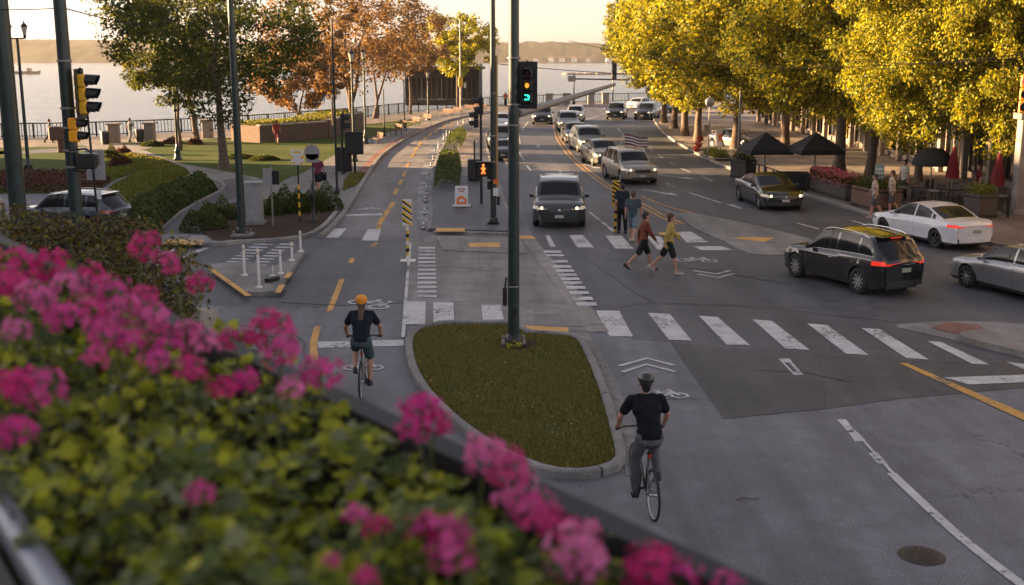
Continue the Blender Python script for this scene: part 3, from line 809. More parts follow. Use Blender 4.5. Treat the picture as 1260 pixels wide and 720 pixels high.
    # drop to the ground unless seated
    return t
def cloth(n, c): return pbr("cloth_" + n, c, .9, 0, 0, .22, 9, .9, spec=.12)

# ------------------------------------------------------------------ bicycle
def bicycle(label, loc, rz, framec, dn=-1, rack=False):
    t = thing('bicycle', label, 'bicycle', loc, rz)
    Rr = .345; xr, xf = -.50, .55
    for x, st in ((xr, 0), (xf, 1)):
        w = thing_part('wheel', t, (x, 0, Rr))
        m = MB(); prof = [(Rr - .019 + .019 * math.cos(a), .019 * math.sin(a)) for a in [2 * PI * i / 8 for i in range(9)]]
        m.lathe(prof, 40, (0, 0, 0), 0, 'y'); m.build('tyre', RUBBER, w)
        m = MB(); m.lathe([(Rr - .04, -.012), (Rr - .045, 0), (Rr - .04, .012), (Rr - .03, .013), (Rr - .03, -.013), (Rr - .04, -.012)], 40, (0, 0, 0), 0, 'y')
        for k in range(20):
            a = 2 * PI * k / 20; d = Vector((math.cos(a), 0, math.sin(a))); m.tube(Vector((0, .03 * (-1) ** k, 0)) + d * .02, d * (Rr - .04), .0022, n=3, cap=False)
        m.lathe([(.001, -.05), (.022, -.05), (.022, .05), (.001, .05)], 10, (0, 0, 0), 0, 'y'); m.build('rim', ALLOY, w)
    bb = Vector((-.07, 0, .28)); seat_t = Vector((-.22, 0, .82)); head_t = Vector((.38, 0, .88)); head_b = Vector((.42, 0, .74)); ra = Vector((xr, 0, Rr)); fa = Vector((xf, 0, Rr))
    m = MB()
    for a, b, r in ((bb, seat_t, .017), (seat_t - Vector((0, 0, .03)), head_t - Vector((0, 0, .03)), .016), (bb, head_b, .02), (head_b, head_t, .021)): m.tube(a, b, r)
    for s in (1, -1):
        m.tube(bb + Vector((0, .03 * s, 0)), ra + Vector((0, .06 * s, 0)), .010); m.tube(seat_t + Vector((0, .02 * s, -.06)), ra + Vector((0, .06 * s, 0)), .008)
    m.build('frame', framec, t)
    m = MB()
    for s in (1, -1): m.path([head_b + Vector((.01, .05 * s, -.01)), fa + Vector((-.04, .055 * s, .12)), fa + Vector((0, .055 * s, 0))], [.013, .012, .009])
    m.tube(head_b + Vector((.01, -.05, 0)), head_b + Vector((.01, .05, 0)), .017); m.build('fork', framec, t)
    m = MB(); m.tube(head_t, head_t + Vector((-.01, 0, .10)), .016)
    hz = .99; m.tube(head_t + Vector((-.01, 0, .10)), (.44, 0, hz), .014)
    m.path([(.36, .31, hz), (.42, .22, hz), (.44, 0, hz), (.42, -.22, hz), (.36, -.31, hz)], .012, 8); hb = m.build('handlebar', BLACKM, t)
    for s in (1, -1):
        m = MB(); m.tube((.33, .325 * s, hz - .002), (.40, .25 * s, hz), .019); m.build('grip', RUBBER, hb)
        m = MB(); m.tube((.41, .22 * s, hz - .01), (.46, .26 * s, hz - .04), .006); m.build('brake_lever', BLACKM, hb)
    m = MB(); m.tube(seat_t, seat_t + Vector((-.025, 0, .12)), .013); m.build('seat_post', BLACKM, t)
    voxel('saddle', [((-.34, 0, .965), (-.25, 0, .965), .035, .03, (0, .05, 0)), ((-.25, 0, .965), (-.10, 0, .96), .032, .02)], .012, RUBBER, t, 2)
    m = MB(); m.lathe([(.001, -.055), (.095, -.055), (.095, -.05), (.001, -.05)], 20, bb, 0, 'y')
    dnv = Vector((.09, 0, -.145))
    for q in (1, -1):
        sy = dn * q; m.tube(bb + Vector((0, .07 * sy, 0)), bb + Vector((0, .07 * sy, 0)) + dnv * q, .01)
    m.tube(bb + Vector((0, -.07, 0)), bb + Vector((0, .07, 0)), .018)
    cr = m.build('crankset', BLACKM, t)
    for q in (1, -1):
        m = MB(); m.box(bb + Vector((0, .12 * dn * q, 0)) + dnv * q, (.09, .09, .022)); m.build('pedal', BLACKM, cr)
    m = MB(); m.path([bb + Vector((0, -.055, .095)), ra + Vector((0, -.045, .03))], .005, 4); m.path([bb + Vector((0, -.055, -.095)), ra + Vector((0, -.045, -.03))], .005, 4); m.build('chain', BLACKM, t)
    m = MB(); m.box((-.265, 0, .80), (.03, .05, .04), 0, 0, .008); m.build('rear_reflector', pbr("reflector", (.45, .02, .015), .3, 0, .5, .1), t)
    m = MB(); m.path([(xr - .30, 0, .47), (xr - .23, 0, .58), (xr - .1, 0, .69), (xr + .05, 0, .715)], .02, 5); m.build('mudguard', BLACKM, t) if rack else None
    return t, bb
def rider(label, bike_loc, rz, dn, bb, **kw):
    """sits on the saddle, hands on the grips, a foot on each pedal"""
    off = Vector((-.24, 0, .125)); M = Matrix.Rotation(rz, 3, 'Z')
    pose = dict(lean=25, curve=9, head=-2, fem=kw.pop('fem', False))
    for key, s in (('L', 1), ('R', -1)):
        q = 1 if s == dn else -1
        ped = bb + Vector((-.05, .125 * s, .105)) + Vector((.09, 0, -.145)) * q - off
        hip = Vector((0, .09 * s, .93)); d = ped - hip; L = min(d.length, .868)
        a = math.sqrt(max(.0004, .44 ** 2 - (L / 2) ** 2)); midp = hip + d * .5
        f = Vector((1, 0, .4)); f = (f - d.normalized() * f.dot(d.normalized())).normalized()
        pose[key + 'leg_pts'] = (midp + f * a + Vector((0, .03 * s, 0)), ped); pose[key + 'foot'] = (1, .05 * s, -.12)
        grip = Vector((.335, .315 * s, 1.025)) - off
        sh = Vector((.22, .19 * s, 1.395)); dd = grip - sh
        pose[key + 'arm_pts'] = (sh + dd * .5 + Vector((-.05, .06 * s, -.03)), grip + Vector((-.05, 0, .02))); pose[key + 'hand'] = (.8, -.12 * s, -.22)
    pose['curl'] = (.0, 0, -1)
    return person('person', label, Vector(bike_loc) + M @ off, rz, pose, fingers=True, vox=.013, **kw)

# ================================================================== THE SETTING
# shoreline and land
shore = [G(-160, 172), G(-60, 172), G(60, 171), G(150, 168), G(250, 163), G(330, 157), G(420, 149), G(500, 140), G(560, 134), G(640, 129), G(720, 127), G(800, 125), G(900, 123)]
mb = MB(); land = [Vector((-600, -60, 0)), Vector((600, -60, 0)), Vector((600, 190, 0)), Vector((60, 160, 0))] + [p + Vector((0, 2.2, 0)) for p in shore[::-1]] + [Vector((-600, 80, 0))]
mb.prism(land, -7, 0); ground = struct('ground', mb, ASPH_L)
def watermat():
    m, n, l, b = newmat("sea_water"); tc = n.new("ShaderNodeTexCoord"); mp = n.new("ShaderNodeMapping"); mp.inputs["Scale"].default_value = (.35, 1.2, 1)
    l.new(tc.outputs["Object"], mp.inputs[0]); a = tex(n, l, mp.outputs[0], "Noise", .35, 6, .65); c = tex(n, l, mp.outputs[0], "Noise", .018, 4, .6)
    e = tex(n, l, mp.outputs[0], "Noise", .05, 6, .7); k = n.new("ShaderNodeMath"); k.operation = 'MULTIPLY_ADD'; k.inputs[1].default_value = 3.5; l.new(e.outputs["Fac"], k.inputs[0]); l.new(c.outputs["Fac"], k.inputs[2]); ad = n.new("ShaderNodeMath"); ad.operation = 'ADD'; l.new(a.outputs["Fac"], ad.inputs[0]); l.new(k.outputs[0], ad.inputs[1])
    bp = n.new("ShaderNodeBump"); bp.inputs["Strength"].default_value = .5; bp.inputs["Distance"].default_value = 1.4; l.new(ad.outputs[0], bp.inputs["Height"]); l.new(bp.outputs[0], b.inputs["Normal"])
    b.inputs["Base Color"].default_value = (.09, .12, .14, 1); b.inputs["Roughness"].default_value = .16; b.inputs["IOR"].default_value = 1.33; return m
mb = MB(); mb.add([(-3400, 60, -5.2), (3400, 60, -5.2), (3400, 2050, -5.2), (-3400, 2050, -5.2)], [(0, 1, 2, 3)]); struct('sea', mb, watermat())
# far shore: a long wooded ridge
HILL = groundmix("far_hill_woods", (.022, .030, .020), (.055, .060, .042), (.075, .072, .055), .012, .16, 1.0)
def ridge(Y0, Y1, x0, x1, zf, seed, nx=420, ny=10):
    rs = np.random.RandomState(seed); mb = MB(); vs = []
    for j in range(ny + 1):
        v = j / ny; yy = Y0 + (Y1 - Y0) * v
        for i in range(nx + 1):
            x = x0 + (x1 - x0) * i / nx; z = zf(x) * math.sin(min(1, v * 1.3) * PI / 2) * (1 if j else 0)
            z += (rs.uniform(-1, 1) * 1.8 + math.sin(x * .021 + j) * 1.5) * (j > 0); vs.append((x, yy + math.sin(x * .004) * 20, -5.2 + max(0, z) if j else -6))
    mb.add(vs, [(j * (nx + 1) + i, j * (nx + 1) + i + 1, (j + 1) * (nx + 1) + i + 1, (j + 1) * (nx + 1) + i) for j in range(ny) for i in range(nx)], 0, True); return mb
YF = 1500
zr = lambda x: (25 if x < -300 else 25 - 4 * min(1, (x + 300) / 300)) + 2.5 * math.sin(x * .006) + 1.2 * math.sin(x * .023 + 1)
struct('hills', ridge(YF, YF + 260, -1400, 1400, lambda x: zr(x) + 4, 3), HILL)
struct('low_shore', ridge(YF - 60, YF + 60, 0, 600, lambda x: 7 + 2 * math.sin(x * .02), 5, 120, 5), HILL)
mb = MB()
for k in range(40):
    x = 30 + k * 1.05; mb.box((x, 660 + rnd.uniform(-1, 1), -4.8), (1.3, 3.4, 1.2 + rnd.uniform(0, .5)), rnd.random(), 0, .2)
struct('breakwater', mb, STONE)
for k in range(9):
    x = 30 + k * 17 + rnd.uniform(-5, 5); t = thing('house', ['small pale house on the far shore, left end of the row', 'small pale house on the far shore, second from the left end', 'small pale house on the far shore, third from the left end', 'small far-shore house left of the middle of the row', 'small far-shore house in the middle of the row', 'small far-shore house right of the middle of the row', 'small pale house on the far shore, third from the right end', 'small pale house on the far shore, second from the right end', 'small pale house on the far shore, right end of the row'][k], 'house', (x, YF - 72, -4.6), rnd.uniform(-.4, .4), 'houses on the far shore')
    m = MB(); w = rnd.uniform(5, 9); m.box((0, 0, 3.2), (w, 6, 4.4)); m.build('wall', WHITES, t)
    m = MB(); m.add([(-w / 2 - .3, -3.4, 5.4), (w / 2 + .3, -3.4, 5.4), (w / 2 + .3, 3.4, 5.4), (-w / 2 - .3, 3.4, 5.4), (-w / 2 - .3, 0, 7.6), (w / 2 + .3, 0, 7.6)], [(0, 1, 5, 4), (2, 3, 4, 5), (0, 4, 3), (1, 2, 5), (3, 2, 1, 0)]); m.build('roof', WOOD, t)
# moored barge by the left edge, far out
t = thing('ship', 'dark low ship far out on the water at the left edge', 'ship', (-285, 680, -5.2), .0); t.scale = (.6, .6, .55)
m = MB(); m.add([(-11, -2.5, 0), (9, -2.5, 0), (12, 0, 0), (9, 2.5, 0), (-11, 2.5, 0), (-11.5, -3, 3), (9.6, -3, 3), (13.5, 0, 3.8), (9.6, 3, 3), (-11.5, 3, 3)], [(0, 1, 6, 5), (1, 2, 7, 6), (2, 3, 8, 7), (3, 4, 9, 8), (4, 0, 5, 9), (5, 6, 7, 8, 9)]); m.build('hull', BLACKM, t)
m = MB(); m.box((2, 0, 4.6), (4, 4, 3.2), 0, 0, .2); m.tube((2, 0, 6.2), (2, 0, 9.5), .3); m.build('deckhouse', STONE, t)

# ---------------- street surfaces, each 4 mm above the one below
Z1, Z2, Z3, Z4 = .004, .008, .012, .016
R_left = [(655, 293), (648, 270), (640, 240), (630, 215), (622, 190), (614, 172), (612, 160), (622, 148), (640, 138), (670, 132)]
R_right = [(820, 127), (806, 134), (803, 142), (806, 150), (815, 162), (828, 173), (845, 183), (870, 196), (905, 211), (950, 228), (1000, 244), (1050, 259), (1090, 271), (1150, 287), (1225, 303), (1300, 318)]
road = sheet('road', R_left + R_right + [(1300, 450), (1143, 444), (1060, 437), (966, 432), (825, 421), (780, 418), (733, 381)], Z1, ASPH_D)
sheet('asphalt_patch', [(825, 421), (890, 427), (1010, 435), (1016, 503), (891, 515)], Z2, ASPH_P, road)
sheet('asphalt_patch', [(1010.5, 435), (1143, 444.5), (1290, 449), (1290, 474), (1103, 491), (1016.5, 503)], Z2, ASPH_B, road)
sheet('asphalt_patch', [(656, 203), (700, 203), (706, 229), (655, 229)], Z2, ASPH_L, road)
sheet('asphalt_patch', [(690, 306), (760, 311), (1000, 330), (1040, 380), (800, 372), (745, 376), (716, 345)], Z2, ASPH_D, road)
# left cross street and lower left road
sheet('side_road', [(-120, 330), (-120, 282), (60, 284), (200, 306), (300, 297), (398, 291), (500, 293), (502, 318), (498, 372), (340, 380), (180, 370)], Z1, ASPH_D)
sheet('side_road', [(-200, 262), (160, 262), (190, 290), (200, 306.5), (60, 284.5), (-200, 281)], Z1, ASPH_D)
bikeway_l = [(398, 290), (415, 278), (425, 262), (437, 243), (455, 215), (468, 195), (478, 186), (492, 176), (510, 166), (530, 157), (552, 149), (575, 144), (605, 139)]
bikeway_r = [(523, 290), (526, 268), (524, 240), (527, 212), (535, 190), (546, 172), (557, 160), (572, 152), (590, 147), (608, 144.5)]
bikeway = sheet('bikeway', bikeway_l + bikeway_r[::-1], Z1, ASPH_W)
# platform between bikeway and street
plat = [(528, 285), (531, 262), (529, 238), (533, 212), (541, 190), (551, 172), (562, 160), (576, 153), (592, 149), (606, 148), (607, 154), (600, 164), (597, 176), (604, 200), (612, 225), (622, 255), (634, 288)]
pp = gp(plat); mb = MB(); mb.prism(pp, 0, .12); platform = struct('median_platform', mb, ASPH_D)
kerb([p for p in pp[:9]], .18, .135, 2.4, platform); kerb(pp[9:], .18, .135, 2.4, platform)
sheet('sidewalk_patch', [(553, 196), (583, 196), (588, 216), (551, 216)], .126, CONC_L, platform)
sheet('sidewalk_patch', [(566, 172), (582, 176), (584, 195), (556, 195)], .126, PAVE_W, platform)
sheet('sidewalk_patch', [(572, 160), (595, 155), (588, 176), (570, 172)], .130, PAVE_W, platform)
kerb(gp([(533, 287), (585, 288), (634, 290)]), .2, .10, 2.5, platform, z=.0)
# concrete apron with the ladder marks: slabs laid in a grid
apron = sheet('crossing_apron', [(505, 293), (528, 290), (655, 293), (672, 310), (706, 365), (728, 385), (742, 408), (560, 402), (500, 400), (503, 330)], Z2, CONC)
def slabs(corners, nx, ny, z, th, mat, parent, name='paving_slab', gap=.012, skip=()):
    a, b, c, d = (Vector(p) for p in corners)      # a-b near edge, d-c far edge
    for j in range(ny):
        for i in range(nx):
            if (i, j) in skip: continue
            f = lambda u, v: (a.lerp(b, u)).lerp(d.lerp(c, u), v)
            q = [f(i / nx, j / ny), f((i + 1) / nx, j / ny), f((i + 1) / nx, (j + 1) / ny), f(i / nx, (j + 1) / ny)]; cc = sum(q, Vector()) / 4
            q = [cc + (p - cc) * (1 - gap / max(.1, (p - cc).length)) for p in q]; zz = th + rnd.uniform(-.0025, .0025)
            m = MB(); m.prism(q, z, z + zz); m.build(name, mat, parent)
slabs(gp([(545, 372), (700, 374), (655, 316), (541, 311)]), 5, 3, Z2, .006, CONC, apron)
slabs(gp([(545, 309), (650, 313.5), (640, 294), (535, 292.5)]), 4, 1, Z2, .035, CONC_L, apron)
slabs(gp([(624, 401), (735, 403), (708, 376), (622, 373.5)]), 3, 1, Z2, .006, CONC, apron)
# gutter strip along the right side of the island and up to the far crosswalk
gut = [(708, 410), (722, 412), (740, 440), (757, 475), (771, 520), (780, 560), (783, 592)]
gl = gp([(706, 409), (716, 430), (735, 470), (752, 515), (765, 560), (770, 585)]); gr_ = gp([(724, 411), (740, 434), (759, 471), (776, 517), (788, 562), (792, 590)])
for i in range(5):
    slabs([gl[i + 1], gr_[i + 1], gr_[i], gl[i]], 1, 2, 0, .012, CONC, ground, 'gutter_slab', .008)
gl = gp([(640, 292), (668, 330), (690, 362), (712, 392), (722, 409)]); gr_ = gp([(656, 292), (688, 330), (714, 362), (737, 392), (750, 409)])
for i in range(4): slabs([gl[i + 1], gr_[i + 1], gr_[i], gl[i]], 1, 2, Z2, .010, CONC_L, apron, 'gutter_slab', .010)
# near grass island
isl = [(503, 430), (507, 416), (520, 407), (545, 402), (580, 401), (638, 403), (643, 411), (655, 413.5), (698, 416.5), (712, 420), (724, 440), (740, 478), (753, 520), (763, 560), (763, 572), (750, 582), (722, 588), (690, 588), (655, 579), (620, 563), (585, 541), (552, 514), (525, 486), (509, 458)]
io = smooth(gp(isl), 4, True); kl = offs(io, -.09, True) if False else io
island = struct('grass_island', (lambda m: (m.prism(io, 0, .07), m)[1])(MB()), GRASS)
kerb(dense(io, .3, True), .17, .15, 1.25, island, closed=True)
def inside_poly(P, q):
    P = np.array([[p[0], p[1]] for p in P]); r = np.zeros(len(q), bool); j = len(P) - 1
    for i in range(len(P)):
        c = ((P[i, 1] > q[:, 1]) != (P[j, 1] > q[:, 1])) & (q[:, 0] < (P[j, 0] - P[i, 0]) * (q[:, 1] - P[i, 1]) / (P[j, 1] - P[i, 1] + 1e-12) + P[i, 0]); r ^= c; j = i
    return r
def grass(name, outline, n, h, z, mat, seed=3, w=.012, bare=None):
    rs = np.random.RandomState(seed); P = np.array([[p[0], p[1]] for p in outline]); lo, hi = P.min(0), P.max(0); Q = []; tot = 0
    while tot < n:
        q = rs.uniform(lo, hi, (n, 2)); q = q[inside_poly(P, q)]; q = q[np.hypot((q[:, 0] - bare[0]) / bare[2], (q[:, 1] - bare[1]) / bare[3]) + rs.normal(0, .12, len(q)) > 1] if bare else q; Q.append(q); tot += len(q)
    Q = np.concatenate(Q)[:n]
    dens = np.sin(Q[:, 0] * 1.9) * np.cos(Q[:, 1] * 1.4 + 1) + .5 * np.sin(Q[:, 0] * 5 + Q[:, 1] * 4); Q = Q[rs.rand(n) < .62 + .36 * dens]; n = len(Q)
    hh = h * rs.uniform(.4, 1.3, n); a = rs.uniform(0, 6.28, n); ww = w * rs.uniform(.6, 1.4, n)
    dx, dy = np.cos(a) * ww, np.sin(a) * ww; lx, ly = rs.normal(0, .5, n) * hh, rs.normal(0, .5, n) * hh
    v0 = np.column_stack([Q[:, 0] - dx, Q[:, 1] - dy, np.full(n, z)]); v1 = np.column_stack([Q[:, 0] + dx, Q[:, 1] + dy, np.full(n, z)])
    v2 = np.column_stack([Q[:, 0] + lx + dx * .25, Q[:, 1] + ly + dy * .25, z + hh]); v3 = np.column_stack([Q[:, 0] + lx - dx * .25, Q[:, 1] + ly - dy * .25, z + hh])
    o = quads_obj(name, np.stack([v0, v1, v2, v3], 1).reshape(-1, 3), mat); o['kind'] = 'stuff'; return o
TURF = leafmat("turf_blades", [(.075, .092, .026), (.12, .135, .036), (.17, .17, .052), (.25, .21, .095), (.095, .11, .03), (.19, .16, .065)], .3, .8)
ii = [p for p in smooth(gp(isl), 4, True)]; cc = sum(ii, Vector()) / len(ii); ii = [cc + (p - cc) * .965 for p in ii]
tag(grass('grass', ii, 100000, .05, .07, TURF, 5, bare=(G(640, 428).x, G(640, 428).y, .42, .5)), 'short worn grass covering the kerbed traffic island', 'grass')
c0 = G(640, 428); m = MB(); m.poly([Vector((p.x, p.y, .076)) for p in ell(c0.x, c0.y, .45, .55, 20)]); m.build('bare_earth', MULCH, island)
DRY = pbr("dry_leaf", (.42, .26, .10), .8, 0, 0, .3, 30)
rs = np.random.RandomState(4); q = rs.uniform([-2.2, 15], [2.5, 24], (260, 2)); q = q[inside_poly(ii, q)][:90]
o = quads_obj('fallen_leaves', leaf_arrays(np.column_stack([q, np.full(len(q), .115)]), np.tile([0, 0, 1.5], (len(q), 1)), .06, rs), DRY); o['kind'] = 'stuff'; tag(o, 'scattered dry leaves lying on the island grass', 'leaves')
q = []
for a, b in zip(gp([(716, 430), (735, 470), (752, 515), (765, 560), (690, 597), (620, 575)]), gp([(735, 470), (752, 515), (765, 560), (690, 597), (620, 575), (560, 530)])):
    for k in range(28): p = a.lerp(b, rs.rand()); q.append([p.x + abs(rs.normal(0, .10)) + .1, p.y - abs(rs.normal(0, .05)), .03])
q = np.array(q); o = quads_obj('gutter_litter', leaf_arrays(q, np.tile([0, 0, 1.5], (len(q), 1)), .035, rs), pbr("brown_leaf", (.14, .075, .04), .9, 0, 0, .4, 40)); o['kind'] = 'stuff'; tag(o, 'small brown leaf litter in the gutter round the island', 'leaves')

# ---------------- paint
def mark(name, quadpx, mat=P_WHITE, z=Z3 + .002, par=None): 
    m = MB(); m.poly(gp(quadpx, z)); return m.build(name, mat, par or road)
for q in ([(733, 382), (762, 382.5), (779, 414), (750, 414)], [(797, 385), (824, 386), (851, 419), (823, 418)], [(860, 388.5), (883, 390), (923, 425), (894, 424)], [(926, 393), (950, 395), (996, 430.5), (966, 428.6)],
          [(993, 398), (1018, 400), (1069, 437), (1041, 435)], [(1060, 403.6), (1082.5, 405), (1143, 442.5), (1115, 440.5)], [(1141, 419.6), (1157.5, 420.6), (1219, 449), (1196, 447.5)], [(1238, 445), (1268, 449), (1290, 456), (1262, 455)],
          [(700.6, 289.5), (717, 289), (731, 304.5), (710, 304.5)], [(745, 290), (764.5, 290), (780, 306), (757, 306)], [(795.5, 290.5), (812, 291), (827, 307), (809, 307)], [(832.5, 285.5), (850, 285), (872, 298), (845, 298.6)], [(853, 303), (887, 303), (904, 307.8), (863, 308)]):
    mark('crosswalk_bar', q)
mark('crosswalk_bar', [(671, 289.5), (676, 289.5), (684, 304), (677, 304)])
for q in ([(498, 371), (524, 371), (523, 399), (496, 399)], [(533, 372), (558, 372), (559, 400), (533, 400)], [(592, 375), (616, 375), (620, 393), (594, 394)]): mark('crosswalk_bar', q, P_WHITE, .022, apron)
for q in ([(411.5, 281), (427, 281), (416, 293), (400, 293)], [(453, 282), (469, 282), (465, 296), (444.5, 296)]): mark('crosswalk_bar', q, P_WHITE, Z3, bikeway)
for y in (309.7, 314.2, 321.7, 328, 333, 338, 343, 348, 353.6, 360, 367, 374):
    t_ = (y - 309.7) / 64.3; mark('ladder_bar', [(668.5 + t_ * 40, y - 1.4 - t_ * .5), (690 + t_ * 43, y - 1.4 - t_ * .5), (691 + t_ * 44, y + 1.3 + t_ * .7), (669.5 + t_ * 41, y + 1.3 + t_ * .7)], P_WHITE, .022)
for i, y in enumerate([304.9, 308.8, 313, 317.6, 322.3, 327, 331.8, 337, 342, 347.6, 353, 358.7, 364.5]):
    mark('ladder_bar', [(515 - i * .15, y - 1.1), (535 + i * .2, y - 1.1), (535.2 + i * .2, y + 1.3), (514.8 - i * .15, y + 1.3)], P_WHITE, .020, apron)
mark('stop_line', [(1161, 464.5), (1290, 460), (1290, 469), (1193, 473)], P_WHITE, .016)
mark('stop_line', [(390, 420.5), (497, 418), (497, 425.5), (392, 428)], P_WHITE, Z2, ground)
mark('stop_line', [(421, 264), (472.6, 262.6), (472, 264.8), (420, 266)], P_WHITE, Z3, bikeway)
mark('lane_line', [(958, 441.4), (971, 441), (988.5, 461), (977, 461.7)], P_WHITE, .016); mark('lane_line', [(965, 446), (971, 446), (981, 457), (976, 457)], ASPH_B, .020)
mark('yellow_line', [(1106, 446.5), (1116, 446.8), (1290, 521), (1290, 531)], P_YEL, .017)
for q in ([(1030, 516), (1041, 516), (1050, 528), (1042, 530)], [(1044, 532), (1056, 532), (1066, 543), (1052, 543)], [(1068, 557), (1080, 557), (1093, 572), (1080, 570)]): mark('lane_line', q, P_WHITE, Z2, ground)
mark('lane_line', [(1049, 529), (1052, 529), (1103, 584), (1097, 583)], P_WHITE, Z3 + .004, ground)
LW = smooth(gp([(1097, 582), (1122, 606), (1150, 632), (1178, 657), (1215, 687), (1256, 718), (1310, 756)], Z3), 4); ribbon(LW, .16, Z3).build('lane_line', P_WHITE, ground)
mark('lane_line', [(724, 261), (727, 261), (757, 284), (753, 285)])
DY = gp([(683, 150), (683.5, 158), (686, 168), (693, 180), (705, 195), (721, 209), (741, 224), (765, 239), (790, 252), (815, 266), (838, 276)], Z3)
for s in (-.14, .14): ribbon(offs(smooth(DY, 4), s), .11, Z3 + .002).build('yellow_line', P_YEL, road)
ribbon(smooth(gp([(790, 242), (823, 255), (870, 267), (910, 280), (953, 291)]), 4), .11, Z3 + .006).build('yellow_line', P_YEL, road)
ribbon(smooth(gp([(806, 254), (840, 267), (881, 283)]), 4), .35, Z3 + .002).build('lane_line', P_WHITE2, road)
def dash(a, b, w=.12, mat=P_WHITE, z=Z3 + .002, par=None, name='lane_line'): ribbon([G(*a), G(*b)], w, z).build(name, mat, par or road)
for a, b in (((848, 237.5), (887, 250)), ((895, 252), (912, 257)), ((864, 218), (877, 223)), ((837, 207), (849, 212)), ((820, 226), (830, 230.5)), ((981, 275), (1007, 282)), ((1048, 272), (1063, 276)), ((900, 252), (912, 256.5)),
             ((825, 200), (831, 203)), ((810, 191), (816, 195)), ((799, 183), (804, 186)), ((648, 204), (654, 211)), ((638, 187), (645, 198)), ((760, 158), (764, 163)), ((772, 166), (779, 171)), ((745, 140), (752, 148)), ((638, 165), (640, 177)), ((650, 150), (642, 160)), ((720, 148), (744, 140)), ((668, 180), (676, 180))): dash(a, b)
dash((1221, 303.5), (1290, 318), .14); dash((1240, 402), (1290, 406), .5, P_WHITE2)
for pts in ([(484, 249), (480, 256), (474, 264), (469, 272)],): ribbon(smooth(gp(pts), 3), .22, Z3).build('yellow_line', P_YEL, bikeway)
for c in ((467, 277), (487, 236), (493, 224), (497.5, 214), (502, 203), (508, 191), (512, 184), (517, 177), (523, 171), (529.5, 166), (537, 161.5), (546, 157), (556, 153.5)):
    p = G(*c); q = G(c[0] + 1.6, c[1] - 2.6 * (c[1] - 90) / 100); ribbon([p - (q - p), p + (q - p)], .2, Z3).build('yellow_line', P_YEL, bikeway)
for a, b in (((458, 304), (463, 299)), ((431.5, 324), (434, 318)), ((405, 384), (421, 344))): dash(a, b, .16, P_YEL, Z3, ground, 'yellow_line')
ribbon(smooth(gp([(391, 402), (386, 422), (386.5, 436), (389, 449), (397, 463)]), 4), .17, Z3).build('yellow_line', P_YEL, ground)
ribbon(gp([(505, 300), (503, 322), (499, 372), (496, 416)]), .09, Z3 + .012).build('lane_line', P_WHITE, ground)
for q in ([(207, 294.5), (252, 295), (248, 301.5), (199, 301)],): mark('tactile_strip', q, P_TACT, .125)
mark('tactile_strip', [(647, 400.5), (699, 403), (700, 410), (647, 407)], P_TACT, .022, apron)
mark('tactile_strip', [(537, 280.5), (572, 280.5), (572, 285), (536, 285)], P_TACT, .130, platform)
mark('tactile_strip', [(576, 299), (614, 298.5), (616, 304), (578, 304)], P_TACT, .048, apron); mark('tactile_strip', [(636, 290), (655, 290), (660, 294), (640, 294)], P_TACT, .03, apron)
def arrow(pxc, ang, L=2.6, mat=P_WHITE, name='lane_arrow'):
    c = G(*pxc); M = Matrix.Rotation(R(ang), 3, 'Z'); pts = [(-.08, -L / 2), (.08, -L / 2), (.08, L * .15), (.35, L * .15), (0, L / 2), (-.35, L * .15), (-.08, L * .15)]
    m = MB(); m.poly([c + M @ Vector((x, y, 0)) + Vector((0, 0, Z3 + .002)) for x, y in pts]); m.build(name, mat, road)
arrow((662, 180), 180); arrow((832, 218), -140, 3); arrow((812, 237), -150, 3); arrow((690, 213), 180); arrow((728, 205), 200)
def bike_symbol(pxa, pxb, up, sc=1.0, par=None, z=Z3 + .002, w=.07, flip=1):
    """two wheels at the given ground points and a frame between"""
    a, b = G(*pxa), G(*pxb); L = (b - a).length; ux = (b - a).normalized(); uy = Vector((-ux.y, ux.x, 0)) * up; m = MB(); r = L * .29
    def P(x, y): return a + ux * x * L + uy * y * L
    for c in (P(0, 0), P(1, 0)):
        ring = [c + Vector((math.cos(2 * PI * i / 20), math.sin(2 * PI * i / 20), 0)) * r for i in range(21)]; ribbon(ring, w, z, m)
    for k, (p, q) in enumerate(((P(0, 0), P(.34, .45)), (P(.34, .45), P(.80, .42)), (P(0, 0), P(.42, 0)), (P(.42, 0), P(.80, .42)), (P(.42, 0), P(.28, .62)), (P(1, 0), P(.74, .68)), (P(.16, .62), P(.40, .62)), (P(.62, .70), P(.82, .70)))): ribbon([p, q], w, z + .0012 + k * .0004, m)
    m.build('bicycle_symbol', P_MARK, par or road)
bike_symbol((803, 488), (836, 487.5), 1, par=ground, w=.075)
bike_symbol((841.5, 320.5), (873, 321.5), 1); bike_symbol((447, 257.5), (463, 257), 1, par=bikeway, w=.1)
bike_symbol((441, 372), (466, 378), 1, par=ground, w=.09); bike_symbol((432, 453), (462, 453), 1, par=ground, w=.07)
def chevron(pts, w, par=None):
    m = ribbon(gp(pts), w, Z3 + .002); m.build('chevron_marking', P_MARK, par or road)
chevron([(762, 451), (796, 441.5), (829, 450)], .13, ground); chevron([(766, 458.5), (795, 449), (831, 458)], .13, ground)
chevron([(853, 333.5), (882, 337.5), (898, 333.5)], .13); chevron([(858, 337.5), (884, 342), (903, 337)], .13)
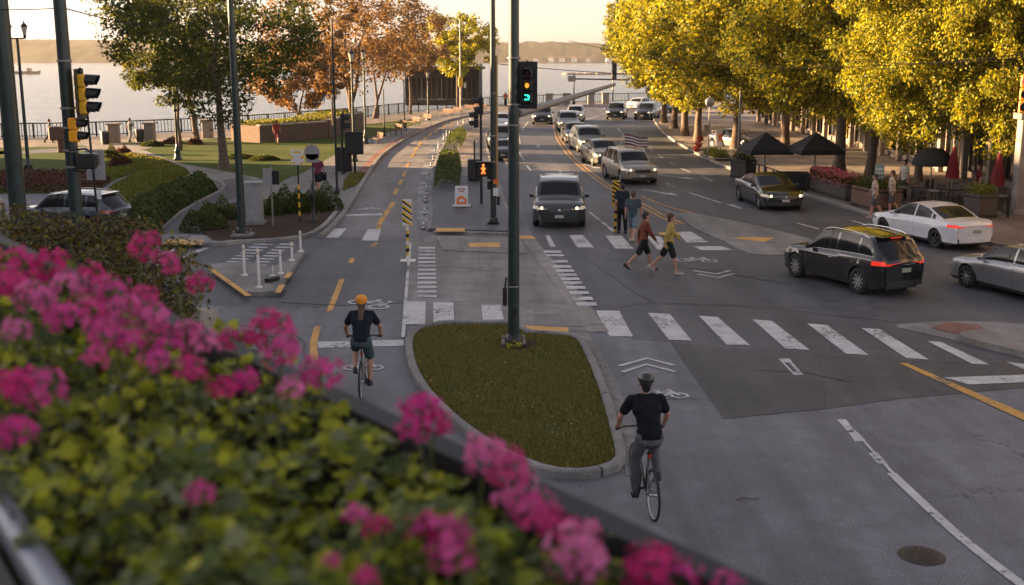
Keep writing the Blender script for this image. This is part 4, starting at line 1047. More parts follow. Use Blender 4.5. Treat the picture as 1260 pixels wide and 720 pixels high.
# manhole
c = G(1134, 684); m = MB(); m.lathe([(.001, .014), (.26, .014), (.265, .011), (.30, .011), (.31, .006)], 32, c); mh = m.build('manhole_cover', pbr("cast_iron", (.055, .042, .036), .6, .4, 0, .4, 30), ground)
m = MB()
for i in range(-4, 5):
    for j in range(-4, 5):
        if i * i + j * j < 17: m.box((c.x + i * .055, c.y + j * .055, .016), (.03, .03, .006))
m.build('tread_pattern', MATS["cast_iron"], mh)
c = G(668, 384); m = MB(); m.lathe([(.001, .03), (.42, .03), (.45, .02)], 28, c); m.build('manhole_cover', CONC_L, apron)
o = MB(); o.path([G(905, 615, .02), G(915, 612, .03), G(927, 614, .025), (G(938, 613, .02))], [.012, .012, .009, .004], 5); tag(o.build('twig', BARK), 'thin dark twig lying on the grey asphalt right of the near cyclist', 'twig')

TAR = pbr("tar_seal", (.03, .03, .033), .5, 0, 0, .2, 20)
for k, pts in enumerate(([(735, 381), (800, 374), (880, 376), (960, 381), (1060, 392), (1110, 398)], [(735, 320), (820, 326), (905, 338), (975, 352)], [(700, 300), (760, 345), (800, 372)], [(930, 455), (990, 459), (1045, 470)], [(560, 330), (600, 334), (632, 331)], [(340, 372), (420, 376), (497, 373)], [(398, 296), (450, 298), (502, 297)], [(330, 385), (372, 420), (380, 470)])):
    q = dense(gp(pts), .5); q = [p + Vector((rnd.uniform(-.05, .05), rnd.uniform(-.05, .05), 0)) for p in q]; ribbon(smooth(q, 2), .035 + .012 * (k % 3), Z3 + .006 if k != 4 else .02).build('tar_seam', TAR, ground)
STN = asphalt("stained_asphalt", (.05, .05, .053), .2, .4, .6, .6)
# ---------------- right median noses and corner
mb = MB(); mb.prism(smooth(gp([(1103, 403), (1125, 398.5), (1165, 396.5), (1215, 397), (1300, 406), (1300, 444), (1222, 432), (1160, 416)]), 3, True), 0, .025); med = struct('median_apron', mb, CONC)
mb = MB(); mb.prism(smooth(gp([(1180, 419.5), (1205, 412.5), (1240, 412), (1300, 424), (1300, 448), (1240, 436)]), 3, True), 0, .15); struct('median_nose', mb, CONC_L)
mb = MB(); mb.prism(gp([(1146, 405), (1165, 398), (1205, 402), (1215, 409), (1175, 412)]), .02, .04); mb.build('median_brick_infill', BRICKP, med)
mb = MB(); mb.prism(smooth(gp([(838, 262), (880, 268), (960, 285), (1020, 305), (985, 313), (925, 313), (890, 297), (850, 279)]), 3, True), 0, .03); med2 = struct('median_strip', mb, CONC)
mark('tactile_strip', [(900, 293), (915, 291.5), (953, 292.5), (940, 297.5)], P_TACT, .036, med2); mark('tactile_strip', [(810, 286), (836, 286), (838, 289.5), (812, 289.5)], P_TACT, .03)
# right sidewalk
rw = gp([(820, 126), (806, 134), (803, 142), (806, 150), (815, 162), (828, 173), (845, 183), (870, 196), (905, 211), (950, 228), (1000, 244), (1050, 259), (1090, 271), (1150, 287), (1225, 303), (1300, 318)])
rws = smooth(rw, 3); mb = MB(); mb.prism(rws + [Vector((120, 30, 0)), Vector((120, 158, 0)), Vector((60, 158, 0))], 0, .13)
side_r = struct('sidewalk', mb, PAVE_W); kerb(rws[3:], .18, .15, 3.0, side_r, mat=CONC_L)
PATIO = asphalt("patio_paving", (.17, .14, .125), .0, .25, .85, .2)
mb = MB(); mb.prism(gp([(1075, 262), (1010, 243), (930, 214), (1010, 205), (1150, 222), (1300, 250), (1300, 315), (1225, 299), (1150, 283)], .13), .125, .134); mb.build('patio_paving', PATIO, side_r)

# ---------------- left park
lawn = sheet('lawn', [(-200, 268), (-200, 186), (20, 186), (110, 180), (210, 176), (215, 182), (290, 214), (345, 225), (380, 205), (430, 175), (500, 152), (470, 150), (430, 156), (330, 168), (200, 174), (110, 176), (-200, 180)], Z1, LAWN)
struct('lawn', (lambda m: (m.poly(gp([(150, 183), (190, 176), (320, 167), (430, 156), (505, 147), (525, 152), (470, 166), (415, 190), (372, 215), (330, 222), (296, 217), (240, 205)], Z3)), m)[1])(MB()), LAWN)
struct('lawn', (lambda m: (m.poly(gp([(-200, 192), (0, 190), (60, 188), (128, 184), (180, 205), (120, 232), (60, 238), (-200, 240)], Z3)), m)[1])(MB()), LAWN)
prom = [p - Vector((0, 1.4, 0)) for p in shore]
mb = MB(); far = smooth([p + Vector((0, .8, 0)) for p in shore], 2); near = smooth(gp([(-160, 184), (-60, 183), (60, 181), (150, 177), (250, 172), (330, 166), (420, 157), (500, 147.5), (560, 140.5), (640, 135), (720, 131.5), (800, 129), (900, 127)]), 2)
n_ = len(far); mb.add([(p.x, p.y, Z3 + .004) for p in near] + [(p.x, p.y, Z3 + .004) for p in far], [(i, i + 1, n_ + i + 1, n_ + i) for i in range(n_ - 1)]); struct('promenade', mb, PAVE_W)
struct('path', ribbon(smooth(gp([(110, 176), (150, 184), (175, 194), (205, 204), (250, 212), (300, 223)]), 4), 2.3, Z4 + .004), CONC_L)
struct('path', ribbon(smooth(gp([(160, 178), (140, 184)]), 4), 4.5, Z4 + .002), CONC_L)
sheet('path', [(196, 300), (192, 290), (205, 277), (232, 257), (262, 242), (282, 232), (273, 222), (300, 216), (320, 224), (300, 238), (270, 252), (250, 266), (246, 283), (262, 300)], Z4 + .008, ASPH_D)
walk = [(402, 292), (300, 297)]
sheet('walkway', [(300, 226), (345, 226), (378, 210), (420, 186), (460, 168), (520, 151), (590, 139), (640, 134.5), (640, 138), (604, 142), (560, 150), (520, 163), (492, 175), (474, 188), (455, 208), (436, 236), (420, 262), (405, 280), (340, 262), (300, 240)], Z4, CONC)
ribbon(smooth(gp([(440, 222), (466, 193), (478, 183), (500, 169), (530, 156), (560, 147), (600, 139.5)]), 3), .9, Z4 + .006).build('brick_edge', BRICKP, bikeway)
kerb(smooth(gp([(395, 293), (412, 278), (424, 262), (436, 243), (453, 215), (466, 196), (477, 186), (492, 176), (510, 165.5), (530, 156.5), (552, 148.5), (580, 142.5), (604, 139)]), 3), .22, .14, 3.2, bikeway, mat=CONC_L)
bed = [(262, 300), (300, 297), (345, 296), (385, 288), (400, 278), (412, 262), (400, 250), (350, 248), (300, 250), (262, 262), (250, 280)]
mb = MB(); mb.prism(smooth(gp(bed), 3, True), 0, .12); cbed = struct('planting_bed', mb, MULCH)
kerb(smooth(gp([(230, 301), (262, 303), (300, 299.5), (345, 297), (380, 291), (400, 279), (414, 263)]), 3), .2, .14, 2.2, cbed)
mb = MB(); mb.prism(gp([(196, 303.5), (200, 291), (262, 294), (292, 300.5), (262, 303)]), 0, .118); struct('ramp', mb, CONC)
for q in ([(250, 304.5), (258, 305), (228, 317), (219, 316)], [(215, 306), (232, 306.5), (205, 316), (188, 315)]): mark('crosswalk_bar', q, P_WHITE, Z3, ground)
# striped triangle island
tri = gp([(259, 330), (303, 326), (335, 333), (352, 326), (371, 310), (377, 312), (349, 346), (340, 364), (308, 365)])
mb = MB(); mb.prism(tri, 0, .13); ti = struct('corner_island', mb, CONC)
kerb(gp([(259, 330), (282, 347), (307, 364.5)]), .16, .145, 1.3, ti, mat=KERB); kerb(gp([(340, 364), (350, 346), (374, 312)]), .16, .145, 1.3, ti)
for a, b in (((260, 331), (282, 347)), ((283, 347.5), (306, 364))): ribbon([G(*a, .15), G(*b, .15)], .17, .149).build('yellow_kerb_paint', P_TACT, ti)
for a, b in (((341.5, 360), (347.5, 350)), ((352, 342), (357, 335))): ribbon([G(*a, .15), G(*b, .15)], .17, .149).build('yellow_kerb_paint', P_TACT, ti)
for i in range(8):
    f = i / 7; x0 = 273 + 38 * f; y0 = 326 - 25 * f; mark('hatch_bar', [(x0, y0), (x0 + 21 + 2 * f, y0 + .6), (x0 + 23 + 2 * f, y0 - 1.2 + .6), (x0 + 2, y0 - 1.4)], P_WHITE, Z3, ground)
for i in range(8):
    f = i / 7; x0 = 308 + 35 * f; y0 = 326 - 25 * f; mark('hatch_bar', [(x0, y0), (x0 + 18, y0 + .6), (x0 + 20, y0 - 1.2 + .6), (x0 + 2, y0 - 1.4)], P_WHITE, Z3, ground)
# low wall and hedges beside the parked car
kerb(gp([(199, 283), (220, 264), (240, 251), (257, 243), (272, 236), (277, 229), (270, 224)]), .13, .10, 2.2, lawn, mat=CONC_L)
kerb(gp([(148, 262), (185, 243), (220, 226), (238, 218)]), .15, .22, 40, lawn, pieces=False, name='retaining_wall')

# ================================================================== THE OBJECTS
# ---------------- cars
def head(pa, pb):
    """heading of a car from two ground contacts, rear to front"""
    a, b = G(*pa), G(*pb); d = b - a; return math.atan2(d.y, d.x)
BLACKP = carpaint('black', (.012, .012, .013), .0, .18); SILVER = carpaint('silver', (.30, .30, .31), .5); GREYP = carpaint('grey', (.10, .105, .115), .5); WHITECAR = carpaint('white', (.60, .61, .64), .0); DGREY = carpaint('charcoal', (.030, .033, .040), .3); TAN = carpaint('champagne', (.27, .235, .20), .5); NAVY = carpaint('slate', (.055, .07, .085), .4)
def put(o, front_mid_px, ang, L):
    """front_mid_px: ground pixel under the middle of the near bumper, ang: heading"""
    p = G(*front_mid_px); d = Vector((math.cos(ang), math.sin(ang), 0)); s = -1 if d.y < 0 else 1
    o.location = (p - d * s * -1 * L / 2 if s > 0 else p - d * L / 2); o.rotation_euler = (0, 0, ang); return o
def near(o, px, ang, L, end='front'):
    p = G(*px); d = Vector((math.cos(ang), math.sin(ang), 0)); o.location = p - d * L / 2 if end == 'front' else p + d * L / 2; o.rotation_euler = (0, 0, ang); return o
CG = 'cars driving or waiting on the street'
suv_b = car('suv', 'suv', 'black SUV with red tail lights turning across the intersection in front of the white sedan', BLACKP, CG, 0, 1, 10); a = R(151); p = (G(982, 343) + G(1055, 362)) / 2; 
def mid(o, pa, pb, track, ang=None, side=1):
    """centre from the two wheel contacts of one side (rear, front); side=+1 when they are the left wheels"""
    A, B = G(*pa), G(*pb); a = math.atan2((B - A).y, (B - A).x) if ang is None else ang
    m = (A + B) / 2; o.location = m + Vector((math.sin(a), -math.cos(a), 0)) * side * track / 2; o.rotation_euler = (0, 0, a); return o
mid(suv_b, (1056, 361), (981, 342.5), 1.7, R(116), 1); suv_b.scale = (.92, .96, 1.0)
sed_b = car('sedan', 'sedan', 'black sedan with lit headlights driving past the black canopies', BLACKP, CG, 1, 0, 5); mid(sed_b, (913, 247), (932, 257), 1.6, None, -1); sed_b.rotation_euler.z = R(-84)
sed_w = car('sedan', 'sedan', 'white sedan with lit red tail lights behind the black SUV', WHITECAR, CG, 0, 1, 5, rim=TRIM); mid(sed_w, (1160, 307), (1083, 289), 1.6, R(109), 1)
sed_s = car('sedan', 'sedan', 'silver sedan cut off by the right edge of the photo', SILVER, CG, 0, 0, 9); mid(sed_s, (1272, 376), (1208, 356), 1.6, R(112), 1)
suv_f = car('suv', 'suv', 'dark SUV nearest the crosswalk facing the camera beside the tall green pole', DGREY, CG, 1, 0, 7); near(suv_f, (688, 282), R(-92), 4.75); suv_f.scale = (1, 1.06, 1.03)
s_silver = car('suv', 'suv', 'silver SUV with a red and white flag behind it, first of the oncoming line', TAN, CG, 1, 0, 7, detail=False); near(s_silver, (791, 228), R(-78), 4.75)
c2 = car('sedan', 'sedan', 'grey hatchback second in the oncoming line behind the silver SUV', GREYP, CG, 1, 0, 7, detail=False); near(c2, (752, 206), R(-80), 4.8); c2.scale = (.9, .98, 1.05)
def dup(src, label, old=None, new=None):
    o = copy_tree(src); o['label'] = label
    if new: recolour(o, old, new)
    return o
for src, lab, old, new, px, ang, sc_ in (
    (s_silver, 'dark SUV third in the oncoming line between the grey hatchback and a small dark car', TAN, NAVY, (730, 188.5), -83, 1),
    (c2, 'small dark car with one bright headlight fourth in the oncoming line', GREYP, DGREY, (712, 177.5), -86, 1),
    (s_silver, 'pale SUV fifth in the oncoming line, right of the double yellow line bend', TAN, SILVER, (700, 162.5), -90, 1),
    (s_silver, 'white van-like car last in the oncoming line', TAN, WHITECAR, (707, 151), -95, .95),
    (s_silver, 'dark SUV alone in the left lane behind the signal arm', TAN, DGREY, (667, 153.5), -92, 1.02),
    (s_silver, 'black SUV with lit headlights at the far bend, left one of two', TAN, BLACKP, (756.5, 147.5), -100, 1),
    (s_silver, 'black SUV with lit headlights at the far bend, right one of two', TAN, BLACKP, (790, 148), -110, 1),
    (c2, 'white car at the far bend between and behind the two black SUVs', GREYP, WHITECAR, (774, 137), -125, 1),
    (s_silver, 'dark car at the far bend half hidden by the first tree trunk', TAN, NAVY, (808, 141), -135, 1),
    (c2, 'silver car parked on the plaza beyond the left black canopy', GREYP, SILVER, (927, 185), -60, .9),
    (s_silver, 'grey car waiting close behind the mustard lit signal pole', TAN, GREYP, (615, 184), -93, .95),
    (c2, 'silver car left of the tall green pole, beyond the signal pole', GREYP, WHITECAR, (614, 161), -96, .95),
    (c2, 'small dark sedan seen between the poles nearer than the grey car', GREYP, DGREY, (618, 200), -93, .85)):
    o = dup(src, lab, old, new); near(o, px, R(ang), 4.7)
    if sc_ != 1: o.scale = tuple(v * sc_ for v in o.scale)
wag = copy_tree(suv_f); wag.name = 'estate_car'; wag['label'] = 'dark blue grey estate car parked on the side road behind the two near left poles'; recolour(wag, DGREY, NAVY); wag['group'] = 'cars parked on the left side road'
wag.location = G(90, 284); wag.rotation_euler = (0, 0, R(166)); wag.scale = (.94, .95, .92)
wag2 = copy_tree(c2); wag2.name = 'van'; wag2['label'] = 'tan vehicle ahead of the parked estate car, mostly hidden by the thick pole'; recolour(wag2, GREYP, TAN); wag2['group'] = 'cars parked on the left side road'; wag2['category'] = 'car'; wag2.location = G(-72, 283); wag2.rotation_euler = (0, 0, R(168)); wag2.scale = (1, 1, 1.2)
# flag
t = thing('flag', 'red and white striped flag flying on a pole beside the silver SUV', 'flag', s_silver.location + Vector((-.3, 2.6, 1.3))); t.scale = (.72, .72, .72)
m = MB(); m.tube((0, 0, 0), (.30, 0, 1.35), .02); m.build('flag_pole', WHITEP, t)
for k in range(7):
    m = MB(); vs = []
    for i in range(9):
        x = .22 + i * .22; y = math.sin(i * 1.1) * .10
        for z in (0, 1): vs.append((x + .2, y, 1.32 - (k + 1 - z) * .11 - i * .035 + math.sin(i * .9) * .05))
    m.add(vs, [(i * 2, i * 2 + 2, i * 2 + 3, i * 2 + 1) for i in range(8)], 0, True); m.build('stripe', REDC if k % 2 == 0 else WHITES, t)


# ---------------- poles and signals
def base_pole(name, label, loc, Hh, r0, r1, mat=POLE, cat='pole', bolts=True, group=None):
    t = thing(name, label, cat, loc, 0, group); m = MB()
    m.path([(0, 0, .02), (0, 0, Hh * .33), (0, 0, Hh * .66), (0, 0, Hh)], [r0, r0 + (r1 - r0) * .33, r0 + (r1 - r0) * .66, r1], 16); m.build('pole', mat, t)
    m = MB(); m.box((0, 0, .04), (r0 * 4.2, r0 * 4.2, .06), 0, 0, .02)
    m.lathe([(r0 * 1.6, .07), (r0 * 1.5, .2), (r0 * 1.02, .26)], 16); m.build('base', BLACKM, t)
    if bolts:
        for sx in (-1, 1):
            for sy in (-1, 1): m = MB(); m.lathe([(.001, .17), (.028, .165), (.03, .07)], 6, (sx * r0 * 1.7, sy * r0 * 1.7, 0)); m.build('bolt', GALV, t)
    return t
LRED = pbr("lens_off", (.05, .01, .01), .3, 0, .5); LAMB_OFF = pbr("lens_dark", (.04, .03, .02), .3, 0, .5)
def lens(n, c, e): return pbr(n, c, .3, 0, .3, .05, 5, emit=e, ecol=c)
def signal_head(name, label, loc, rz, n=3, housing=None, lit=(), r=.15, backplate=True, parent=None, cat='traffic light', group=None, pitch=0):
    """housing faces +x of its own frame; lenses from the top"""
    housing = housing or BLACKM
    t = thing(name, label, cat, loc, rz, group) if not parent else thing_part(name, parent, loc)
    if parent: t.rotation_euler = (0, 0, rz)
    hh = .36 if r > .12 else .26; k = hh
    for i in range(n):
        z = -(i + .5) * k + n * k / 2; m = MB(); m.box((0, 0, z), (.2, k * .94, k * .97), 0, 0, .03); m.build('section', housing, t)
        m = MB(); pr = []
        L = .24; nn = 12; vs = []
        for j in range(nn + 1):
            a = R(-35) + R(250) * j / nn; vs += [(.1, math.cos(a) * r * 1.05, z + math.sin(a) * r * 1.05), (.1 + L * (.75 + .25 * math.sin(a)), math.cos(a) * r * 1.03, z + math.sin(a) * r * 1.03 - .015)]
        m.add(vs, [(2 * j, 2 * j + 1, 2 * j + 3, 2 * j + 2) for j in range(nn)], 0, True); m.build('visor', BLACKM, t)
        m = MB(); c = lit[i] if i < len(lit) and lit[i] else LAMB_OFF
        m.lathe([(.001, .13), (r * .6, .122), (r * .95, .102)][::-1], 16, (0, 0, z), axis='x'); m.build('lens', c, t)
    if backplate:
        m = MB(); m.box((-.03, 0, 0), (.02, k + .22, n * k + .2), 0, 0, .008); m.build('backplate', BLACKM, t)
    m = MB(); m.tube((0, 0, n * k / 2), (0, 0, n * k / 2 + .12), .025); m.build('bracket', BLACKM, t)
    return t
def at_px(px, py, Y): return AT(px, py, Y)
# centre pole
cb = G(632, 424, .07); Yc = cb.y
cp = base_pole('signal_pole', 'tall dark green pole standing on the grass island in the middle of the picture', cb, 11, .135, .105)
m = MB(); hz0 = ZT(140, Yc) - cb.z
TIP = AT(756, 104, Yc + 9) - cb; m.path([(.1, 0, hz0)] + [Vector((.1, 0, hz0)).lerp(TIP, f) for f in (.25, .5, .75, 1)], [.095, .082, .072, .062, .05], 10); m.build('mast_arm', GALV, cp)
for z in (hz0 - .25, hz0 + .2, hz0 + 1.2, ZT(352, Yc) - cb.z):
    m = MB(); m.lathe([(.142, -.02), (.148, -.015), (.148, .015), (.142, .02)], 16, (0, 0, z)); m.build('band', GALV, cp)
zz = ZT(370, Yc) - cb.z; m = MB(); m.box((-.20, -.02, zz + .1), (.10, .12, .42), 0, 0, .02); m.tube((-.2, -.02, zz + .3), (-.16, -.02, zz + .55), .02); m.build('push_button', BLACKM, cp)
m = MB(); m.box((.02, -.14, ZT(382, Yc) - cb.z), (.10, .02, .16)); m.build('access_plate', BLACKM, cp)
gcy = lens("lamp_cyan_green", (.02, .75, .45), .7); gam = lens("lamp_amber", (.9, .36, .03), .2)
def faced(px, py, Y): p = AT(px, py, Y); return p, math.atan2(-p.y, -p.x)
p, fz = faced(649, 105, Yc - .02); sh = signal_head('traffic_signal', 'three lens signal on the centre pole showing amber arrow above green arrow', p, R(-96), 3, BLACKM, (LRED, LAMB_OFF, LAMB_OFF), .1, True); sh.scale = (.9, .9, 1.04)
m = MB(); m.lathe([(.001, .142), (.05, .136), (.055, .13)][::-1], 14, (0, 0, 0), axis='x'); m.build('amber_lamp', gam, sh)
m = MB(); m.path([(.14, -.055, -.26 - .03), (.14, .045, -.26 - .03), (.14, .05, -.22), (.14, .02, -.20)], .014, 5); m.path([(.14, -.055, -.20), (.14, .0, -.20), (.14, .04, -.235)], .012, 5); m.build('green_arrow', gcy, sh)
p = AT(755, 97, 34.5); tip = cb + TIP; q = Vector((tip.x, tip.y, tip.z))
fp = G(754, 131); t = thing('signal_pole', 'far grey pole with a dark signal back behind the end of the mast arm', 'pole', fp); m = MB(); m.path([(0, 0, 0), (0, 0, ZT(70, fp.y))], [.12, .09], 8); m.build('pole', GALV, t); m = MB(); m.box((.1, -.1, (ZT(69, fp.y) + ZT(98, fp.y)) / 2), (.62, .3, ZT(69, fp.y) - ZT(98, fp.y)), 0, 0, .05); m.build('signal_back', BLACKM, t)
t = thing('yellow_flowers', 'little clump of yellow flowers at the foot of the tall centre pole', 'flowers', cb + Vector((0, -.32, 0)))
rs = np.random.RandomState(9); quads_obj('petals', clump_leaves(np.array([[0, 0, .08], [.12, .02, .06], [-.1, 0, .06]]), [.12, .1, .09], 60, .04, rs), pbr("yellow_petal", (.6, .55, .03), .7), t); quads_obj('leaves', clump_leaves(np.array([[0, 0, .04]]), [.18], 90, .05, rs), LEAF_H, t)

# left near poles
def off_pole(name, label, px, py, Y, top, r0, r1, mat, **k):
    p = AT(px, py, Y); p.z = 0; return base_pole(name, label, p, top, r0, r1, mat, **k), p
np1, p1 = off_pole('utility_pole', 'thick grey green pole cut off by the left edge of the photo', 17, 200, 22, 12, .165, .15, GALV if False else POLE)
sp, psp = off_pole('signal_pole', 'green grey pole carrying yellow signal heads on the left', 89, 200, 21, 12, .125, .105, POLE)
m = MB()
for py in (75, 133, 157, 185, 205): z = ZT(py, 21); m.lathe([(.135, z - .02), (.14, z), (.135, z + .02)], 16)
m.build('band', GALV, sp)
sg = signal_head('traffic_signal', 'yellow three section signal with black hoods on the left signal pole', AT(98, 116, 20.9) + Vector((.04, 0, 0)), R(2), 3, SIGY, (), .12, True); sg.scale = (1, 1, .93)
sg2 = signal_head('pedestrian_signal', 'small orange yellow two section signal below the yellow one', AT(90, 160, 20.85) + Vector((.02, 0, 0)), R(-4), 2, pbr("signal_orange", (.85, .36, .01), .45), (), .10, False); sg2.scale = (.8, .8, .86)
t = thing('pedestrian_signal', 'black boxy signal on a bracket low on the left signal pole', 'traffic light', AT(107, 198, 20.9), R(10))
m = MB(); m.box((0, 0, 0), (.36, .3, .28), 0, 0, .03); m.build('housing', BLACKM, t); m = MB(); m.path([(-.3, 0, .2), (0, 0, .22), (.1, 0, .14)], .02, 6); m.path([(-.3, 0, -.16), (-.05, 0, -.2), (0, 0, -.1)], .02, 6); m.build('bracket', BLACKM, t)
m = MB(); m.box((.19, 0, .02), (.04, .26, .2), 0, 0, .01); m.build('visor', TRIM, t)
t = thing('sign_back', 'grey sign seen from behind on a thin dark post by the parked estate car', 'sign', (AT(120, 240, 33).x, 33, 0)); z0 = ZT(222, 33); z1 = ZT(185, 33)
m = MB(); m.box((-.02, .05, (z0 + z1) / 2), (.55, .02, z1 - z0), 0, 0, .008); m.build('plate', GREYS, t); m = MB(); m.tube((0, 0, 0), (-.12, 0, ZT(127, 33)), .035); m.build('post', BLACKM, t); m = MB(); m.box((.06, -.04, ZT(239, 33)), (.13, .01, .28)); m.build('notice', WHITES, t)
def lantern(mb, c, s=1, mi=0, gi=1):
    x, y, z = c
    mb.lathe([(.05 * s, z), (.10 * s, z + .05), (.07 * s, z + .12), (.10 * s, z + .18)], 8, (x, y, 0), mi)
    mb.lathe([(.09 * s, z + .18), (.17 * s, z + .58 * s)], 8, (x, y, 0), gi)
    mb.lathe([(.21 * s, z + .58 * s), (.20 * s, z + .62 * s), (.08 * s, z + .76 * s), (.03 * s, z + .80 * s), (.03 * s, z + .9 * s), (.001, z + .93 * s)], 8, (x, y, 0), mi)
LGL = pbr("lantern_glass", (.5, .47, .40), .25, 0, .3)
def street_lamp(label, basepx, toppy, r=.07, heads=1, group='lantern street lamps along the walkway', mat=POLE, plinth=True, Hh=None, name='street_lamp'):
    p = G(*basepx); Hh = Hh or ZT(toppy, p.y) - .9; t = thing(name, label, 'street lamp', p, 0, group)
    m = MB(); m.path([(0, 0, .5), (0, 0, Hh)], [r, r * .7], 10); m.build('pole', mat, t)
    m = MB(); m.lathe([(r * 3, 0), (r * 3, .12), (r * 2.3, .18), (r * 2.1, .55), (r * 2.4, .6), (r * 1.5, .68), (r * 1.2, .95), (r, 1.0)], 10); m.build('base', mat, t)
    if heads == 1: m = MB(); lantern(m, (0, 0, Hh), 1.1); m.build('lantern', [BLACKM, LGL], t)
    elif heads == 2:
        m = MB(); m.tube((-.45, 0, Hh), (.45, 0, Hh), .035); m.build('crossbar', mat, t)
        for s in (-.42, .42): m = MB(); lantern(m, (s, 0, Hh + .02), 1.0); m.build('lantern', [BLACKM, LGL], t)
    return t
for lab, b, ty in (('lantern lamp left one of the close pair beside the brick planter wall', (436, 199), 61), ('lantern lamp right one of the close pair beside the brick planter wall', (450, 177), 60), ('lantern lamp behind the benches nearest to the dark building', (527, 148), 86), ):
    street_lamp(lab, b, ty, .085)
street_lamp('single lamp post standing alone in the park lawn under the small green tree', (219, 197), 120, .09, group=None)
t = street_lamp('slender dark lamp post with a crossbar at the left edge of the lawn', (36, 217), 26, .10, 2, group=None)
for lab, b, ty, r in (('thin black post at the benches, right of the lamp pair', (473, 168), 110, .06), ('thin dark post between the benches and the bikeway', (498, 158), 98, .06), ('tall thin black pole at the corner of the walkway', (415, 240), 25, .06)):
    p = G(*b); t = thing('post', lab, 'pole', p); m = MB(); m.path([(0, 0, 0), (0, 0, ZT(ty, p.y))], [r, r * .8], 8); m.build('pole', BLACKM, t); m = MB(); m.lathe([(r * 2, 0), (r * 2, .2), (r, .45)], 8); m.build('base', BLACKM, t)
p = G(567, 139); t = thing('signal_pole', 'pale thin pole with a small yellow signal box near the far green tree', 'pole', p); m = MB(); m.path([(0, 0, 0), (0, 0, ZT(24, p.y))], [.11, .07], 8); m.build('pole', GALV, t)
m = MB(); m.box((0, -.2, ZT(101, p.y)), (.5, .3, 1.1), 0, 0, .04); m.build('signal_box', SIGY, t)
m = MB(); m.box((.5, 0, ZT(105, p.y)), (.25, .3, .6)); m.build('side_signal', WHITEP, t)
# tall lamp pole at corner bed
base_pole('lamp_pole', 'tall dark green pole in the mulch bed left of the grey cabinet', G(298, 288, .12), 14, .145, .10)
m = MB(); m.box(G(299, 289, .13), (.75, .75, .1), 0, 0, .02); o = m.build('pole_footing', CONC, cbed)
# mid signal pole cluster
mbp = G(607, 275, .12); mp = base_pole('signal_pole', 'dark green signal pole at the end of the median platform with pedestrian signals', mbp, 13, .115, .085)
m = MB(); m.path([(.14, 0, 1.2), (.14, 0, 6.4)], .05, 8); m.build('lit_strip', pbr("sunlit_ochre", (.34, .23, .10), .6), mp)  # thin ochre tube: the sunlit strip at the pole, put into colour
for z in (2.4, 3.4, 5.0): m = MB(); m.lathe([(.125, z - .03), (.13, z), (.125, z + .03)], 14); m.build('band', GALV, mp)
for z in (.9, 1.5, 1.9): m = MB(); m.box((-.17 if z > 1 else .2, -.05, z), (.12, .16, .34), 0, 0, .02); m.build('push_button', BLACKM, mp)
for z, c_, s in ((1.25, WHITES, .3), (1.65, ORNG, .16)): m = MB(); m.box((.1, -.14, z), (.2, .012, s)); m.build('notice', c_, mp)
hand = lens("lamp_walk_orange", (1.0, .13, .02), .6)
def ped_signal(label, p, rz, lit=True, name='pedestrian_signal'):
    t = thing(name, label, 'traffic light', p, rz); m = MB(); m.box((0, 0, 0), (.22, .46, .46), 0, 0, .03); m.build('housing', BLACKM, t)
    m = MB(); m.box((.16, 0, .23), (.16, .48, .015)); m.box((.16, .235, 0), (.16, .012, .46)); m.box((.16, -.235, 0), (.16, .012, .46)); m.build('visor', TRIM, t)
    if lit:
        m = MB(); x = .118; m.lathe([(.001, .012), (.036, .01), (.038, 0)][::-1], 10, (x, 0, .125), axis='x')
        for a, b, r in (((0, .075), (.0, -.03), .036), ((.0, .07), (.07, .0), .018), ((0, .07), (-.065, .01), .018), ((0, -.03), (.055, -.14), .022), ((0, -.03), (-.05, -.14), .022)): m.tube((x, a[0], a[1]), (x, b[0], b[1]), r, n=6)
        m.build('walking_figure', hand, t)
    return t
p, fz = faced(595, 208, mbp.y - .3); o_ = ped_signal('pedestrian signal showing a lit orange walking figure', p, R(-93)); o_.scale = (1.25,) * 3
p2, fz = faced(592, 130, mbp.y + 6); signal_head('traffic_signal', 'black signal on the left side of the median signal pole, upper of two', p2, R(175), 2, BLACKM, (), .13, False)
p3 = AT(586, 147, mbp.y + 6); signal_head('traffic_signal', 'black signal on the left side of the median signal pole, lower of two', p3, R(175), 2, BLACKM, (), .13, False)
pq = G(594, 226, .12); t = thing('signal_post', 'short black post carrying small signals on the median platform', 'pole', Vector((AT(592, 200, mbp.y + 6).x, mbp.y + 6, .12))); m = MB(); m.path([(0, 0, 0), (0, 0, ZT(120, mbp.y + 6))], [.06, .05], 8); m.build('pole', BLACKM, t)
p = G(584, 222, .12); t = thing('controller_box', 'dark roadside box on the median platform beside the walking figure signal', 'box', p); m = MB(); m.box((0, 0, .55), (.7, .5, 1.1), 0, 0, .05); m.build('cabinet', BLACKM, t); m = MB(); m.box((0, -.26, .6), (.5, .02, .8)); m.build('door', TRIM, t); m = MB(); m.tube((0, 0, 1.1), (0, 0, 2.1), .04); m.build('post', BLACKM, t)
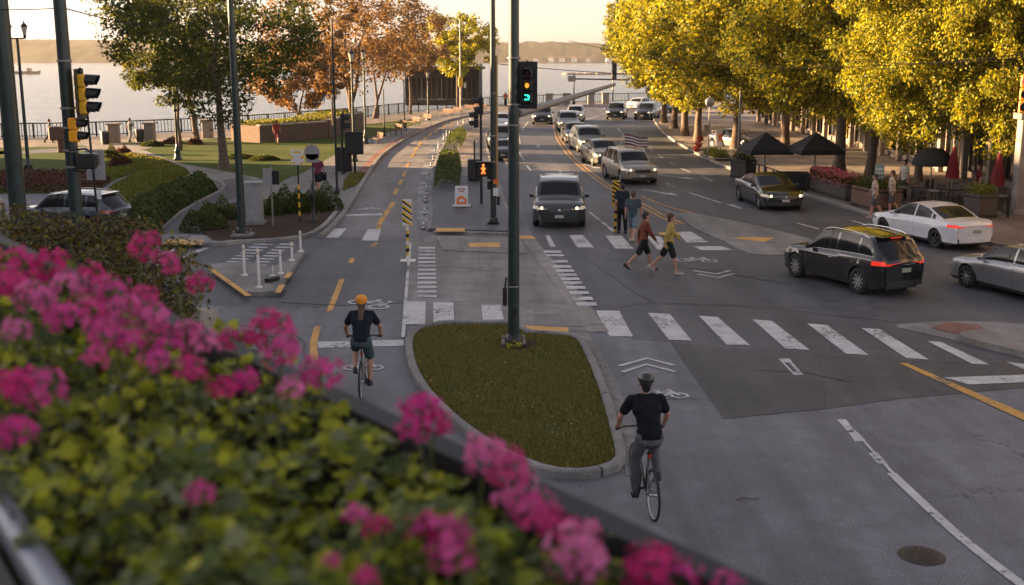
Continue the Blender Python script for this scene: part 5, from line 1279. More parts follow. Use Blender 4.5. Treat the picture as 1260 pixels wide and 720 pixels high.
# signals and boxes near the walkway corner
p = G(424, 215); t = signal_head('traffic_signal', 'black two section signal above the dark boxes at the walkway corner', Vector((p.x, p.y, ZT(150, p.y))), R(0), 2, BLACKM, (), .14, False); t.scale = (1.3,) * 3
t = thing('post', 'short black post under the two section signal at the walkway corner', 'pole', p); m = MB(); m.path([(-.1, 0, 0), (-.1, 0, ZT(145, p.y))], .06, 8); m.build('pole', BLACKM, t)
for lab, px, w, h0, h1 in (('large black signal back with bolts at the walkway corner', (437, 214), 1.0, 190, 162), ('black controller cabinet behind the tall thin pole', (424, 213), .85, 211, 181)):
    p = G(*px); z0, z1 = ZT(h0, p.y), ZT(h1, p.y); t = thing('controller_box', lab, 'box', p); m = MB(); m.box((0, 0, (z0 + z1) / 2), (w, .4, z1 - z0), 0, 0, .05); m.build('cabinet', BLACKM, t)
    m = MB(); m.tube((0, 0, 0), (0, 0, z0 + .02), .07); m.build('post', BLACKM, t); m = MB(); m.box((0, -.21, (z0 + z1) / 2), (w * .8, .02, (z1 - z0) * .8)); m.build('door', TRIM, t)
# lit horizontal arm with lamp far centre
p = G(706, 131.5); t = street_lamp('far lamp post at the railing with a sideways signal arm', (706, 131.5), 90, .10, 0, group=None, Hh=ZT(90, p.y)); m = MB(); zz = ZT(97, p.y); m.tube((-.5, 0, zz), (6.8, -2, zz - .1), .09); m.build('arm', BLACKM, t); m = MB(); m.box((-.3, 0, zz), (1.0, .5, .7), 0, 0, .05); m.build('signal_box', GALV, t)
# right edge signal
p = AT(1262, 116, 32); t = signal_head('traffic_signal', 'orange framed signal with red lamp hanging at the right edge of the photo', p, R(-112), 3, pbr("signal_orange2", (.70, .28, .02), .45), (lens("lamp_red", (1, .03, .02), .6), None, None), .14, False); t.scale = (.9, .9, .98)

# ---------------- cables
CABM = pbr('cable_sheath', (.008, .008, .008), .9, spec=.1)
def cable(label, a, b, sag, r=.018):
    pts = [a.lerp(b, i / 14) - Vector((0, 0, sag * 4 * (i / 14) * (1 - i / 14))) for i in range(15)]; m = MB(); m.path(pts, r, 4); tag(m.build('cable', CABM), label, 'cable')
cable('thin overhead cable from the left edge to the left signal pole', AT(-60, 10, 22), AT(76, 10, 21), .03, .008)
cable('thin overhead cable from the left signal pole into the green tree', AT(79, 10, 21), AT(200, 32, 50), .1, .012)
cable('lower of the thin cables crossing in front of the trees on the right', AT(606, 78, 43.8), AT(1010, 84, 60), .4, .014)
cable('upper cable crossing in front of the trees at far right', AT(700, 50, 60), AT(1300, 62, 36), .9, .013)
cable('second cable close below the upper one at far right', AT(1040, 74, 45), AT(1300, 66, 36), .2, .012)

# ---------------- signs, cabinet, delineators
p = G(314, 275, .12); t = thing('utility_cabinet', 'pale grey utility cabinet beside the tall green pole in the mulch bed', 'cabinet', p, R(4)); h = ZT(224, p.y) - .12
m = MB(); m.box((0, 0, h / 2 + .04), (.62, .62, h - .08), 0, 0, .02); m.build('body', GREYM, t); m = MB(); m.box((0, 0, h - .01), (.68, .68, .06), 0, 0, .015); m.build('lid', GREYM, t)
m = MB(); m.box((0, -.315, h / 2), (.52, .012, h * .82), 0, 0, .004); d_ = m.build('door', GREYM, t); m = MB(); m.box((.2, -.33, h * .55), (.03, .03, .12)); m.build('handle', GALV, d_); m = MB(); m.box((0, 0, .04), (.8, .8, .08)); m.build('plinth', CONC, t)
def post_sign(name, label, basepx, toppx_y, panels, postmat=BLACKM, r=.035, cat='sign'):
    p = G(basepx[0], basepx[1], .12); t = thing(name, label, cat, p); m = MB(); m.tube((0, 0, 0), (0, 0, ZT(toppx_y, p.y) - .12), r); m.build('post', postmat, t)
    for nm, cx, y0, y1, w, mat in panels:
        z0, z1 = ZT(y1, p.y) - .12, ZT(y0, p.y) - .12; m = MB(); m.box((cx, -.05, (z0 + z1) / 2), (w, .02, z1 - z0), 0, 0, .005); m.build(nm, mat, t)
    return t, p
t, p = post_sign('road_sign', 'back of two overlapping grey shields on a thin galvanised post in the mulch bed', (336, 278), 202, [('plate', -.12, 207, 229, .36, GREYS), ('plate', .18, 210, 227, .28, BLACKM)], GALV)
t, p = post_sign('road_sign', 'square sign framed in yellow and white on a yellow banded post', (369, 272), 185, [('plate', 0, 184, 203, .5, WHITES)], BLACKM)
z0, z1 = ZT(203, p.y) - .12, ZT(184, p.y) - .12
for a, b, c, d in ((-.2, 0, .1, .12), (.2, 0, .1, .12), (0, .2, .3, .08), (-.16, -.22, .12, .08), (.16, -.22, .12, .08)): m = MB(); m.box((a, -.065, (z0 + z1) / 2 + b), (c, .01, d)); m.build('yellow_mark', YELP, t)
for z in (.2, .55, .9, 1.25): m = MB(); m.tube((0, 0, z), (0, 0, z + .2), .042); m.build('band', YELP, t)
p = G(386, 240, .12); t = thing('road_sign', 'back of a rounded grey sign on a black post near the walkway', 'sign', p); m = MB(); z = ZT(190, p.y); m.tube((0, 0, 0), (0, 0, z + .4), .035); m.build('post', BLACKM, t)
m = MB(); m.lathe([(.001, .012), (.36, .012), (.36, -.012), (.001, -.012)], 24, (0, -.05, z - .02), axis='y', smooth=False); m.box((0, -.05, z - .3), (.6, .024, .4)); m.build('plate', GREYS, t)
p = G(386, 273, .12); t = thing('bollard', 'short black bollard lamp in the bed beside the bush', 'bollard', p); m = MB(); m.lathe([(.2, 0), (.2, .1), (.09, .2), (.07, .9), (.11, .95), (.11, 1.15), (.04, 1.25), (.03, 1.6), (.001, 1.62)], 10); m.build('column', BLACKM, t)
for s in (-.12, .12): m = MB(); m.box((s, -.05, 1.35), (.1, .1, .16), 0, 0, .02); m.build('lamp', GREYM, t)
# striped object marker
p = G(502, 322); t = thing('object_marker', 'yellow and white striped marker board where the white line begins', 'marker', p); z0, z1 = ZT(278, p.y), ZT(245, p.y)
m = MB(); m.box((0, 0, (z0 + z1) / 2), (.32, .02, z1 - z0), 0, 0, .006); bd = m.build('board', WHITES, t)
for k in range(4):
    zc = z0 + (k + .6) * (z1 - z0) / 4.2; m = MB(); m.add([(-.155, -.014, zc + .10), (.155, -.014, zc - .14), (.155, -.014, zc - .05), (-.155, -.014, zc + .19 if zc + .19 < z1 else z1)], [(0, 1, 2, 3)]); m.add([(-.155, -.013, zc + .02), (.155, -.013, zc - .2 if zc - .2 > z0 else z0), (.155, -.013, zc - .14), (-.155, -.013, zc + .10)], [(0, 1, 2, 3)], 1); m.build('stripe', [YELP, BLACKM], bd)
m = MB(); m.tube((0, .03, 0), (0, .03, z1), .04); m.build('post', YELP, t)
for k in range(5): m = MB(); z = .15 + k * z0 / 5; m.box((0, -.02, z), (.11, .02, .11), 0, 0); m.build('stripe', BLACKM if k % 2 else WHITES, t)
m = MB(); m.box((0, 0, .03), (.5, .4, .06), 0, 0, .02); m.build('foot', WHITEP, t)
# hazard marker near the pedestrians
p = G(757, 285); t = thing('object_marker', 'tall black and yellow diagonally striped hazard marker behind the pedestrians', 'marker', p); z1 = ZT(222, p.y); z0 = ZT(254, p.y)
m = MB(); m.box((0, 0, (z0 + z1) / 2), (.28, .03, z1 - z0), 0, 0, .008); bd = m.build('board', YELP, t)
n = 6
for k in range(n):
    zc = z0 + (k + .1) * (z1 - z0) / n; hs = (z1 - z0) / n * .5; m = MB(); m.add([(-.14, -.018, min(z1, zc + .18)), (.14, -.018, max(z0, zc)), (.14, -.018, min(z1, zc + hs)), (-.14, -.018, min(z1, zc + .18 + hs))], [(0, 1, 2, 3)]); m.build('stripe', BLACKM, bd)
m = MB(); m.box((0, .02, z0 / 2), (.1, .05, z0)); m.build('post', YELP, t)
for k in range(4): m = MB(); m.box((0, -.01, .15 + k * .3), (.102, .02, .13)); m.build('stripe', BLACKM, t)
# a frame sign
p = G(568, 254, .12); t = thing('a_frame_sign', 'small white folding sign with an orange picture standing on the dark platform', 'sign', p); h = ZT(229, p.y) - .12; w = .56
for s, a in ((-1, 0), (1, 0)):
    m = MB(); m.add([(-w / 2, s * .22, .06), (w / 2, s * .22, .06), (w / 2, s * .04, h), (-w / 2, s * .04, h), (-w / 2, s * .19, .06), (w / 2, s * .19, .06), (w / 2, s * .01, h), (-w / 2, s * .01, h)], [(0, 1, 2, 3), (4, 5, 6, 7), (0, 1, 5, 4), (1, 2, 6, 5), (2, 3, 7, 6), (3, 0, 4, 7)]); bd = m.build('panel', WHITES, t)
    if s < 0:
        sl = lambda x, z: (x, -.22 + .18 * (z - .06) / (h - .06) - .008, z)
        m = MB(); m.add([sl(-.22, .12), sl(.22, .12), sl(.24, .3), sl(.1, .44), sl(-.04, .5), sl(-.2, .36)], [(0, 1, 2, 3, 4, 5)]); m.build('orange_picture', ORNG, bd)
        m = MB(); m.add([sl(-.1, .22), sl(.12, .22), sl(.14, .3), sl(0, .36), sl(-.12, .3)], [(0, 1, 2, 3, 4)]); q_ = m.build('pale_shape', WHITES, bd); q_.location = (0, -.004, 0)
        for k, (x0, x1) in enumerate(((-.16, -.03), (.0, .16), (-.1, .12))): m = MB(); z = .74 - (k // 2) * .1; m.add([sl(x0, z), sl(x1, z), sl(x1, z + .05), sl(x0, z + .05)], [(0, 1, 2, 3)]); m.build('red_line', pbr("dull_red", (.35, .12, .1), .6), bd)
m = MB(); m.box((0, -.24, .04), (.8, .12, .06), 0, 0, .015); m.box((0, .24, .04), (.8, .12, .06), 0, 0, .015); m.build('foot', WHITEP, t)
# flexible delineator posts of the corner island
WG = 'white flexible posts round the corner island'
for k, (b, ty, lab) in enumerate((((301, 339), 301, 'tallest white post near the left tip of the striped corner island'), ((319, 354), 306, 'white post nearest the camera on the striped corner island'), ((345.5, 337), 308, 'white post with the orange base midway along the right kerb of the corner island'), ((336, 340), 326, 'short thin pale post beside the grey box on the corner island'), ((359.5, 321), 298, 'white post second from the far end of the corner island kerb'), ((370, 310), 284, 'white post at the far tip of the corner island'))):
    p = G(b[0], b[1], .13); h = ZT(ty, p.y) - .13; t = thing('delineator_post', lab, 'post', p, 0, WG); m = MB(); r = .04 if k != 3 else .015; m.lathe([(r, .04), (r, h - .02), (r * .6, h), (.001, h)], 10); m.build('tube', WHITEP, t)
    m = MB(); m.lathe([(.10, 0), (.10, .03), (.045, .06)], 12); m.build('foot', WHITEP, t)
    if k != 3: m = MB(); m.lathe([(r + .003, h - .16), (r + .003, h - .1)], 10); m.build('reflective_band', pbr("band_tan", (.5, .38, .26), .5), t)
p = G(335, 346, .13); m = MB(); m.box((0, 0, .06), (.2, .5, .13), R(-25), 0, .02); tag(m.build('drain_box', BLACKM, None, p), 'small dark box lying on the corner island by the right kerb', 'box')
# delineators along the bikeway: white separator strip with posts
mb = ribbon(smooth(gp([(525, 281), (526, 262), (525, 240), (527.5, 212), (535, 190), (543, 175)]), 4), .85, Z4); mb.build('separator_paint', P_WHITE2, bikeway)
line = dense(smooth(gp([(517, 283), (519, 262), (521, 240), (526, 212), (534, 190), (545, 172), (556, 160.5), (571, 152.5), (588, 147.5)]), 4), 4.0)
for i, p in enumerate(line):
    t = thing('delineator_post', 'white flexible post in the row between the bikeway and the median', 'post', p + Vector((.12, 0, 0)), 0, 'white posts along the bikeway separator'); h = .55 if i > 7 else .3
    m = MB(); m.lathe([(.032, .03), (.032, h), (.001, h + .01)], 8); m.build('tube', WHITEP, t); m = MB(); m.lathe([(.11, 0), (.11, .03), (.045, .06)], 8); m.build('foot', BLACKM, t)
    m = MB(); m.lathe([(.034, h - .14), (.034, h - .09)], 8); m.build('reflective_band', TRIM, t)
for i, (a, b) in enumerate(zip(line[:9], line[1:10])):
    m = MB(); q = a.lerp(b, .5) + Vector((.42, 0, 0)); ang = math.atan2((b - a).y, (b - a).x); m.box(q + Vector((0, 0, .03)), (2.4, .20, .06), ang, 0, .04); o = m.build('separator_kerb', WHITEP, bikeway)

# ---------------- people
navy = cloth('navy', (.022, .03, .045)); black = cloth('black', (.012, .013, .016)); rust = cloth('rust', (.17, .055, .035)); must = cloth('mustard', (.38, .29, .09)); denim = cloth('denim', (.14, .19, .24)); blueg = cloth('bluegrey', (.06, .085, .10)); dshort = cloth('dark_shorts', (.022, .024, .03)); greyp = cloth('grey_trousers', (.10, .10, .11)); teal = cloth('teal_shorts', (.055, .085, .095)); beige = cloth('beige', (.42, .34, .27)); darkn = cloth('inknavy', (.014, .018, .028))
BS = pbr("shoe_black", (.02, .02, .022), .6); LS = pbr("shoe_light", (.42, .38, .33), .6); OR = pbr("orange_helmet", (.72, .27, .015), .55); BH = pbr("black_helmet", (.02, .022, .022), .3, 0, .3)
WALKG = 'people crossing at the far crosswalk'
def feet(pose, z=0): return z
def walk(a, b, arm=22, lean=4): return dict(Lleg=(a, 8 if a > 0 else 22), Rleg=(b, 8 if b > 0 else 22), Larm=(-arm if a > 0 else arm * .8, 18), Rarm=(arm * .8 if a > 0 else -arm, 18), lean=lean, Lfoot=0 if a > 0 else -35, Rfoot=0 if b > 0 else -35)
def ground_person(px, ang, pose, **k):
    p = G(*px); thl = []
    for key in 'LR':
        th, kn = pose.get(key + 'leg', (0, 0)); thl.append(.93 - .44 * math.cos(R(th)) - .43 * math.cos(R(th - kn)) - .085)
    p.z = -min(thl) * (k.get('hh', 1.72) / 1.72) + k.pop('z', 0)
    o = person('person', k.pop('label'), p, ang, pose, k.pop('top'), k.pop('bottom'), k.pop('shoe'), k.pop('hairc'), group=k.pop('group', WALKG), **k); s = k.get('hh', 1.72) / 1.72; o.scale = (s, s, s); return o
BR = (.045, .028, .018); DK = (.018, .014, .012)
ground_person((765, 287), R(105), dict(Lleg=(4, 4), Rleg=(-6, 4), Larm=(-2, 10), Rarm=(2, 12), lean=3), label='person in navy shirt and black trousers standing beside the striped hazard marker', top=navy, bottom=black, shoe=BS, hairc=DK, shorts=False, hh=1.78)
ground_person((778, 298), R(75), walk(18, -20, 16), label='person in blue grey top and denim shorts left of the rust shirted one', top=blueg, bottom=denim, shoe=LS, hairc=(.07, .035, .022), hh=1.76)
ground_person((791, 333), R(8), walk(24, -26, 24, 6), label='person in rust red shirt and dark shorts striding over the crosswalk', top=rust, bottom=dshort, shoe=BS, hairc=BR, sleeve='long', hh=1.80)
ground_person((822, 337), R(-2), walk(-24, 20, 30, 5), label='person in mustard yellow jacket and black shorts striding over the far crosswalk', top=must, bottom=dshort, shoe=LS, hairc=(.06, .03, .02), sleeve='long', hh=1.80, jacket=True, fem=True) if False else ground_person((822, 337), R(-2), walk(-24, 20, 30, 5), label='person in mustard yellow jacket and black shorts striding over the far crosswalk', top=must, bottom=dshort, shoe=LS, hairc=(.06, .03, .02), sleeve='long', hh=1.80, jacket=True)
SG = 'people walking on the right sidewalk'
ground_person((1075, 268), R(170), walk(14, -14, 12), label='person in beige shirt, left one of the pair by the wooden planter', top=beige, bottom=greyp, shoe=LS, hairc=BR, group=SG, hh=1.72, z=.0)
ground_person((1096, 265), R(172), walk(10, -12, 10), label='person in beige shirt, right one of the pair by the wooden planter', top=beige, bottom=greyp, shoe=LS, hairc=BR, group=SG, hh=1.78, z=.0)
PG = 'people in the park and on the promenade'
for px, ang, a, lab, tp, bt, hc, sh in (((341, 178), 95, 14, 'person in red top and red shorts walking on the lawn by the brick planter', cloth('brickred', (.26, .05, .05)), cloth('redshort', (.22, .06, .06)), DK, True),
        ((392, 237), 80, 10, 'person with pink and dark top carrying a dark bag beside the round sign back', cloth('pinkdark', (.16, .04, .07)), dshort, DK, True),
        ((62, 176), 20, 16, 'dark clothed person on the promenade left of the left signal pole', cloth('slate_top', (.10, .11, .13)), black, DK, False),
        ((161, 175), 60, 6, 'person in a grey top standing at the promenade railing near the small tree', cloth('greytop', (.16, .18, .21)), cloth('lightpants', (.25, .27, .30)), DK, False),
        ((622, 130.5), 90, 8, 'far person in orange red top at the railing between the two middle poles', cloth('orangered', (.38, .09, .04)), black, DK, False)):
    ground_person(px, R(ang), walk(a, -a, 10), label=lab, top=tp, bottom=bt, shoe=BS, hairc=hc, shorts=sh, group=PG, vox=.024)
# bag held by the person on the walkway
p = G(397, 235); m = MB(); m.box((0, 0, .72), (.42, .2, .42), 0, 0, .05); m.path([(-.12, 0, .92), (-.08, 0, 1.08), (.08, 0, 1.08), (.12, 0, .92)], .015, 5); o = m.build('bag', black, None, p); tag(o, 'dark shoulder bag at the side of the person by the round sign back', 'bag')
# cyclists
b2p = G(803, 640); a2 = R(97); d2 = Vector((math.cos(a2), math.sin(a2), 0)); loc2 = b2p + d2 * .50
bk2, bb = bicycle('black bicycle ridden past the grass island by the rider in grey trousers', loc2, a2, pbr("frame_black", (.05, .05, .055), .3, .3, .5), dn=1)
rider('cyclist in black shirt, grey trousers and dark helmet riding beside the grass island', loc2, a2, 1, bb, top=black, bottom=greyp, shoe=BS, hairc=DK, shorts=False, helmet=BH) if False else None
def mk_rider(label, bl, rz, dn, top, bottom, hairc, **k):
    off = Vector((-.24, 0, .125)); M = Matrix.Rotation(rz, 3, 'Z'); pose = dict(lean=25, curve=9, head=-2, fem=k.pop('fem', False))
    for key, s in (('L', 1), ('R', -1)):
        q = 1 if s == dn else -1; ped = bb + Vector((-.05, .125 * s, .105)) + Vector((.09, 0, -.145)) * q - off; hip = Vector((0, .09 * s, .93)); d = ped - hip; L = min(d.length, .868)
        aa = math.sqrt(max(.0004, .44 ** 2 - (L / 2) ** 2)); f = Vector((1, 0, .4)); f = (f - d.normalized() * f.dot(d.normalized())).normalized()
        pose[key + 'leg_pts'] = (hip + d * .5 + f * aa + Vector((0, .03 * s, 0)), ped); pose[key + 'foot'] = (1, .05 * s, -.12)
        grip = Vector((.335, .315 * s, 1.025)) - off; sh = Vector((.22, .19 * s, 1.395)); dd = grip - sh
        pose[key + 'arm_pts'] = (sh + dd * .5 + Vector((-.05, .07 * s, -.03)), grip + Vector((-.06, 0, .025))); pose[key + 'hand'] = (.8, -.12 * s, -.22)
    pose['curl'] = (0, 0, -1)
    return person('person', label, Vector(bl) + M @ off, rz, pose, top, bottom, BS, hairc, fingers=True, vox=.013, **k)
rid2 = mk_rider('cyclist in black shirt, grey trousers and dark helmet riding beside the grass island', loc2, a2, 1, black, greyp, DK, shorts=False, helmet=BH)
b1p = G(444.5, 492); a1 = R(92); d1 = Vector((math.cos(a1), math.sin(a1), 0)); loc1 = b1p + d1 * .5
bk1, bb = bicycle('grey bicycle with rear rack ridden by the long haired cyclist in the orange helmet', loc1, a1, pbr("frame_grey", (.18, .19, .20), .3, .5, .5), dn=-1, rack=True)
rid1 = mk_rider('cyclist with long brown hair, orange helmet and navy shirt on the left road', loc1, a1, -1, darkn, teal, (.075, .045, .03), longhair=True, helmet=OR, fem=True)

for bike_, rid_, K in ((bk2, rid2, 1.10), (bk1, rid1, 1.06)):      # both a little larger than the average adult
    pv_ = bike_.location + Vector((math.cos(bike_.rotation_euler.z), math.sin(bike_.rotation_euler.z), 0)) * -.5
    for o in (bike_, rid_): o.location = pv_ + (o.location - pv_) * K; o.scale = (K, K, K)
# ---------------- promenade railing, stone piers, park things
def railing(name, label, pts, h=1.15, post_step=2.4, mat=BLACKM, bal=True):
    t = thing(name, label, 'railing', pts[0]); o = Vector(pts[0]); P = [Vector(p) - o for p in pts]; m = MB(); up = Vector((0, 0, h)); m.path([p + up for p in P], .05, 5); m.build('top_rail', mat, t); m = MB(); m.path([p + Vector((0, 0, .15)) for p in P], .035, 4); m.build('bottom_rail', mat, t)
    for p in dense(P, post_step): m = MB(); m.box(p + Vector((0, 0, h / 2)), (.12, .12, h)); m.build('post', mat, t)
    if bal:
        m = MB()
        for p in dense(P, .30): m.box(p + Vector((0, 0, h / 2)), (.045, .045, h - .1))
        b = m.build('balusters', mat, t); b['kind'] = 'stuff'
sh2 = [p + Vector((0, 1.4, 0)) for p in shore]
railing('railing', 'dark metal railing along the promenade at the left', [sh2[i] for i in range(0, 5)])
railing('railing', 'dark metal railing along the promenade behind the brown trees', [sh2[i] for i in range(4, 9)])
railing('railing', 'dark metal railing at the far end of the street above the water', [sh2[i] for i in range(8, 13)], post_step=3.4)
for k, (px, lab) in enumerate((((141, 176), 'stone pier of the railing beside the left path'), ((185, 174.5), 'stone pier of the railing right of the standing person'), ((256, 170), 'stone pier of the railing left of the big green tree trunk'))):
    p = G(*px) ; m = MB(); m.box((0, 0, .68), (.75, .75, 1.36), 0, 0, .05); t = thing('stone_pier', lab, 'pier', p); m.build('shaft', STONE, t); m = MB(); m.box((0, 0, 1.42), (.95, .95, .13), 0, 0, .03); m.build('cap', STONE, t)
for k, px in enumerate(((676, 129.5), (697, 129), (727, 128.5), (745, 128))):
    t = thing('stone_pier', ('short orange lit pier at the far railing, left of the far lamp post', 'short orange lit pier at the far railing, close left of the far lamp post', 'short orange lit pier at the far railing, close right of the far lamp post', 'short orange lit pier at the far railing, near the first street tree')[k], 'pier', G(*px), 0, 'piers at the far railing'); m = MB(); m.box((0, 0, .7), (.9, .9, 1.4), 0, 0, .05); m.build('shaft', STONE, t); m = MB(); m.box((0, 0, 1.45), (1.1, 1.1, .12), 0, 0, .03); m.build('cap', STONE, t)
# trash bins
for px, lab, mt in (((172, 175), 'black bin at the promenade railing', BLACKM), ((130, 178), 'small dark bin beside the stone pier', BLACKM)):
    t = thing('bin', lab, 'bin', G(*px)); m = MB(); m.lathe([(.3, 0), (.34, .9), (.3, 1.0), (.001, 1.02)], 12, mi=0); m.build('drum', mt, t); m = MB(); m.lathe([(.35, .9), (.36, .96), (.35, 1.0)], 12); m.build('rim', GALV, t)
t = thing('information_board', 'brown box shaped board on a post in the lawn left of the signal pole', 'board', G(76, 188)); m = MB(); m.box((0, 0, 1.3), (1.5, .5, .95), 0, 0, .1); m.build('board', pbr("brown_board", (.14, .075, .06), .7, 0, 0, .2), t); m = MB(); m.box((0, 0, .4), (.4, .3, .85), 0, 0, .03); m.build('post', WOOD, t)
# brick planter walls
def brick_wall(label, a, b, h, th=.5):
    a, b = Vector(a), Vector(b); d = b - a; L = d.length; ang = math.atan2(d.y, d.x); t = thing('brick_planter', label, 'planter', a, ang); m = MB(); m.box((L / 2, 1.6, h / 2), (L, 3.6, h)); m.build('wall', BRICK, t)
    m = MB(); n = max(1, round(L / 1.6))
    for i in range(n): m = MB(); m.box(((i + .5) * L / n, 0, h + .05), (L / n - .03, .55, .12), 0, 0, .02); m.build('coping_stone', STONE, t)
    rs = np.random.RandomState(3); q = np.column_stack([rs.uniform(0, L, 1500), rs.uniform(.3, 3.3, 1500), h + rs.uniform(0, .3, 1500)]); o = quads_obj('ground_cover', leaf_arrays(q, np.tile([0, 0, 1.], (1500, 1)), .22, rs), LEAF_HY, t); o['kind'] = 'stuff'; return t
brick_wall('low brick planter wall with stone coping on the lawn, straight left part', G(318, 176), G(402, 170), 1.25)
brick_wall('low brick planter wall running away to the right behind the lamp pair', G(403, 170), G(446, 157), 1.35)
# benches
def bench(label, px, rz):
    t = thing('bench', label, 'bench', G(*px), rz, 'benches along the walkway')
    for k in range(4): m = MB(); m.box((0, -.18 + k * .12, .45), (1.7, .09, .035)); m.build('seat_slat', WOOD, t)
    for k in range(3): m = MB(); m.box((0, .24 + k * .03, .58 + k * .13), (1.7, .03, .1)); m.build('back_slat', WOOD, t)
    for s in (-.75, .75): m = MB(); m.path([(s, -.2, 0), (s, -.2, .45), (s, .22, .45), (s, .32, .95)], .03, 5); m.path([(s, .25, 0), (s, .22, .45)], .03, 5); m.path([(s, -.2, .45), (s, -.2, .66), (s, .25, .66)], .022, 5); m.build('bench_frame', BLACKM, t)
for k, (px, rz) in enumerate((((464, 178), -70), ((487, 166), -66), ((493, 161), -62), ((509, 156), -60), ((523, 152), -58), ((549, 144.5), -45), ((560, 142), -40), ((577, 139), -35), ((590, 137.5), -30))):
    bench(('nearest bench on the walkway, at the thin black post', 'second bench from the camera along the walkway', 'third bench from the camera along the walkway', 'fourth bench along the walkway near the thin dark post', 'bench beside the lantern lamp in front of the dark building', 'bench right of the lantern lamp before the dark building', 'bench left of the pale signal pole before the dark building', 'bench right of the pale signal pole', 'farthest bench of the row, beside the far railing')[k], px, R(rz))
# low dark hall
t = thing('hall', 'low dark hall with window bays behind the far trees at the water', 'building', G(543, 130.5) + Vector((0, 1.5, 0)), R(-3)); m = MB(); m.box((0, 3, 2.3), (9.6, 6, 4.6)); m.build('wall', pbr("dark_hall", (.022, .016, .016), .8, 0, 0, .4, 2), t)
m = MB(); m.box((0, 3, 4.75), (10.4, 7, .35), 0, 0, .05); m.build('roof', pbr("hall_roof", (.10, .07, .07), .7), t)
for k in range(7): m = MB(); m.box((-3.9 + k * 1.3, -.02, 2.2), (.95, .08, 2.6)); w_ = m.build('window', GLASS, t); m = MB(); m.box((-3.9 + k * 1.3, -.08, .8), (1.1, .1, .12)); m.box((-3.9 + k * 1.3, -.08, 2.2), (.06, .08, 2.6)); m.build('window_frame', STONE if k % 2 else WOOD, w_)

# ---------------- planting
def bush(name, label, px, h, rx, ry, n, size, mat, cat='bush', rz=0, z=.1, seed=2, group=None):
    c = G(*px); t = thing(name, label, cat, c, 0, group); hedge_obj('foliage', ell(0, 0, rx, ry, 14, rz), h, n, size, mat, z * 0, seed, t, .5, min(rx, ry)); m = MB()
    for k in range(5): a = k * 1.256; m.path([(math.cos(a) * .1, math.sin(a) * .1, 0), (math.cos(a) * rx * .4, math.sin(a) * ry * .4, h * .7)], [.03, .012], 4)
    m.build('stem', BARK, t); return t
def hedge(label, outline_px, h, n, size, mat, seed=1, z=0, name='hedge', edge=.35, tn=.35, cat='hedge', group=None):
    P = gp(outline_px); o = hedge_obj(name, P, h, n, size, mat, z, seed, None, tn, edge); return tag(o, label, cat, group)
hedge('low boxy green hedge on the median platform, nearer one behind the white folding sign', [(534, 236), (564, 236), (568, 212), (566, 199), (541, 200), (536, 214)], .75, 5200, .11, LEAF_H, 3, .1, edge=.2)
hedge('small low hedge on the median platform, farther one', [(547, 184), (568, 184), (575, 167), (560, 168), (550, 175)], .65, 2600, .12, LEAF_H, 4, .1, edge=.3)
hedge('dense rounded green hedge between the dark path and the parked estate car', [(148, 289), (190, 291), (205, 277), (222, 262), (250, 246), (268, 236), (262, 228), (240, 226), (215, 236), (180, 250), (155, 262)], .75, 15000, .15, LEAF_H, 5, edge=.8, tn=.5)
hedge('lighter green ground cover mound above the retaining wall', [(130, 262), (160, 258), (200, 238), (236, 218), (228, 208), (200, 210), (170, 214), (140, 228), (122, 244)], .35, 12000, .16, LEAF_HY, 6, edge=1.2, tn=.5)
hedge('yellow green planting between the lawn and the light path', [(128, 222), (170, 214), (228, 208), (200, 196), (170, 190), (140, 186), (132, 200)], .22, 7000, .16, LEAF_HY, 16, edge=1.5, tn=.5)
hedge('red barberry hedge behind the parked estate car', [(-40, 238), (60, 238), (120, 236), (138, 222), (100, 220), (40, 219), (-40, 220)], .55, 9000, .13, LEAF_R, 7, edge=.8, tn=.5)
bush('bush', 'dark red round bush beside the light path', (105 * 1.0, 184.5 + 8), .8, .7, .6, 900, .12, LEAF_R, seed=8) if False else None
for k, (px, h, r, mt, lab) in enumerate((((149, 206), .8, .75, LEAF_R, 'dark red round bush beside the ground cover, nearer one'), ((136, 196), .9, .6, LEAF_G, 'small upright green shrub left of the light path'), ((152, 191), .6, .6, LEAF_R, 'small dark red bush left of the light path, farther one'),
        ((251, 284), 1.0, .95, LEAF_H, 'dark green clipped bush at the left end of the mulch bed'), ((270, 272), .9, .9, LEAF_H, 'dark green clipped bush behind the one at the left end of the mulch bed'), ((347, 262), 1.1, .75, LEAF_H, 'green bush right behind the grey cabinet'), ((334, 268), .95, .5, LEAF_H, 'narrow dark bush between the grey cabinet and the sign post'), ((362, 264), .95, .85, LEAF_H, 'green bush at the yellow banded sign post'), ((382, 262), 1.1, 1.0, LEAF_H, 'green bush behind the black bollard lamp'), ((398, 260), 1.15, .9, LEAF_H, 'green bush at the kerb end of the mulch bed'),
        ((212, 177), .5, .8, LEAF_R, 'low dark shrub on the far lawn left of the lamp post'), ((187, 180), .4, .9, LEAF_G, 'low green shrub on the far lawn beside the light path'), ((240, 178), .55, .6, LEAF_R, 'low dark shrub on the far lawn at the slender tree'), ((292, 195), .3, 1.2, LEAF_G, 'flat green shrub on the lawn right of the big tree trunk'), ((325, 197), .3, 1.0, LEAF_G, 'flat green shrub on the lawn below the red clothed person'))):
    bush('bush', lab, px, h, r, r * .85, int(900 + 1300 * r), .10 if r < 1 else .12, mt, seed=20 + k)
# grass around walkway posts
for o_, lab in ((([(422, 236), (440, 228), (452, 215), (436, 212), (424, 222)]), 'dry grass square round the thin posts at the walkway'),):
    tag(grass('grass', gp(o_), 3500, .12, .02, TURF, 8, .02), lab, 'grass')

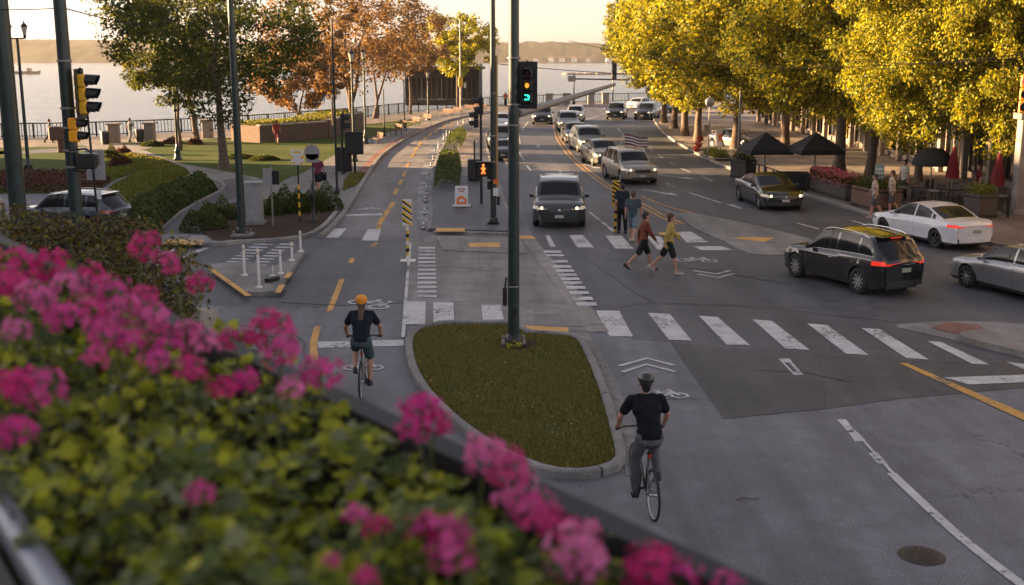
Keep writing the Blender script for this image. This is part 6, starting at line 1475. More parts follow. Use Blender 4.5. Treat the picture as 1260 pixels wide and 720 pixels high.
# ---------------- trees, left
make_tree('tree', 'big dense green tree on the lawn behind the tall dark pole', 'tree', G(276, 209), 11, 15.5, 6.3, 2.9, LEAF_G, 220, 100, .23, .30, crownz=None, lean=(-.5, 0), sx=1.0, clr=(.55, 1.0), holes=.35)
make_tree('tree', 'small green tree with a slender trunk left of the big green tree', 'tree', G(206, 190) + Vector((0, 3, 0)), 12, 8.8, 4.0, 3.0, LEAF_G2, 110, 150, .22, .14, holes=.3, clr=(.6, 1.1))
make_tree('tree', 'green tree with an open upper crown reaching over the left water', 'tree', G(243, 176), 13, 15.0, 6.6, 7.0, LEAF_G2, 120, 120, .24, .20, holes=.5, lean=(-2.0, 0), clr=(.45, .9))
make_tree('tree', 'wide copper brown tree with forked pale limbs behind the brick planter', 'tree', G(432, 153), 14, 14.3, 9.4, 3.4, LEAF_B, 220, 58, .28, .30, forks=3, holes=.55, sx=1.05, clr=(.4, .75), barkm=BARK)
make_tree('tree', 'copper tree with a slim trunk right of the wide forked copper tree', 'tree', G(462, 146), 15, 12.2, 6.6, 4.0, LEAF_B, 120, 62, .30, .20, forks=2, holes=.5, lean=(1.5, 0), clr=(.45, .8))
make_tree('tree', 'low orange leaved tree at the water behind the left end of the brick planter', 'tree', G(368, 158), 16, 7.8, 5.0, 1.8, LEAF_B, 110, 120, .28, .16, forks=2, holes=.3, clr=(.5, .9))
make_tree('tree', 'copper tree standing in front of the dark hall', 'tree', G(505, 141), 17, 9.5, 4.2, 4.0, LEAF_B, 90, 70, .28, .16, holes=.4, clr=(.5, .9))
make_tree('tree', 'yellow green tree above the dark hall near the far water', 'tree', G(563, 131), 18, 12.0, 5.4, 4.0, LEAF_Y, 130, 120, .30, .2, holes=.5, sx=1.0, clr=(.5, .9))
make_tree('tree', 'thin copper sapling on the lawn in front of the wide copper tree', 'tree', G(410, 172), 19, 11, 3.6, 3.6, LEAF_B, 46, 80, .26, .09, holes=.6, clr=(.5, .9))
# ---------------- trees, right (two grown crowns reused with their own turn and size)
RG = 'street trees along the right sidewalk'
T = []
T.append(make_tree('tree', 'first far street tree at the bend, its crown reaching out over the cars', 'tree', G(817, 153), 31, 13.5, 6.0, 2.7, LEAF_Y, 190, 200, .27, .34, group=RG, holes=.15, clr=(.6, 1.05)))
T.append(make_tree('tree', 'big yellow green street tree over the left black canopy with a broad dark trunk', 'tree', G(1032, 217, .13), 32, 14.2, 6.3, 2.7, LEAF_Y, 260, 280, .215, .36, group=RG, holes=.12, clr=(.6, 1.05)))
def retree(src, px, rz, s, lab, z=.13): o = copy_tree(src); o.location = G(px[0], px[1], z); o.rotation_euler = (0, 0, rz); o.scale = s if isinstance(s, tuple) else (s, s, s); o['label'] = lab; return o
retree(T[0], (829, 158), 2.1, .95, 'second far street tree from the bend')
retree(T[0], (842, 167), 4.0, 1.0, 'third far street tree from the bend with the thickest of the far trunks')
retree(T[0], (859, 173), 5.2, .92, 'fourth far street tree from the bend')
retree(T[0], (905, 183), 1.1, (1.05, 1.05, 1.0), 'street tree on the plaza behind the fourth far tree')
retree(T[1], (965, 186), 2.6, (.92, .92, 1.0), 'street tree on the plaza behind the two black canopies')
retree(T[1], (1071, 219), 4.4, (.80, .80, .98), 'street tree with a leaning trunk behind the green flower planter')
retree(T[1], (1128, 243), 1.6, (.66, .66, .82), 'street tree with an orange lit trunk beside the black dome umbrella')
retree(T[1], (1225, 252), 3.4, (.62, .62, .84), 'street tree at the far right in front of the grey building')

# ---------------- right facade and terrace
FX = 24.0
FAC = pbr("facade_render", (.20, .17, .15), .8, 0, 0, .15, 2, .1); FACD = pbr("facade_dark", (.06, .052, .05), .6, 0, 0, .2, 3)
SHG = pbr("shop_glass", (.02, .022, .024), .06, 0, 0, .1, 1, spec=.9)
bd = thing('shop_building', 'grey shop building with tall windows and columns behind the right hand trees', 'building', (FX, 30, .13))
m = MB(); m.box((5.4, 40, 7.5), (10, 84, 15)); m.build('wall', FAC, bd)
m = MB(); m.box((5.2, 40, 15.2), (11, 85, .5), 0, 0, .05); m.build('roof', FACD, bd)
for k in range(24):
    y = .8 + k * 3.4
    for s_, (z0, z1) in enumerate(((.4, 3.6), (4.5, 7.2), (8.2, 11), (11.8, 14.2))):
        m = MB(); m.box((.36, y + 1.2, (z0 + z1) / 2), (.14, 2.2, z1 - z0)); w_ = m.build('window', SHG, bd)
        m = MB(); yy = y + 1.2
        for a, b in ((0, z0), (0, z1)): m.box((.27, yy, b), (.12, 2.4, .1))
        for a in (-1.15, 0, 1.15): m.box((.26, yy + a, (z0 + z1) / 2), (.10, .08, z1 - z0))
        if s_ == 0: m.box((.27, yy, 2.7), (.1, 2.3, .08))
        m.build('window_frame', FACD if k % 3 else STONE, w_)
for k in range(25): m = MB(); m.box((-.1, -.45 + k * 3.4, 2.1), (.34, .34, 4.2), 0, 0, .04); m.build('column', STONE, bd)
m = MB(); m.box((-.15, 40, 4.32), (.9, 83, .34), 0, 0, .03); m.build('cornice', STONE, bd)
for k, c_ in ((3, YELP), (12, YELP), (15, ORNG)): m = MB(); m.box((.12, k * 3.4 + 2, 1.9), (.06, 1.3, 2.7)); m.build('lit_panel' if False else 'coloured_panel', pbr("ochre_panel", (.62, .42, .05), .6), bd)
for k in (5, 9): m = MB(); m.add([(.2, k * 3.4, 3.6), (.2, k * 3.4 + 3, 3.6), (-1.2, k * 3.4 + 3, 2.9), (-1.2, k * 3.4, 2.9), (.2, k * 3.4, 3.5), (.2, k * 3.4 + 3, 3.5), (-1.2, k * 3.4 + 3, 2.8), (-1.2, k * 3.4, 2.8)], [(0, 1, 2, 3), (7, 6, 5, 4), (2, 3, 7, 6)]); m.build('awning', BLKC, bd)
p = G(1252, 264, .13); t = thing('pillar', 'free standing white pillar lit orange at the right edge', 'pillar', p); h = ZT(150, p.y); m = MB(); m.box((0, 0, h / 2), (.5, .5, h), 0, 0, .03); m.build('shaft', CONC_L, t); m = MB(); m.box((0, 0, h + .1), (.8, .8, .25), 0, 0, .03); m.build('capital', CONC_L, t); m = MB(); m.box((0, 0, .1), (.62, .62, .2), 0, 0, .02); m.build('plinth', CONC_L, t)
def canopy(label, px, toppx, w, eave, rise):
    p = G(*px, .13) if False else G(px[0], px[1], .13); t = thing('canopy', label, 'canopy', p, R(6), 'black square canopies on the terrace'); w2 = w / 2
    for k in range(4):
        a = k * PI / 2; c, s = math.cos(a), math.sin(a); f = lambda x, y, z: (x * c - y * s, x * s + y * c, z); m = MB()
        m.add([f(-w2, -w2, eave), f(w2, -w2, eave), f(.02, -.02, eave + rise), f(-.02, -.02, eave + rise), f(-w2, -w2, eave - .22), f(w2, -w2, eave - .22)], [(0, 1, 2, 3), (4, 5, 1, 0)]); m.build('canvas_panel', BLKC, t)
    m = MB(); m.tube((0, 0, 0), (0, 0, eave + rise), .04); m.build('pole', GALV, t); m = MB(); m.box((0, 0, .05), (.7, .7, .1), 0, 0, .02); m.build('base', BLACKM, t)
    for k in range(4): m = MB(); a = k * PI / 2 + PI / 4; m.tube((0, 0, eave + rise - .1), (math.cos(a) * w2 * 1.38, math.sin(a) * w2 * 1.38, eave + .02), .015, n=4); m.build('rib', GALV, t)
for px, lab in (((940, 223), 'left one of the two black square canopies on the terrace'), ((1001, 227), 'right one of the two black square canopies on the terrace')):
    Y = G(px[0], px[1]).y; canopy(lab, px, 0, 2.25, ZT(181, Y) - .13, ZT(161, Y) - ZT(181, Y))
p = G(1143, 249, .13); t = thing('umbrella', 'open black dome umbrella over a terrace table', 'umbrella', p); z0, z1 = ZT(200, p.y) - .13, ZT(181, p.y) - .13; m = MB(); m.lathe([(.84, z0 - .12), (.85, z0), (.74, z0 + (z1 - z0) * .5), (.44, z0 + (z1 - z0) * .88), (.001, z1)][::-1], 14); m.build('canopy', BLKC, t); m = MB(); m.tube((0, 0, 0), (0, 0, z1), .03); m.build('pole', GALV, t)
for px, x_, y0, y1, lab in (((1169, 252), 1171, 180, 219, 'closed red parasol left one of two on the terrace'), ((1224, 262), 1227, 188, 229, 'closed red parasol right one of two, near the white pillar')):
    p = G(px[0], px[1], .13); z1, z0 = ZT(y0, p.y) - .13, ZT(y1, p.y) - .13; t = thing('parasol', lab, 'parasol', p, R(20), 'closed red parasols'); m = MB(); n = 16; prof = [(.30, z0), (.29, z0 + .3), (.22, (z0 + z1) / 2), (.12, z1 - .3), (.05, z1 - .02), (.01, z1)]
    vs = [(math.cos(2 * PI * j / n) * r * (1 if j % 2 else .72), math.sin(2 * PI * j / n) * r * (1 if j % 2 else .72), z) for r, z in prof for j in range(n)]; m.add(vs, [(i * n + j, i * n + (j + 1) % n, (i + 1) * n + (j + 1) % n, (i + 1) * n + j) for i in range(5) for j in range(n)], 0, True); m.build('canvas', REDC, t)
    m = MB(); m.tube((0, 0, 0), (0, 0, z1 + .08), .028); m.build('pole', GALV, t); m = MB(); m.lathe([(.3, 0), (.3, .08), (.05, .12)], 14); m.build('base', STONE, t)
PINK = leafmat("pink_terrace_flowers", [(.35, .06, .10), (.5, .14, .17), (.28, .04, .08)], .3)
def planter(label, pa, pb, dep, h, mat, plants, ph=.4, name='planter', group=None, seed=1):
    a, b = G(pa[0], pa[1], .13), G(pb[0], pb[1], .13); d = b - a; L = d.length; t = thing(name, label, 'planter', a, math.atan2(d.y, d.x), group); rs = np.random.RandomState(seed)
    m = MB(); m.box((L / 2, dep / 2, h / 2), (L, dep, h), 0, 0, .03); m.build('box', mat, t)
    for z in (.12, h - .1): m = MB(); m.box((L / 2, dep / 2, z), (L + .04, dep + .04, .07), 0, 0, .01); m.build('band', BLACKM, t)
    n = int(700 * L); q = np.column_stack([rs.uniform(0, L, n), rs.uniform(0, dep, n), h + rs.uniform(0, ph, n) * (.6 + .4 * np.sin(rs.uniform(0, L, n) * 3))]); o = quads_obj('plants', leaf_arrays(q, np.tile([0, 0, 1.], (n, 1)), .10, rs), plants[0], t); o['kind'] = 'stuff'
    if len(plants) > 1: n = int(420 * L); q = np.column_stack([rs.uniform(0, L, n), rs.uniform(-.15, dep, n), h + rs.uniform(-.2, ph + .15, n)]); o = quads_obj('flowers', leaf_arrays(q, np.tile([0, -.6, 1.], (n, 1)), .10, rs), plants[1], t); o['kind'] = 'stuff'
    return t
planter('long dark planter full of pink flowers along the terrace edge', (996, 235), (1040, 248), .8, .75, DWOOD, (LEAF_G2, PINK), .35, seed=2)
planter('wooden planter with green plants between the pink flowers and the walking pair', (1046, 253), (1076, 261), 1.2, .9, WOOD, (LEAF_G2,), .5, seed=3)
planter('dark square planter with grasses near the white pillar', (1184, 266), (1204, 270), .9, .95, DWOOD, (LEAF_HY,), .45, seed=4)
planter('dark planter pot with dark plant standing at the kerb left of the canopies', (898, 219), (917, 221), .9, 1.0, DWOOD, (LEAF_G,), .5, seed=5)
for k, (px, lab) in enumerate((((969, 232), 'black draped table, left one below the left canopy'), ((982, 233), 'black draped table between the two canopies'), ((1014, 225), 'black draped table behind the pink flower planter'))):
    t = thing('table', lab, 'table', G(px[0], px[1], .13), R(-20), 'black tables on the terrace'); m = MB(); m.box((0, 0, .76), (1.4, .8, .05), 0, 0, .02); m.build('tabletop', BLKC, t); m = MB(); m.prism([(-.7, -.4), (.7, -.4), (.7, .4), (-.7, .4)], .12, .74); m.build('cloth_skirt', BLKC, t)
def fence(label, pts, h=.95, step=1.2, mat=BLACKM, infill=True):
    P = gp(pts, .13); t = thing('fence', label, 'fence', P[0]); o = P[0].copy(); Q = [p - o for p in P]; m = MB(); m.path([p + Vector((0, 0, h)) for p in Q], .03, 5); m.path([p + Vector((0, 0, .2)) for p in Q], .02, 4); m.build('rail', mat, t)
    for p in dense(Q, step): m = MB(); m.box(p + Vector((0, 0, h / 2)), (.07, .07, h)); m.build('post', mat, t)
    m = MB()
    for p in dense(Q, .14): m.tube(p + Vector((0, 0, .2)), p + Vector((0, 0, h)), .008, n=3, cap=False)
    b = m.build('bars', mat, t); b['kind'] = 'stuff'
fence('black metal terrace fence in front of the tables between the canopies', [(925, 222), (960, 236), (992, 236)])
fence('black metal terrace fence running behind the walking pair towards the white pillar', [(1080, 250), (1120, 258), (1165, 262), (1190, 262)])
fence('black metal fence by the chairs at the white pillar', [(1206, 262), (1240, 268)])
rs = np.random.RandomState(8)
WG2 = 'dining chairs on the terrace'
def cafe_set(label, px, rz):
    t = thing('table', 'small round cafe table ' + label, 'table', G(px[0], px[1], .13), rz, 'cafe tables on the terrace'); m = MB(); m.lathe([(.001, .74), (.4, .74), (.4, .70), (.03, .68), (.03, .05), (.22, .03), (.22, 0)], 16); m.build('tabletop', WOOD if rz > 1 else GALV, t)
    for k, s in enumerate((-1, 1)):
        c = thing('chair', 'dark cafe chair ' + ('left' if s < 0 else 'right') + ' of the table ' + label, 'chair', t.location + Vector((s * .75, .1, 0)), rz + (0 if s < 0 else PI), WG2); m = MB(); m.box((0, 0, .45), (.42, .42, .05), 0, 0, .015); m.build('seat', DWOOD, c); m = MB(); m.box((-.2, 0, .72), (.04, .42, .42), 0, 0, .01); m.build('backrest', DWOOD, c)
        for a in (-.18, .18):
            for b in (-.18, .18): m = MB(); m.tube((a, b, 0), (a, b, .45), .018, n=5); m.build('leg', BLACKM, c)
for px, lab, rz in (((1108, 250), 'behind the walking pair', .2), ((1152, 255), 'under the black dome umbrella', .5), ((1178, 252), 'beside the left red parasol', 1.2), ((1212, 258), 'left of the right red parasol', 1.4), ((1236, 262), 'between the right red parasol and the pillar', .3), ((1126, 247), 'at the orange lit trunk', 1.8), ((1196, 250), 'between the two red parasols', .8)): cafe_set(lab, px, rz)
for px, ang, lab, c_ in (((1202, 256), 170, 'person in dark red top standing among the terrace tables', cloth('winered', (.16, .03, .03))), ((1111, 250), 200, 'person in light top behind the walking pair on the terrace', cloth('lighttop', (.4, .37, .33)))):
    ground_person(px, R(ang), walk(4, -4, 8), label=lab, top=c_, bottom=black, shoe=BS, hairc=DK, shorts=False, group='people on the terrace', vox=.024, z=.13)
# things on the far plaza
t = thing('shrub', 'small red leaved shrub on the far sidewalk beside yellow plants', 'shrub', G(859, 189, .13)); V = clump_leaves(np.array([[0, 0, .6], [.1, 0, 1.0], [-.1, 0, .3]]), [.3, .25, .3], 160, .12, rs); quads_obj('foliage', V, leafmat("scarlet_leaf", [(.22, .015, .02), (.14, .015, .02)], .2), t); m = MB(); m.tube((0, 0, 0), (0, 0, .9), .03); m.build('stem', BARK, t)
planter('low bed of yellow green plants at the base of the far street trees', (862, 193), (880, 199), 1.0, .2, STONE, (LEAF_HY,), .5, name='plant_bed', seed=6)
t = thing('a_frame_sign', 'white and red folding sign on the far sidewalk', 'sign', G(886, 180, .13), R(10)); m = MB()
for s in (-1, 1): m.add([(-.35, s * .3, 0), (.35, s * .3, 0), (.35, s * .04, 1.2), (-.35, s * .04, 1.2)], [(0, 1, 2, 3)])
b_ = m.build('panel', WHITES, t); m = MB(); m.add([(-.2, -.24, .4), (.2, -.24, .4), (.2, -.14, .85), (-.2, -.14, .85)], [(0, 1, 2, 3)]); m.build('red_picture', ORNG, b_)
t = thing('post', 'grey metal post on the sidewalk in front of the left canopy', 'pole', G(907, 219, .13)); m = MB(); m.path([(0, 0, 0), (0, 0, 4.6)], [.07, .05], 8); m.build('pole', GALV, t); m = MB(); m.lathe([(.12, 0), (.12, .1), (.07, .15)], 8); m.build('base', BLACKM, t)
t = thing('post', 'thin grey post with round sign near the far tree trunks', 'pole', G(871, 196, .13)); m = MB(); m.path([(0, 0, 0), (0, 0, ZT(120, G(871, 196).y))], .04, 8); m.build('pole', GALV, t); m = MB(); zz = ZT(127, G(871, 196).y); m.lathe([(.001, -.02), (.3, -.02), (.3, .02), (.001, .02)], 16, (0, -.06, zz), axis='y'); m.build('round_plate', GREYS, t)
t = thing('notice_board', 'pale green framed notice board behind the walking pair', 'board', G(1080, 243, .13)); zb = ZT(219, G(1080, 243).y) - .13; zt_ = ZT(199, G(1080, 243).y) - .13; m = MB(); m.box((0, 0, (zb + zt_) / 2), (.42, .05, zt_ - zb), 0, 0, .01); b_ = m.build('board', pbr("pale_green", (.3, .42, .38), .5), t); m = MB(); m.tube((0, 0.03, 0), (0, .03, zt_), .03); m.build('post', GALV, t)
for k in range(3): m = MB(); m.box((0, -.03, zb + .12 + k * .2), (.3, .012, .1)); m.build('notice', WHITES, b_)
for k, px in enumerate(((880, 160), (899, 166), (870, 152), (914, 172))):
    t = thing('stone_bench', ('low stone block bench on the far plaza behind the white folding sign', 'low stone block bench on the far plaza right of the white folding sign', 'farthest low stone block bench on the plaza', 'low stone block bench on the plaza beside the parked silver car')[k], 'bench', G(px[0], px[1] + 8, .13), R(80), 'stone benches on the plaza'); m = MB(); m.box((0, 0, .42), (1.9, .55, .14), 0, 0, .03); m.build('seat', STONE, t)
    for s in (-.7, .7): m = MB(); m.box((s, 0, .18), (.3, .45, .36), 0, 0, .02); m.build('leg', STONE, t)

# ---------------- unseen blocks added on the left, sized so their shade covers the near street
def block(label, x, y, w, d, h, rz=0, mat=BRICK):
    t = thing('unseen_block', label, 'building', (x, y, 0), rz); m = MB(); m.box((0, 0, h / 2), (w, d, h)); m.build('wall', mat, t); m = MB(); m.box((0, 0, h + .2), (w + .6, d + .6, .5), 0, 0, .05); m.build('roof', FACD, t)
    for fl in range(int(h // 3.4)):
        for k in range(int(d // 3.2)):
            m = MB(); m.box((w / 2 + .01, -d / 2 + 1.8 + k * 3.2, fl * 3.4 + 1.9), (.08, 1.4, 1.7)); m.build('window', SHG, t)
block('unseen long brick block added for shade on the left, outside the photo', -62, 58, 18, 40, 14.6)
block('unseen taller brick block added for shade on the left, outside the photo', -62, -4, 18, 82, 17)
block('unseen added brick block behind the camera on the left, outside the photo', -30, -32, 30, 30, 19)

# ---------------- foreground planter on the raised walkway
EA = G(915, 730, H - .80); EB = G(441, 506, H - .80); E0 = Vector((EA.x, EA.y, 0)); ED = Vector((EB.x - EA.x, EB.y - EA.y, 0)).normalized(); EN = Vector((ED.y, -ED.x, 0)) * -1      # EN: towards the inside (left)
ZR = H - .80
def E(s, n, z=0): p = E0 + ED * s + EN * n; return Vector((p.x, p.y, z))
pl = thing('planter_box', 'dark metal planter box in the blurred foreground holding the pink flowers', 'planter', (0, 0, 0))
DKM = pbr("planter_dark", (.018, .018, .020), .75, .0, .0, .2, 6); RAILM = pbr("rail_steel", (.16, .18, .22), .38, .75, 0, .1, 5)
def slabq(a, b, c, d, z0, z1, nm, mt):
    m = MB(); m.prism([a, b, c, d], z0, z1); return m.build(nm, mt, pl)
slabq(E(-2.2, .002), E(8.6, .002), E(8.6, .045), E(-2.2, .045), ZR - .9, ZR, 'outer_wall', DKM)
slabq(E(-2.2, -.004), E(8.6, -.004), E(8.6, .055), E(-2.2, .055), ZR + .001, ZR + .03, 'rim', DKM)
slabq(E(-2.2, .05), E(8.6, .05), E(8.6, 1.9), E(-2.2, .90), ZR - .6, ZR - .22, 'soil', MULCH)
slabq(E(-2.2, .95), E(0, 1.0), E(8.6, 1.95), E(8.6, 1.9), ZR - .9, ZR - .05, 'inner_wall', DKM)
ra_, rb_ = AT(-40, 560, 2.15), AT(75, 745, 1.45)
d_ = (rb_ - ra_); ra_ = ra_ - d_ * .8; rb_ = rb_ + d_ * .8
t = thing('handrail', 'blurred grey steel handrail in the bottom left corner', 'railing', ra_); m = MB(); m.path([Vector(), rb_ - ra_], .028, 12); m.build('rail', RAILM, t)
m = MB(); dd = (rb_ - ra_); m.path([dd * .95, dd * .95 + Vector((0, 0, -1.1))], .02, 8); m.build('post', RAILM, t)
m = MB(); o2 = Vector((-.30, -.12, -.0)); m.add([(-.034, -.014, -.01), dd + Vector((-.034, -.014, -.01)), dd + Vector((-.6, -.3, -.4)), Vector((-.6, -.3, -.4))], [(0, 1, 2, 3)]); m.build('side_panel', DKM, t)
# the walkway the photographer stands on
struct('raised_walkway', (lambda m: (m.prism([E(-2.4, 1.05), E(8.6, 2.0), E(8.6, 4.5), E(-2.4, 4.5)], 4.75, 4.97), m)[1])(MB()), CONC)
LG1 = [(.035, .075, .012), (.07, .115, .016), (.12, .155, .02), (.17, .19, .03)]
def solid_leafmat(nm, c, c2, rough=.38):
    m, n, l, b = newmat(nm); oi = n.new("ShaderNodeObjectInfo"); tc = n.new("ShaderNodeTexCoord"); nz = tex(n, l, tc.outputs["Object"], "Noise", 40, 4)
    a = mixc(n, l, ramp(n, l, oi.outputs["Random"], .0, 1.0), c, c2); bb_ = mixc(n, l, 1.0, a, ramp(n, l, nz.outputs["Fac"], .3, .7, (.75,) * 3, (1.2,) * 3), 'MULTIPLY')
    l.new(bb_, b.inputs["Base Color"]); b.inputs["Roughness"].default_value = rough; b.inputs["Specular IOR Level"].default_value = .15; t = n.new("ShaderNodeBsdfTranslucent"); l.new(bb_, t.inputs[0]); mx = n.new("ShaderNodeMixShader"); mx.inputs[0].default_value = .35; l.new(b.outputs[0], mx.inputs[1]); l.new(t.outputs[0], mx.inputs[2]); l.new(mx.outputs[0], n["Material Output"].inputs[0]); return m
GL_A = solid_leafmat("geranium_leaf", (.14, .18, .018), (.50, .50, .05)); GL_B = solid_leafmat("geranium_leaf_dark", (.05, .08, .025), (.20, .24, .07)); GL_C = solid_leafmat("geranium_leaf_pale", (.14, .16, .09), (.24, .26, .14))
PETM = solid_leafmat("geranium_petal", (.62, .035, .26), (.76, .21, .44), .5); PETR = solid_leafmat("geranium_petal_red", (.62, .025, .19), (.70, .09, .30), .5)
STEMM = pbr("green_stem", (.09, .11, .03), .6, 0, 0, .3, 30)
def leaf_mesh(nm, mat, s=1):
    """ivy shaped leaf: five shallow lobes, cupped"""
    v = [(0, 0, .004)]; out = [(-.02, -.42, 0), (.30, -.42, .07), (.52, -.14, .16), (.33, .06, .07), (.44, .36, .15), (.15, .30, .04), (0, .64, .06), (-.15, .30, .04), (-.44, .36, .15), (-.33, .06, .07), (-.52, -.14, .16), (-.30, -.42, .07)]
    v += [(x, y, z) for x, y, z in out]; v += [(x * .55, y * .55, z * .35) for x, y, z in out]; n = 12
    f = [(0, n + 1 + i, n + 1 + (i + 1) % n) for i in range(n)] + [(n + 1 + i, 1 + i, 1 + (i + 1) % n, n + 1 + (i + 1) % n) for i in range(n)]
    me = bpy.data.meshes.new(nm); me.from_pydata([tuple(c * s for c in p) for p in v], [], f); me.materials.append(mat); me.polygons.foreach_set("use_smooth", [True] * len(f)); return me
LEAFS = [leaf_mesh('leaf', m_) for m_ in (GL_A, GL_A, GL_B, GL_C)]
def bloom_mesh(nm, mat, seed, nf=20, rad=.036):
    rs = np.random.RandomState(seed); mb = MB()
    for i in range(nf):
        ph = math.acos(1 - 1.5 * (i + .5) / nf); th = i * 2.4 + rs.uniform(-.4, .4); d = Vector((math.sin(ph) * math.cos(th), math.sin(ph) * math.sin(th), math.cos(ph))); c = d * rad * rs.uniform(.75, 1.2); u = d.cross(Vector((.3, .2, 1))).normalized(); w = d.cross(u)
        k0 = rs.uniform(0, 6)
        for p_ in range(5):
            a = k0 + p_ * 1.256; r1 = rs.uniform(.011, .015); e = (u * math.cos(a) + w * math.sin(a)); g = (u * math.cos(a + 1.57) + w * math.sin(a + 1.57)); up_ = d * rs.uniform(-.001, .005)
            mb.add([c, c + e * r1 * .6 + g * r1 * .36 + up_, c + e * r1 + g * r1 * .2 + up_ * 1.5, c + e * r1 - g * r1 * .2 + up_ * 1.5, c + e * r1 * .6 - g * r1 * .36 + up_], [(0, 1, 2, 3, 4)])
        mb.tube(c - d * .022, c, .0015, n=3, mi=1, cap=False)
    me = bpy.data.meshes.new(nm); me.from_pydata(mb.v, [], mb.f); me.materials.append(mat); me.materials.append(STEMM); me.polygons.foreach_set("material_index", mb.m); return me
BLOOMS = [bloom_mesh('flower_head', PETM, 1), bloom_mesh('flower_head', PETM, 2, 16, .030), bloom_mesh('flower_head', PETR, 3, 18, .033), bloom_mesh('flower_head', PETM, 4, 9, .018)]
def sight(px, py, z): return G(px, py, z)
# flower heads: where they are seen and how big (photo survey), height above the rim
FL = [(178, 303, 26, .30), (205, 324, 24, .27), (246, 350, 22, .24), (60, 330, 30, .30), (20, 325, 30, .30), (12, 352, 34, .28), (45, 368, 30, .27), (85, 352, 30, .27), (110, 345, 30, .27), (135, 362, 30, .26), (75, 390, 32, .26), (110, 388, 34, .25), (150, 385, 32, .25), (125, 410, 32, .24), (175, 372, 28, .25), (185, 395, 30, .24), (160, 420, 28, .22),
      (118, 440, 22, .22), (205, 430, 30, .20), (190, 445, 26, .20), (235, 455, 26, .19), (250, 425, 26, .2), (20, 405, 24, .24), (15, 480, 40, .20), (48, 478, 36, .2), (18, 530, 34, .18), (330, 405, 36, .20), (348, 430, 30, .18), (358, 478, 22, .15), (285, 420, 26, .18), (300, 470, 24, .15), (395, 462, 34, .14), (275, 480, 24, .15), (230, 410, 26, .22),
      (518, 505, 34, .12), (538, 520, 24, .10), (510, 528, 24, .10), (600, 560, 40, .12), (628, 578, 34, .10), (640, 600, 24, .07), (655, 630, 40, .08), (672, 645, 32, .07), (540, 662, 44, .12), (560, 690, 36, .11), (525, 655, 30, .12), (712, 680, 46, .08), (720, 700, 34, .07), (800, 700, 44, .05), (830, 712, 34, .04), (440, 635, 24, .14), (465, 650, 22, .13), (246, 607, 22, .20), (408, 690, 14, .16), (450, 712, 20, .16), (895, 722, 24, .02), (620, 615, 20, .08), (700, 655, 24, .07)]
PN = 9; labs = ['blurred ivy geranium with dense pink blooms at the left edge, upper one', 'blurred ivy geranium with dense pink blooms below the dark shrub', 'ivy geranium reaching up into three separate rosy blooms left of the corner island', 'ivy geranium at the left edge with blooms just above the handrail', 'leafy ivy geranium with few blooms in the bottom left of the picture', 'ivy geranium in the middle left with pink blooms below the long haired cyclist', 'leafy yellow green ivy geranium left of the grass island, over the planter rim', 'ivy geranium whose blooms hang over the rim in front of the grass island', 'ivy geranium with three big pink blooms at the bottom edge right of the middle']
cen = [sight(*c, ZR + .1) for c in ((40, 380), (130, 420), (215, 380), (30, 520), (150, 640), (350, 480), (420, 590), (600, 600), (680, 700))]
plants = [thing('ivy_geranium', l_, 'plant', (c.x, c.y, ZR - .22), 0, 'ivy geraniums in the planter box') for l_, c in zip(labs, cen)]
inv = [Vector((-p.location.x, -p.location.y, -p.location.z)) for p in plants]
stems = [MB() for _ in plants]
def owner(p): return min(range(PN), key=lambda i: (Vector((p.x, p.y)) - Vector((cen[i].x, cen[i].y))).length)
for i, (px, py, sz, hz_) in enumerate(FL):
    z = ZR + hz_; p = sight(px, py, z); k = owner(p); dist = (p - Vector((0, 0, H))).length; s = sz * dist / FPX / .046 * (1.0 if px > 300 else .9)
    o = link('flower_head', BLOOMS[(i * 7) % 3 if py > 330 else 2], plants[k], p + inv[k]); o.rotation_euler = (rnd.uniform(-.5, .2), rnd.uniform(-.4, .4), rnd.uniform(0, 6)); o.scale = (s, s, s * rnd.uniform(.8, 1))
    stems[k].path([p + inv[k], p + inv[k] + Vector((rnd.uniform(-.03, .03), rnd.uniform(-.03, .03), -.10 * s)), p + inv[k] + Vector((rnd.uniform(-.05, .05), rnd.uniform(-.05, .05), -.3))], [.0022 * s, .003, .004], 5)
# leaves: mounded over the box and spilling over the rim
rs = np.random.RandomState(21); cnt = [0] * PN; rest = [[] for _ in plants]; cand = []
LA, LB = G(-8, 604, ZR + .08), G(80, 730, ZR + .08)
for _ in range(16000):
    s_ = rs.uniform(-1.2, 3.6); n_ = rs.uniform(-.10, 1.25); 
    z = ZR - .03 + .13 * math.sin(PI * .5 * min(1, max(0, n_ / .5))) + .065 * math.sin(s_ * 9 + n_ * 7) * math.cos(n_ * 11 - s_ * 4) - rs.uniform(0, 1) ** 2 * .2
    if n_ < .02 and s_ < 1.6: continue
    p = E(s_, n_, z)
    if n_ < .10 + .06 * math.sin(s_ * 6.5) and s_ < 1.0 and rs.rand() < .85: continue
    if (p - Vector((0, 0, H))).length < .72: continue
    if (LB - LA).x * (p - LA).y - (LB - LA).y * (p - LA).x < 0: continue
    cand.append((p, s_, n_))
for p, s_, n_ in cand[:10500]:
    k = owner(p); d = (p - Vector((0, 0, H))).length; sz = rs.uniform(.016, .033); deep = p.z < ZR
    if cnt[k] < 285 and not deep and sz * FPX / d > 9:
        me = LEAFS[rs.choice([0, 1, 2, 3], p=[.30, .22, .30, .18])]; o = link('leaf', me, plants[k], p + inv[k]); o.scale = (sz * 1.3, sz * 1.3, sz * 1.3); o.rotation_euler = (rs.normal(0, .55), rs.normal(0, .55), rs.uniform(0, 6.28)); cnt[k] += 1
    else: rest[k].append((p + inv[k], sz, rs.randint(0, 2)))
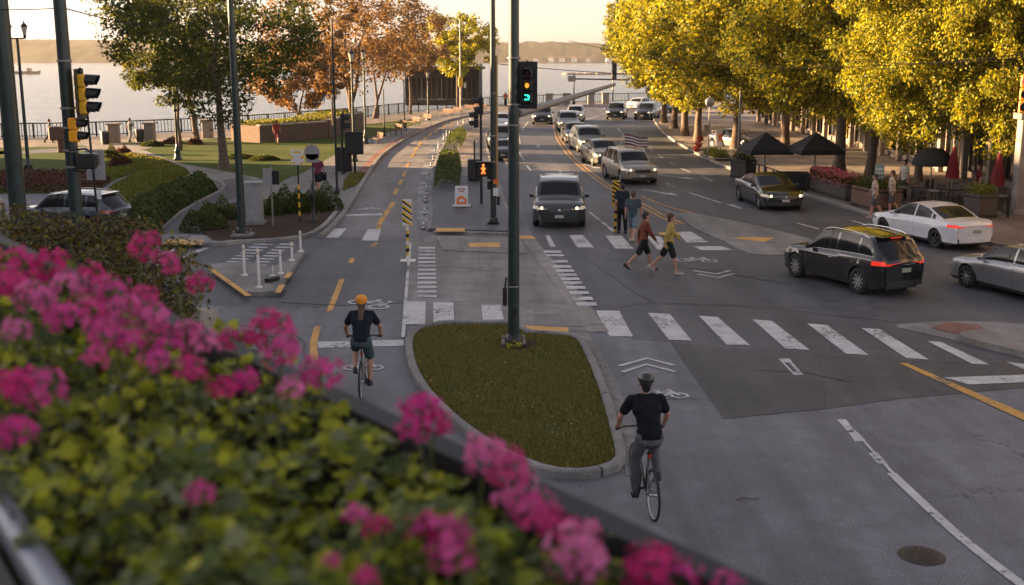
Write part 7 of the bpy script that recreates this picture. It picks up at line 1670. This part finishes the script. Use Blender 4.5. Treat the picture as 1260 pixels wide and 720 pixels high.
for k in range(PN):
    if not rest[k]: continue
    V = np.array([c for c in LEAFS[0].vertices[0:25].__class__ and [tuple(v.co) for v in LEAFS[0].vertices]]); F = [tuple(q.vertices) for q in LEAFS[0].polygons]; mb = MB()
    for p, sz, mi in rest[k]:
        M = (Matrix.Rotation(rs.uniform(0, 6.28), 3, 'Z') @ Matrix.Rotation(rs.normal(0, .6), 3, 'X') @ Matrix.Rotation(rs.normal(0, .6), 3, 'Y')); A = (V * sz * 1.35) @ np.array(M).T + np.array(p); mb.add([tuple(a) for a in A], F, mi, True)
    o = mb.build('undergrowth_leaves', [GL_B, GL_A], plants[k]); o['kind'] = 'stuff'
    for _ in range(8):
        a = Vector((rnd.uniform(-.2, .1), rnd.uniform(-.2, .2), 0)); stems[k].path([a * .3, a + Vector((0, 0, .1)), a * 1.1 + Vector((0, 0, .2))], [.005, .004, .002], 5)
    stems[k].build('stem', STEMM, plants[k])
# dark shrub in the far end of the planter, mid distance
LEAF_S = leafmat("shrub_leaf", [(.035, .03, .016), (.055, .05, .02), (.085, .055, .026), (.05, .07, .016), (.19, .18, .03), (.12, .06, .03)], .3)
def dshrub(label, pts, seed, mat, hgt, n, size):
    t = thing('shrub', label, 'shrub', pts[0] * 1.0); rs = np.random.RandomState(seed); C = []; 
    for p in pts:
        for _ in range(16): C.append([p.x - pts[0].x + rs.normal(0, .28), p.y - pts[0].y + rs.normal(0, .45), rs.uniform(-.9, hgt)])
    C = np.array(C); V = clump_leaves(C, rs.uniform(.16, .32, len(C)), n, size, rs); quads_obj('foliage', V, mat, t); m = MB()
    for c in C:
        b = Vector((c[0] * .5, c[1] * .5, -1.5)); m.path([b, Vector(c) * .8, Vector(c) + Vector((rs.normal(0, .05), rs.normal(0, .05), .12))], [.012, .007, .003], 4)
    m.build('stem', BARK, t)
t = thing('raised_planter', 'stone sided raised bed under the dark shrubs left of the flowers', 'planter', (-5.6, 8.5, 0)); m = MB(); m.box((0, 0, 2.2), (6.0, 2.6, 4.4)); m.build('wall', STONE, t); m = MB(); m.box((0, 0, 4.42), (5.7, 2.3, .08)); m.build('soil', MULCH, t)
S1 = [AT(x, y, Y) for x, y, Y in ((15, 300, 8.4), (60, 292, 8.8), (100, 300, 8.5))]; S2 = [AT(x, y, Y) for x, y, Y in ((135, 305, 8.2), (165, 318, 8.0), (188, 332, 7.8), (120, 330, 7.6))]
dshrub('dark bronze and green shrub behind the pink flowers at the left edge', S1, 5, LEAF_S, .02, 230, .042); dshrub('dark twiggy shrub with brown tips just left of the corner island', S2, 6, LEAF_S, .0, 210, .038)
S3 = [AT(x, y, Y) for x, y, Y in ((-30, 285, 8.8), (10, 282, 9.0))]; dshrub('brownish shrub at the far left edge in front of the thick pole', S3, 7, LEAF_S, .02, 220, .04)

# ---------------- haze
mb = MB(); mb.box((0, 1000, 19), (7000, 2140, 54)); hz_o = mb.build('haze', []); hz_o['kind'] = 'stuff'
hm, hn, hl, hb_ = newmat("haze_air"); hn.remove(hb_); pv = hn.new("ShaderNodeVolumePrincipled"); pv.inputs["Color"].default_value = (1, .93, .85, 1); pv.inputs["Density"].default_value = .0001; pv.inputs["Anisotropy"].default_value = .3
hl.new(pv.outputs[0], hn["Material Output"].inputs["Volume"]); hz_o.data.materials.append(hm)
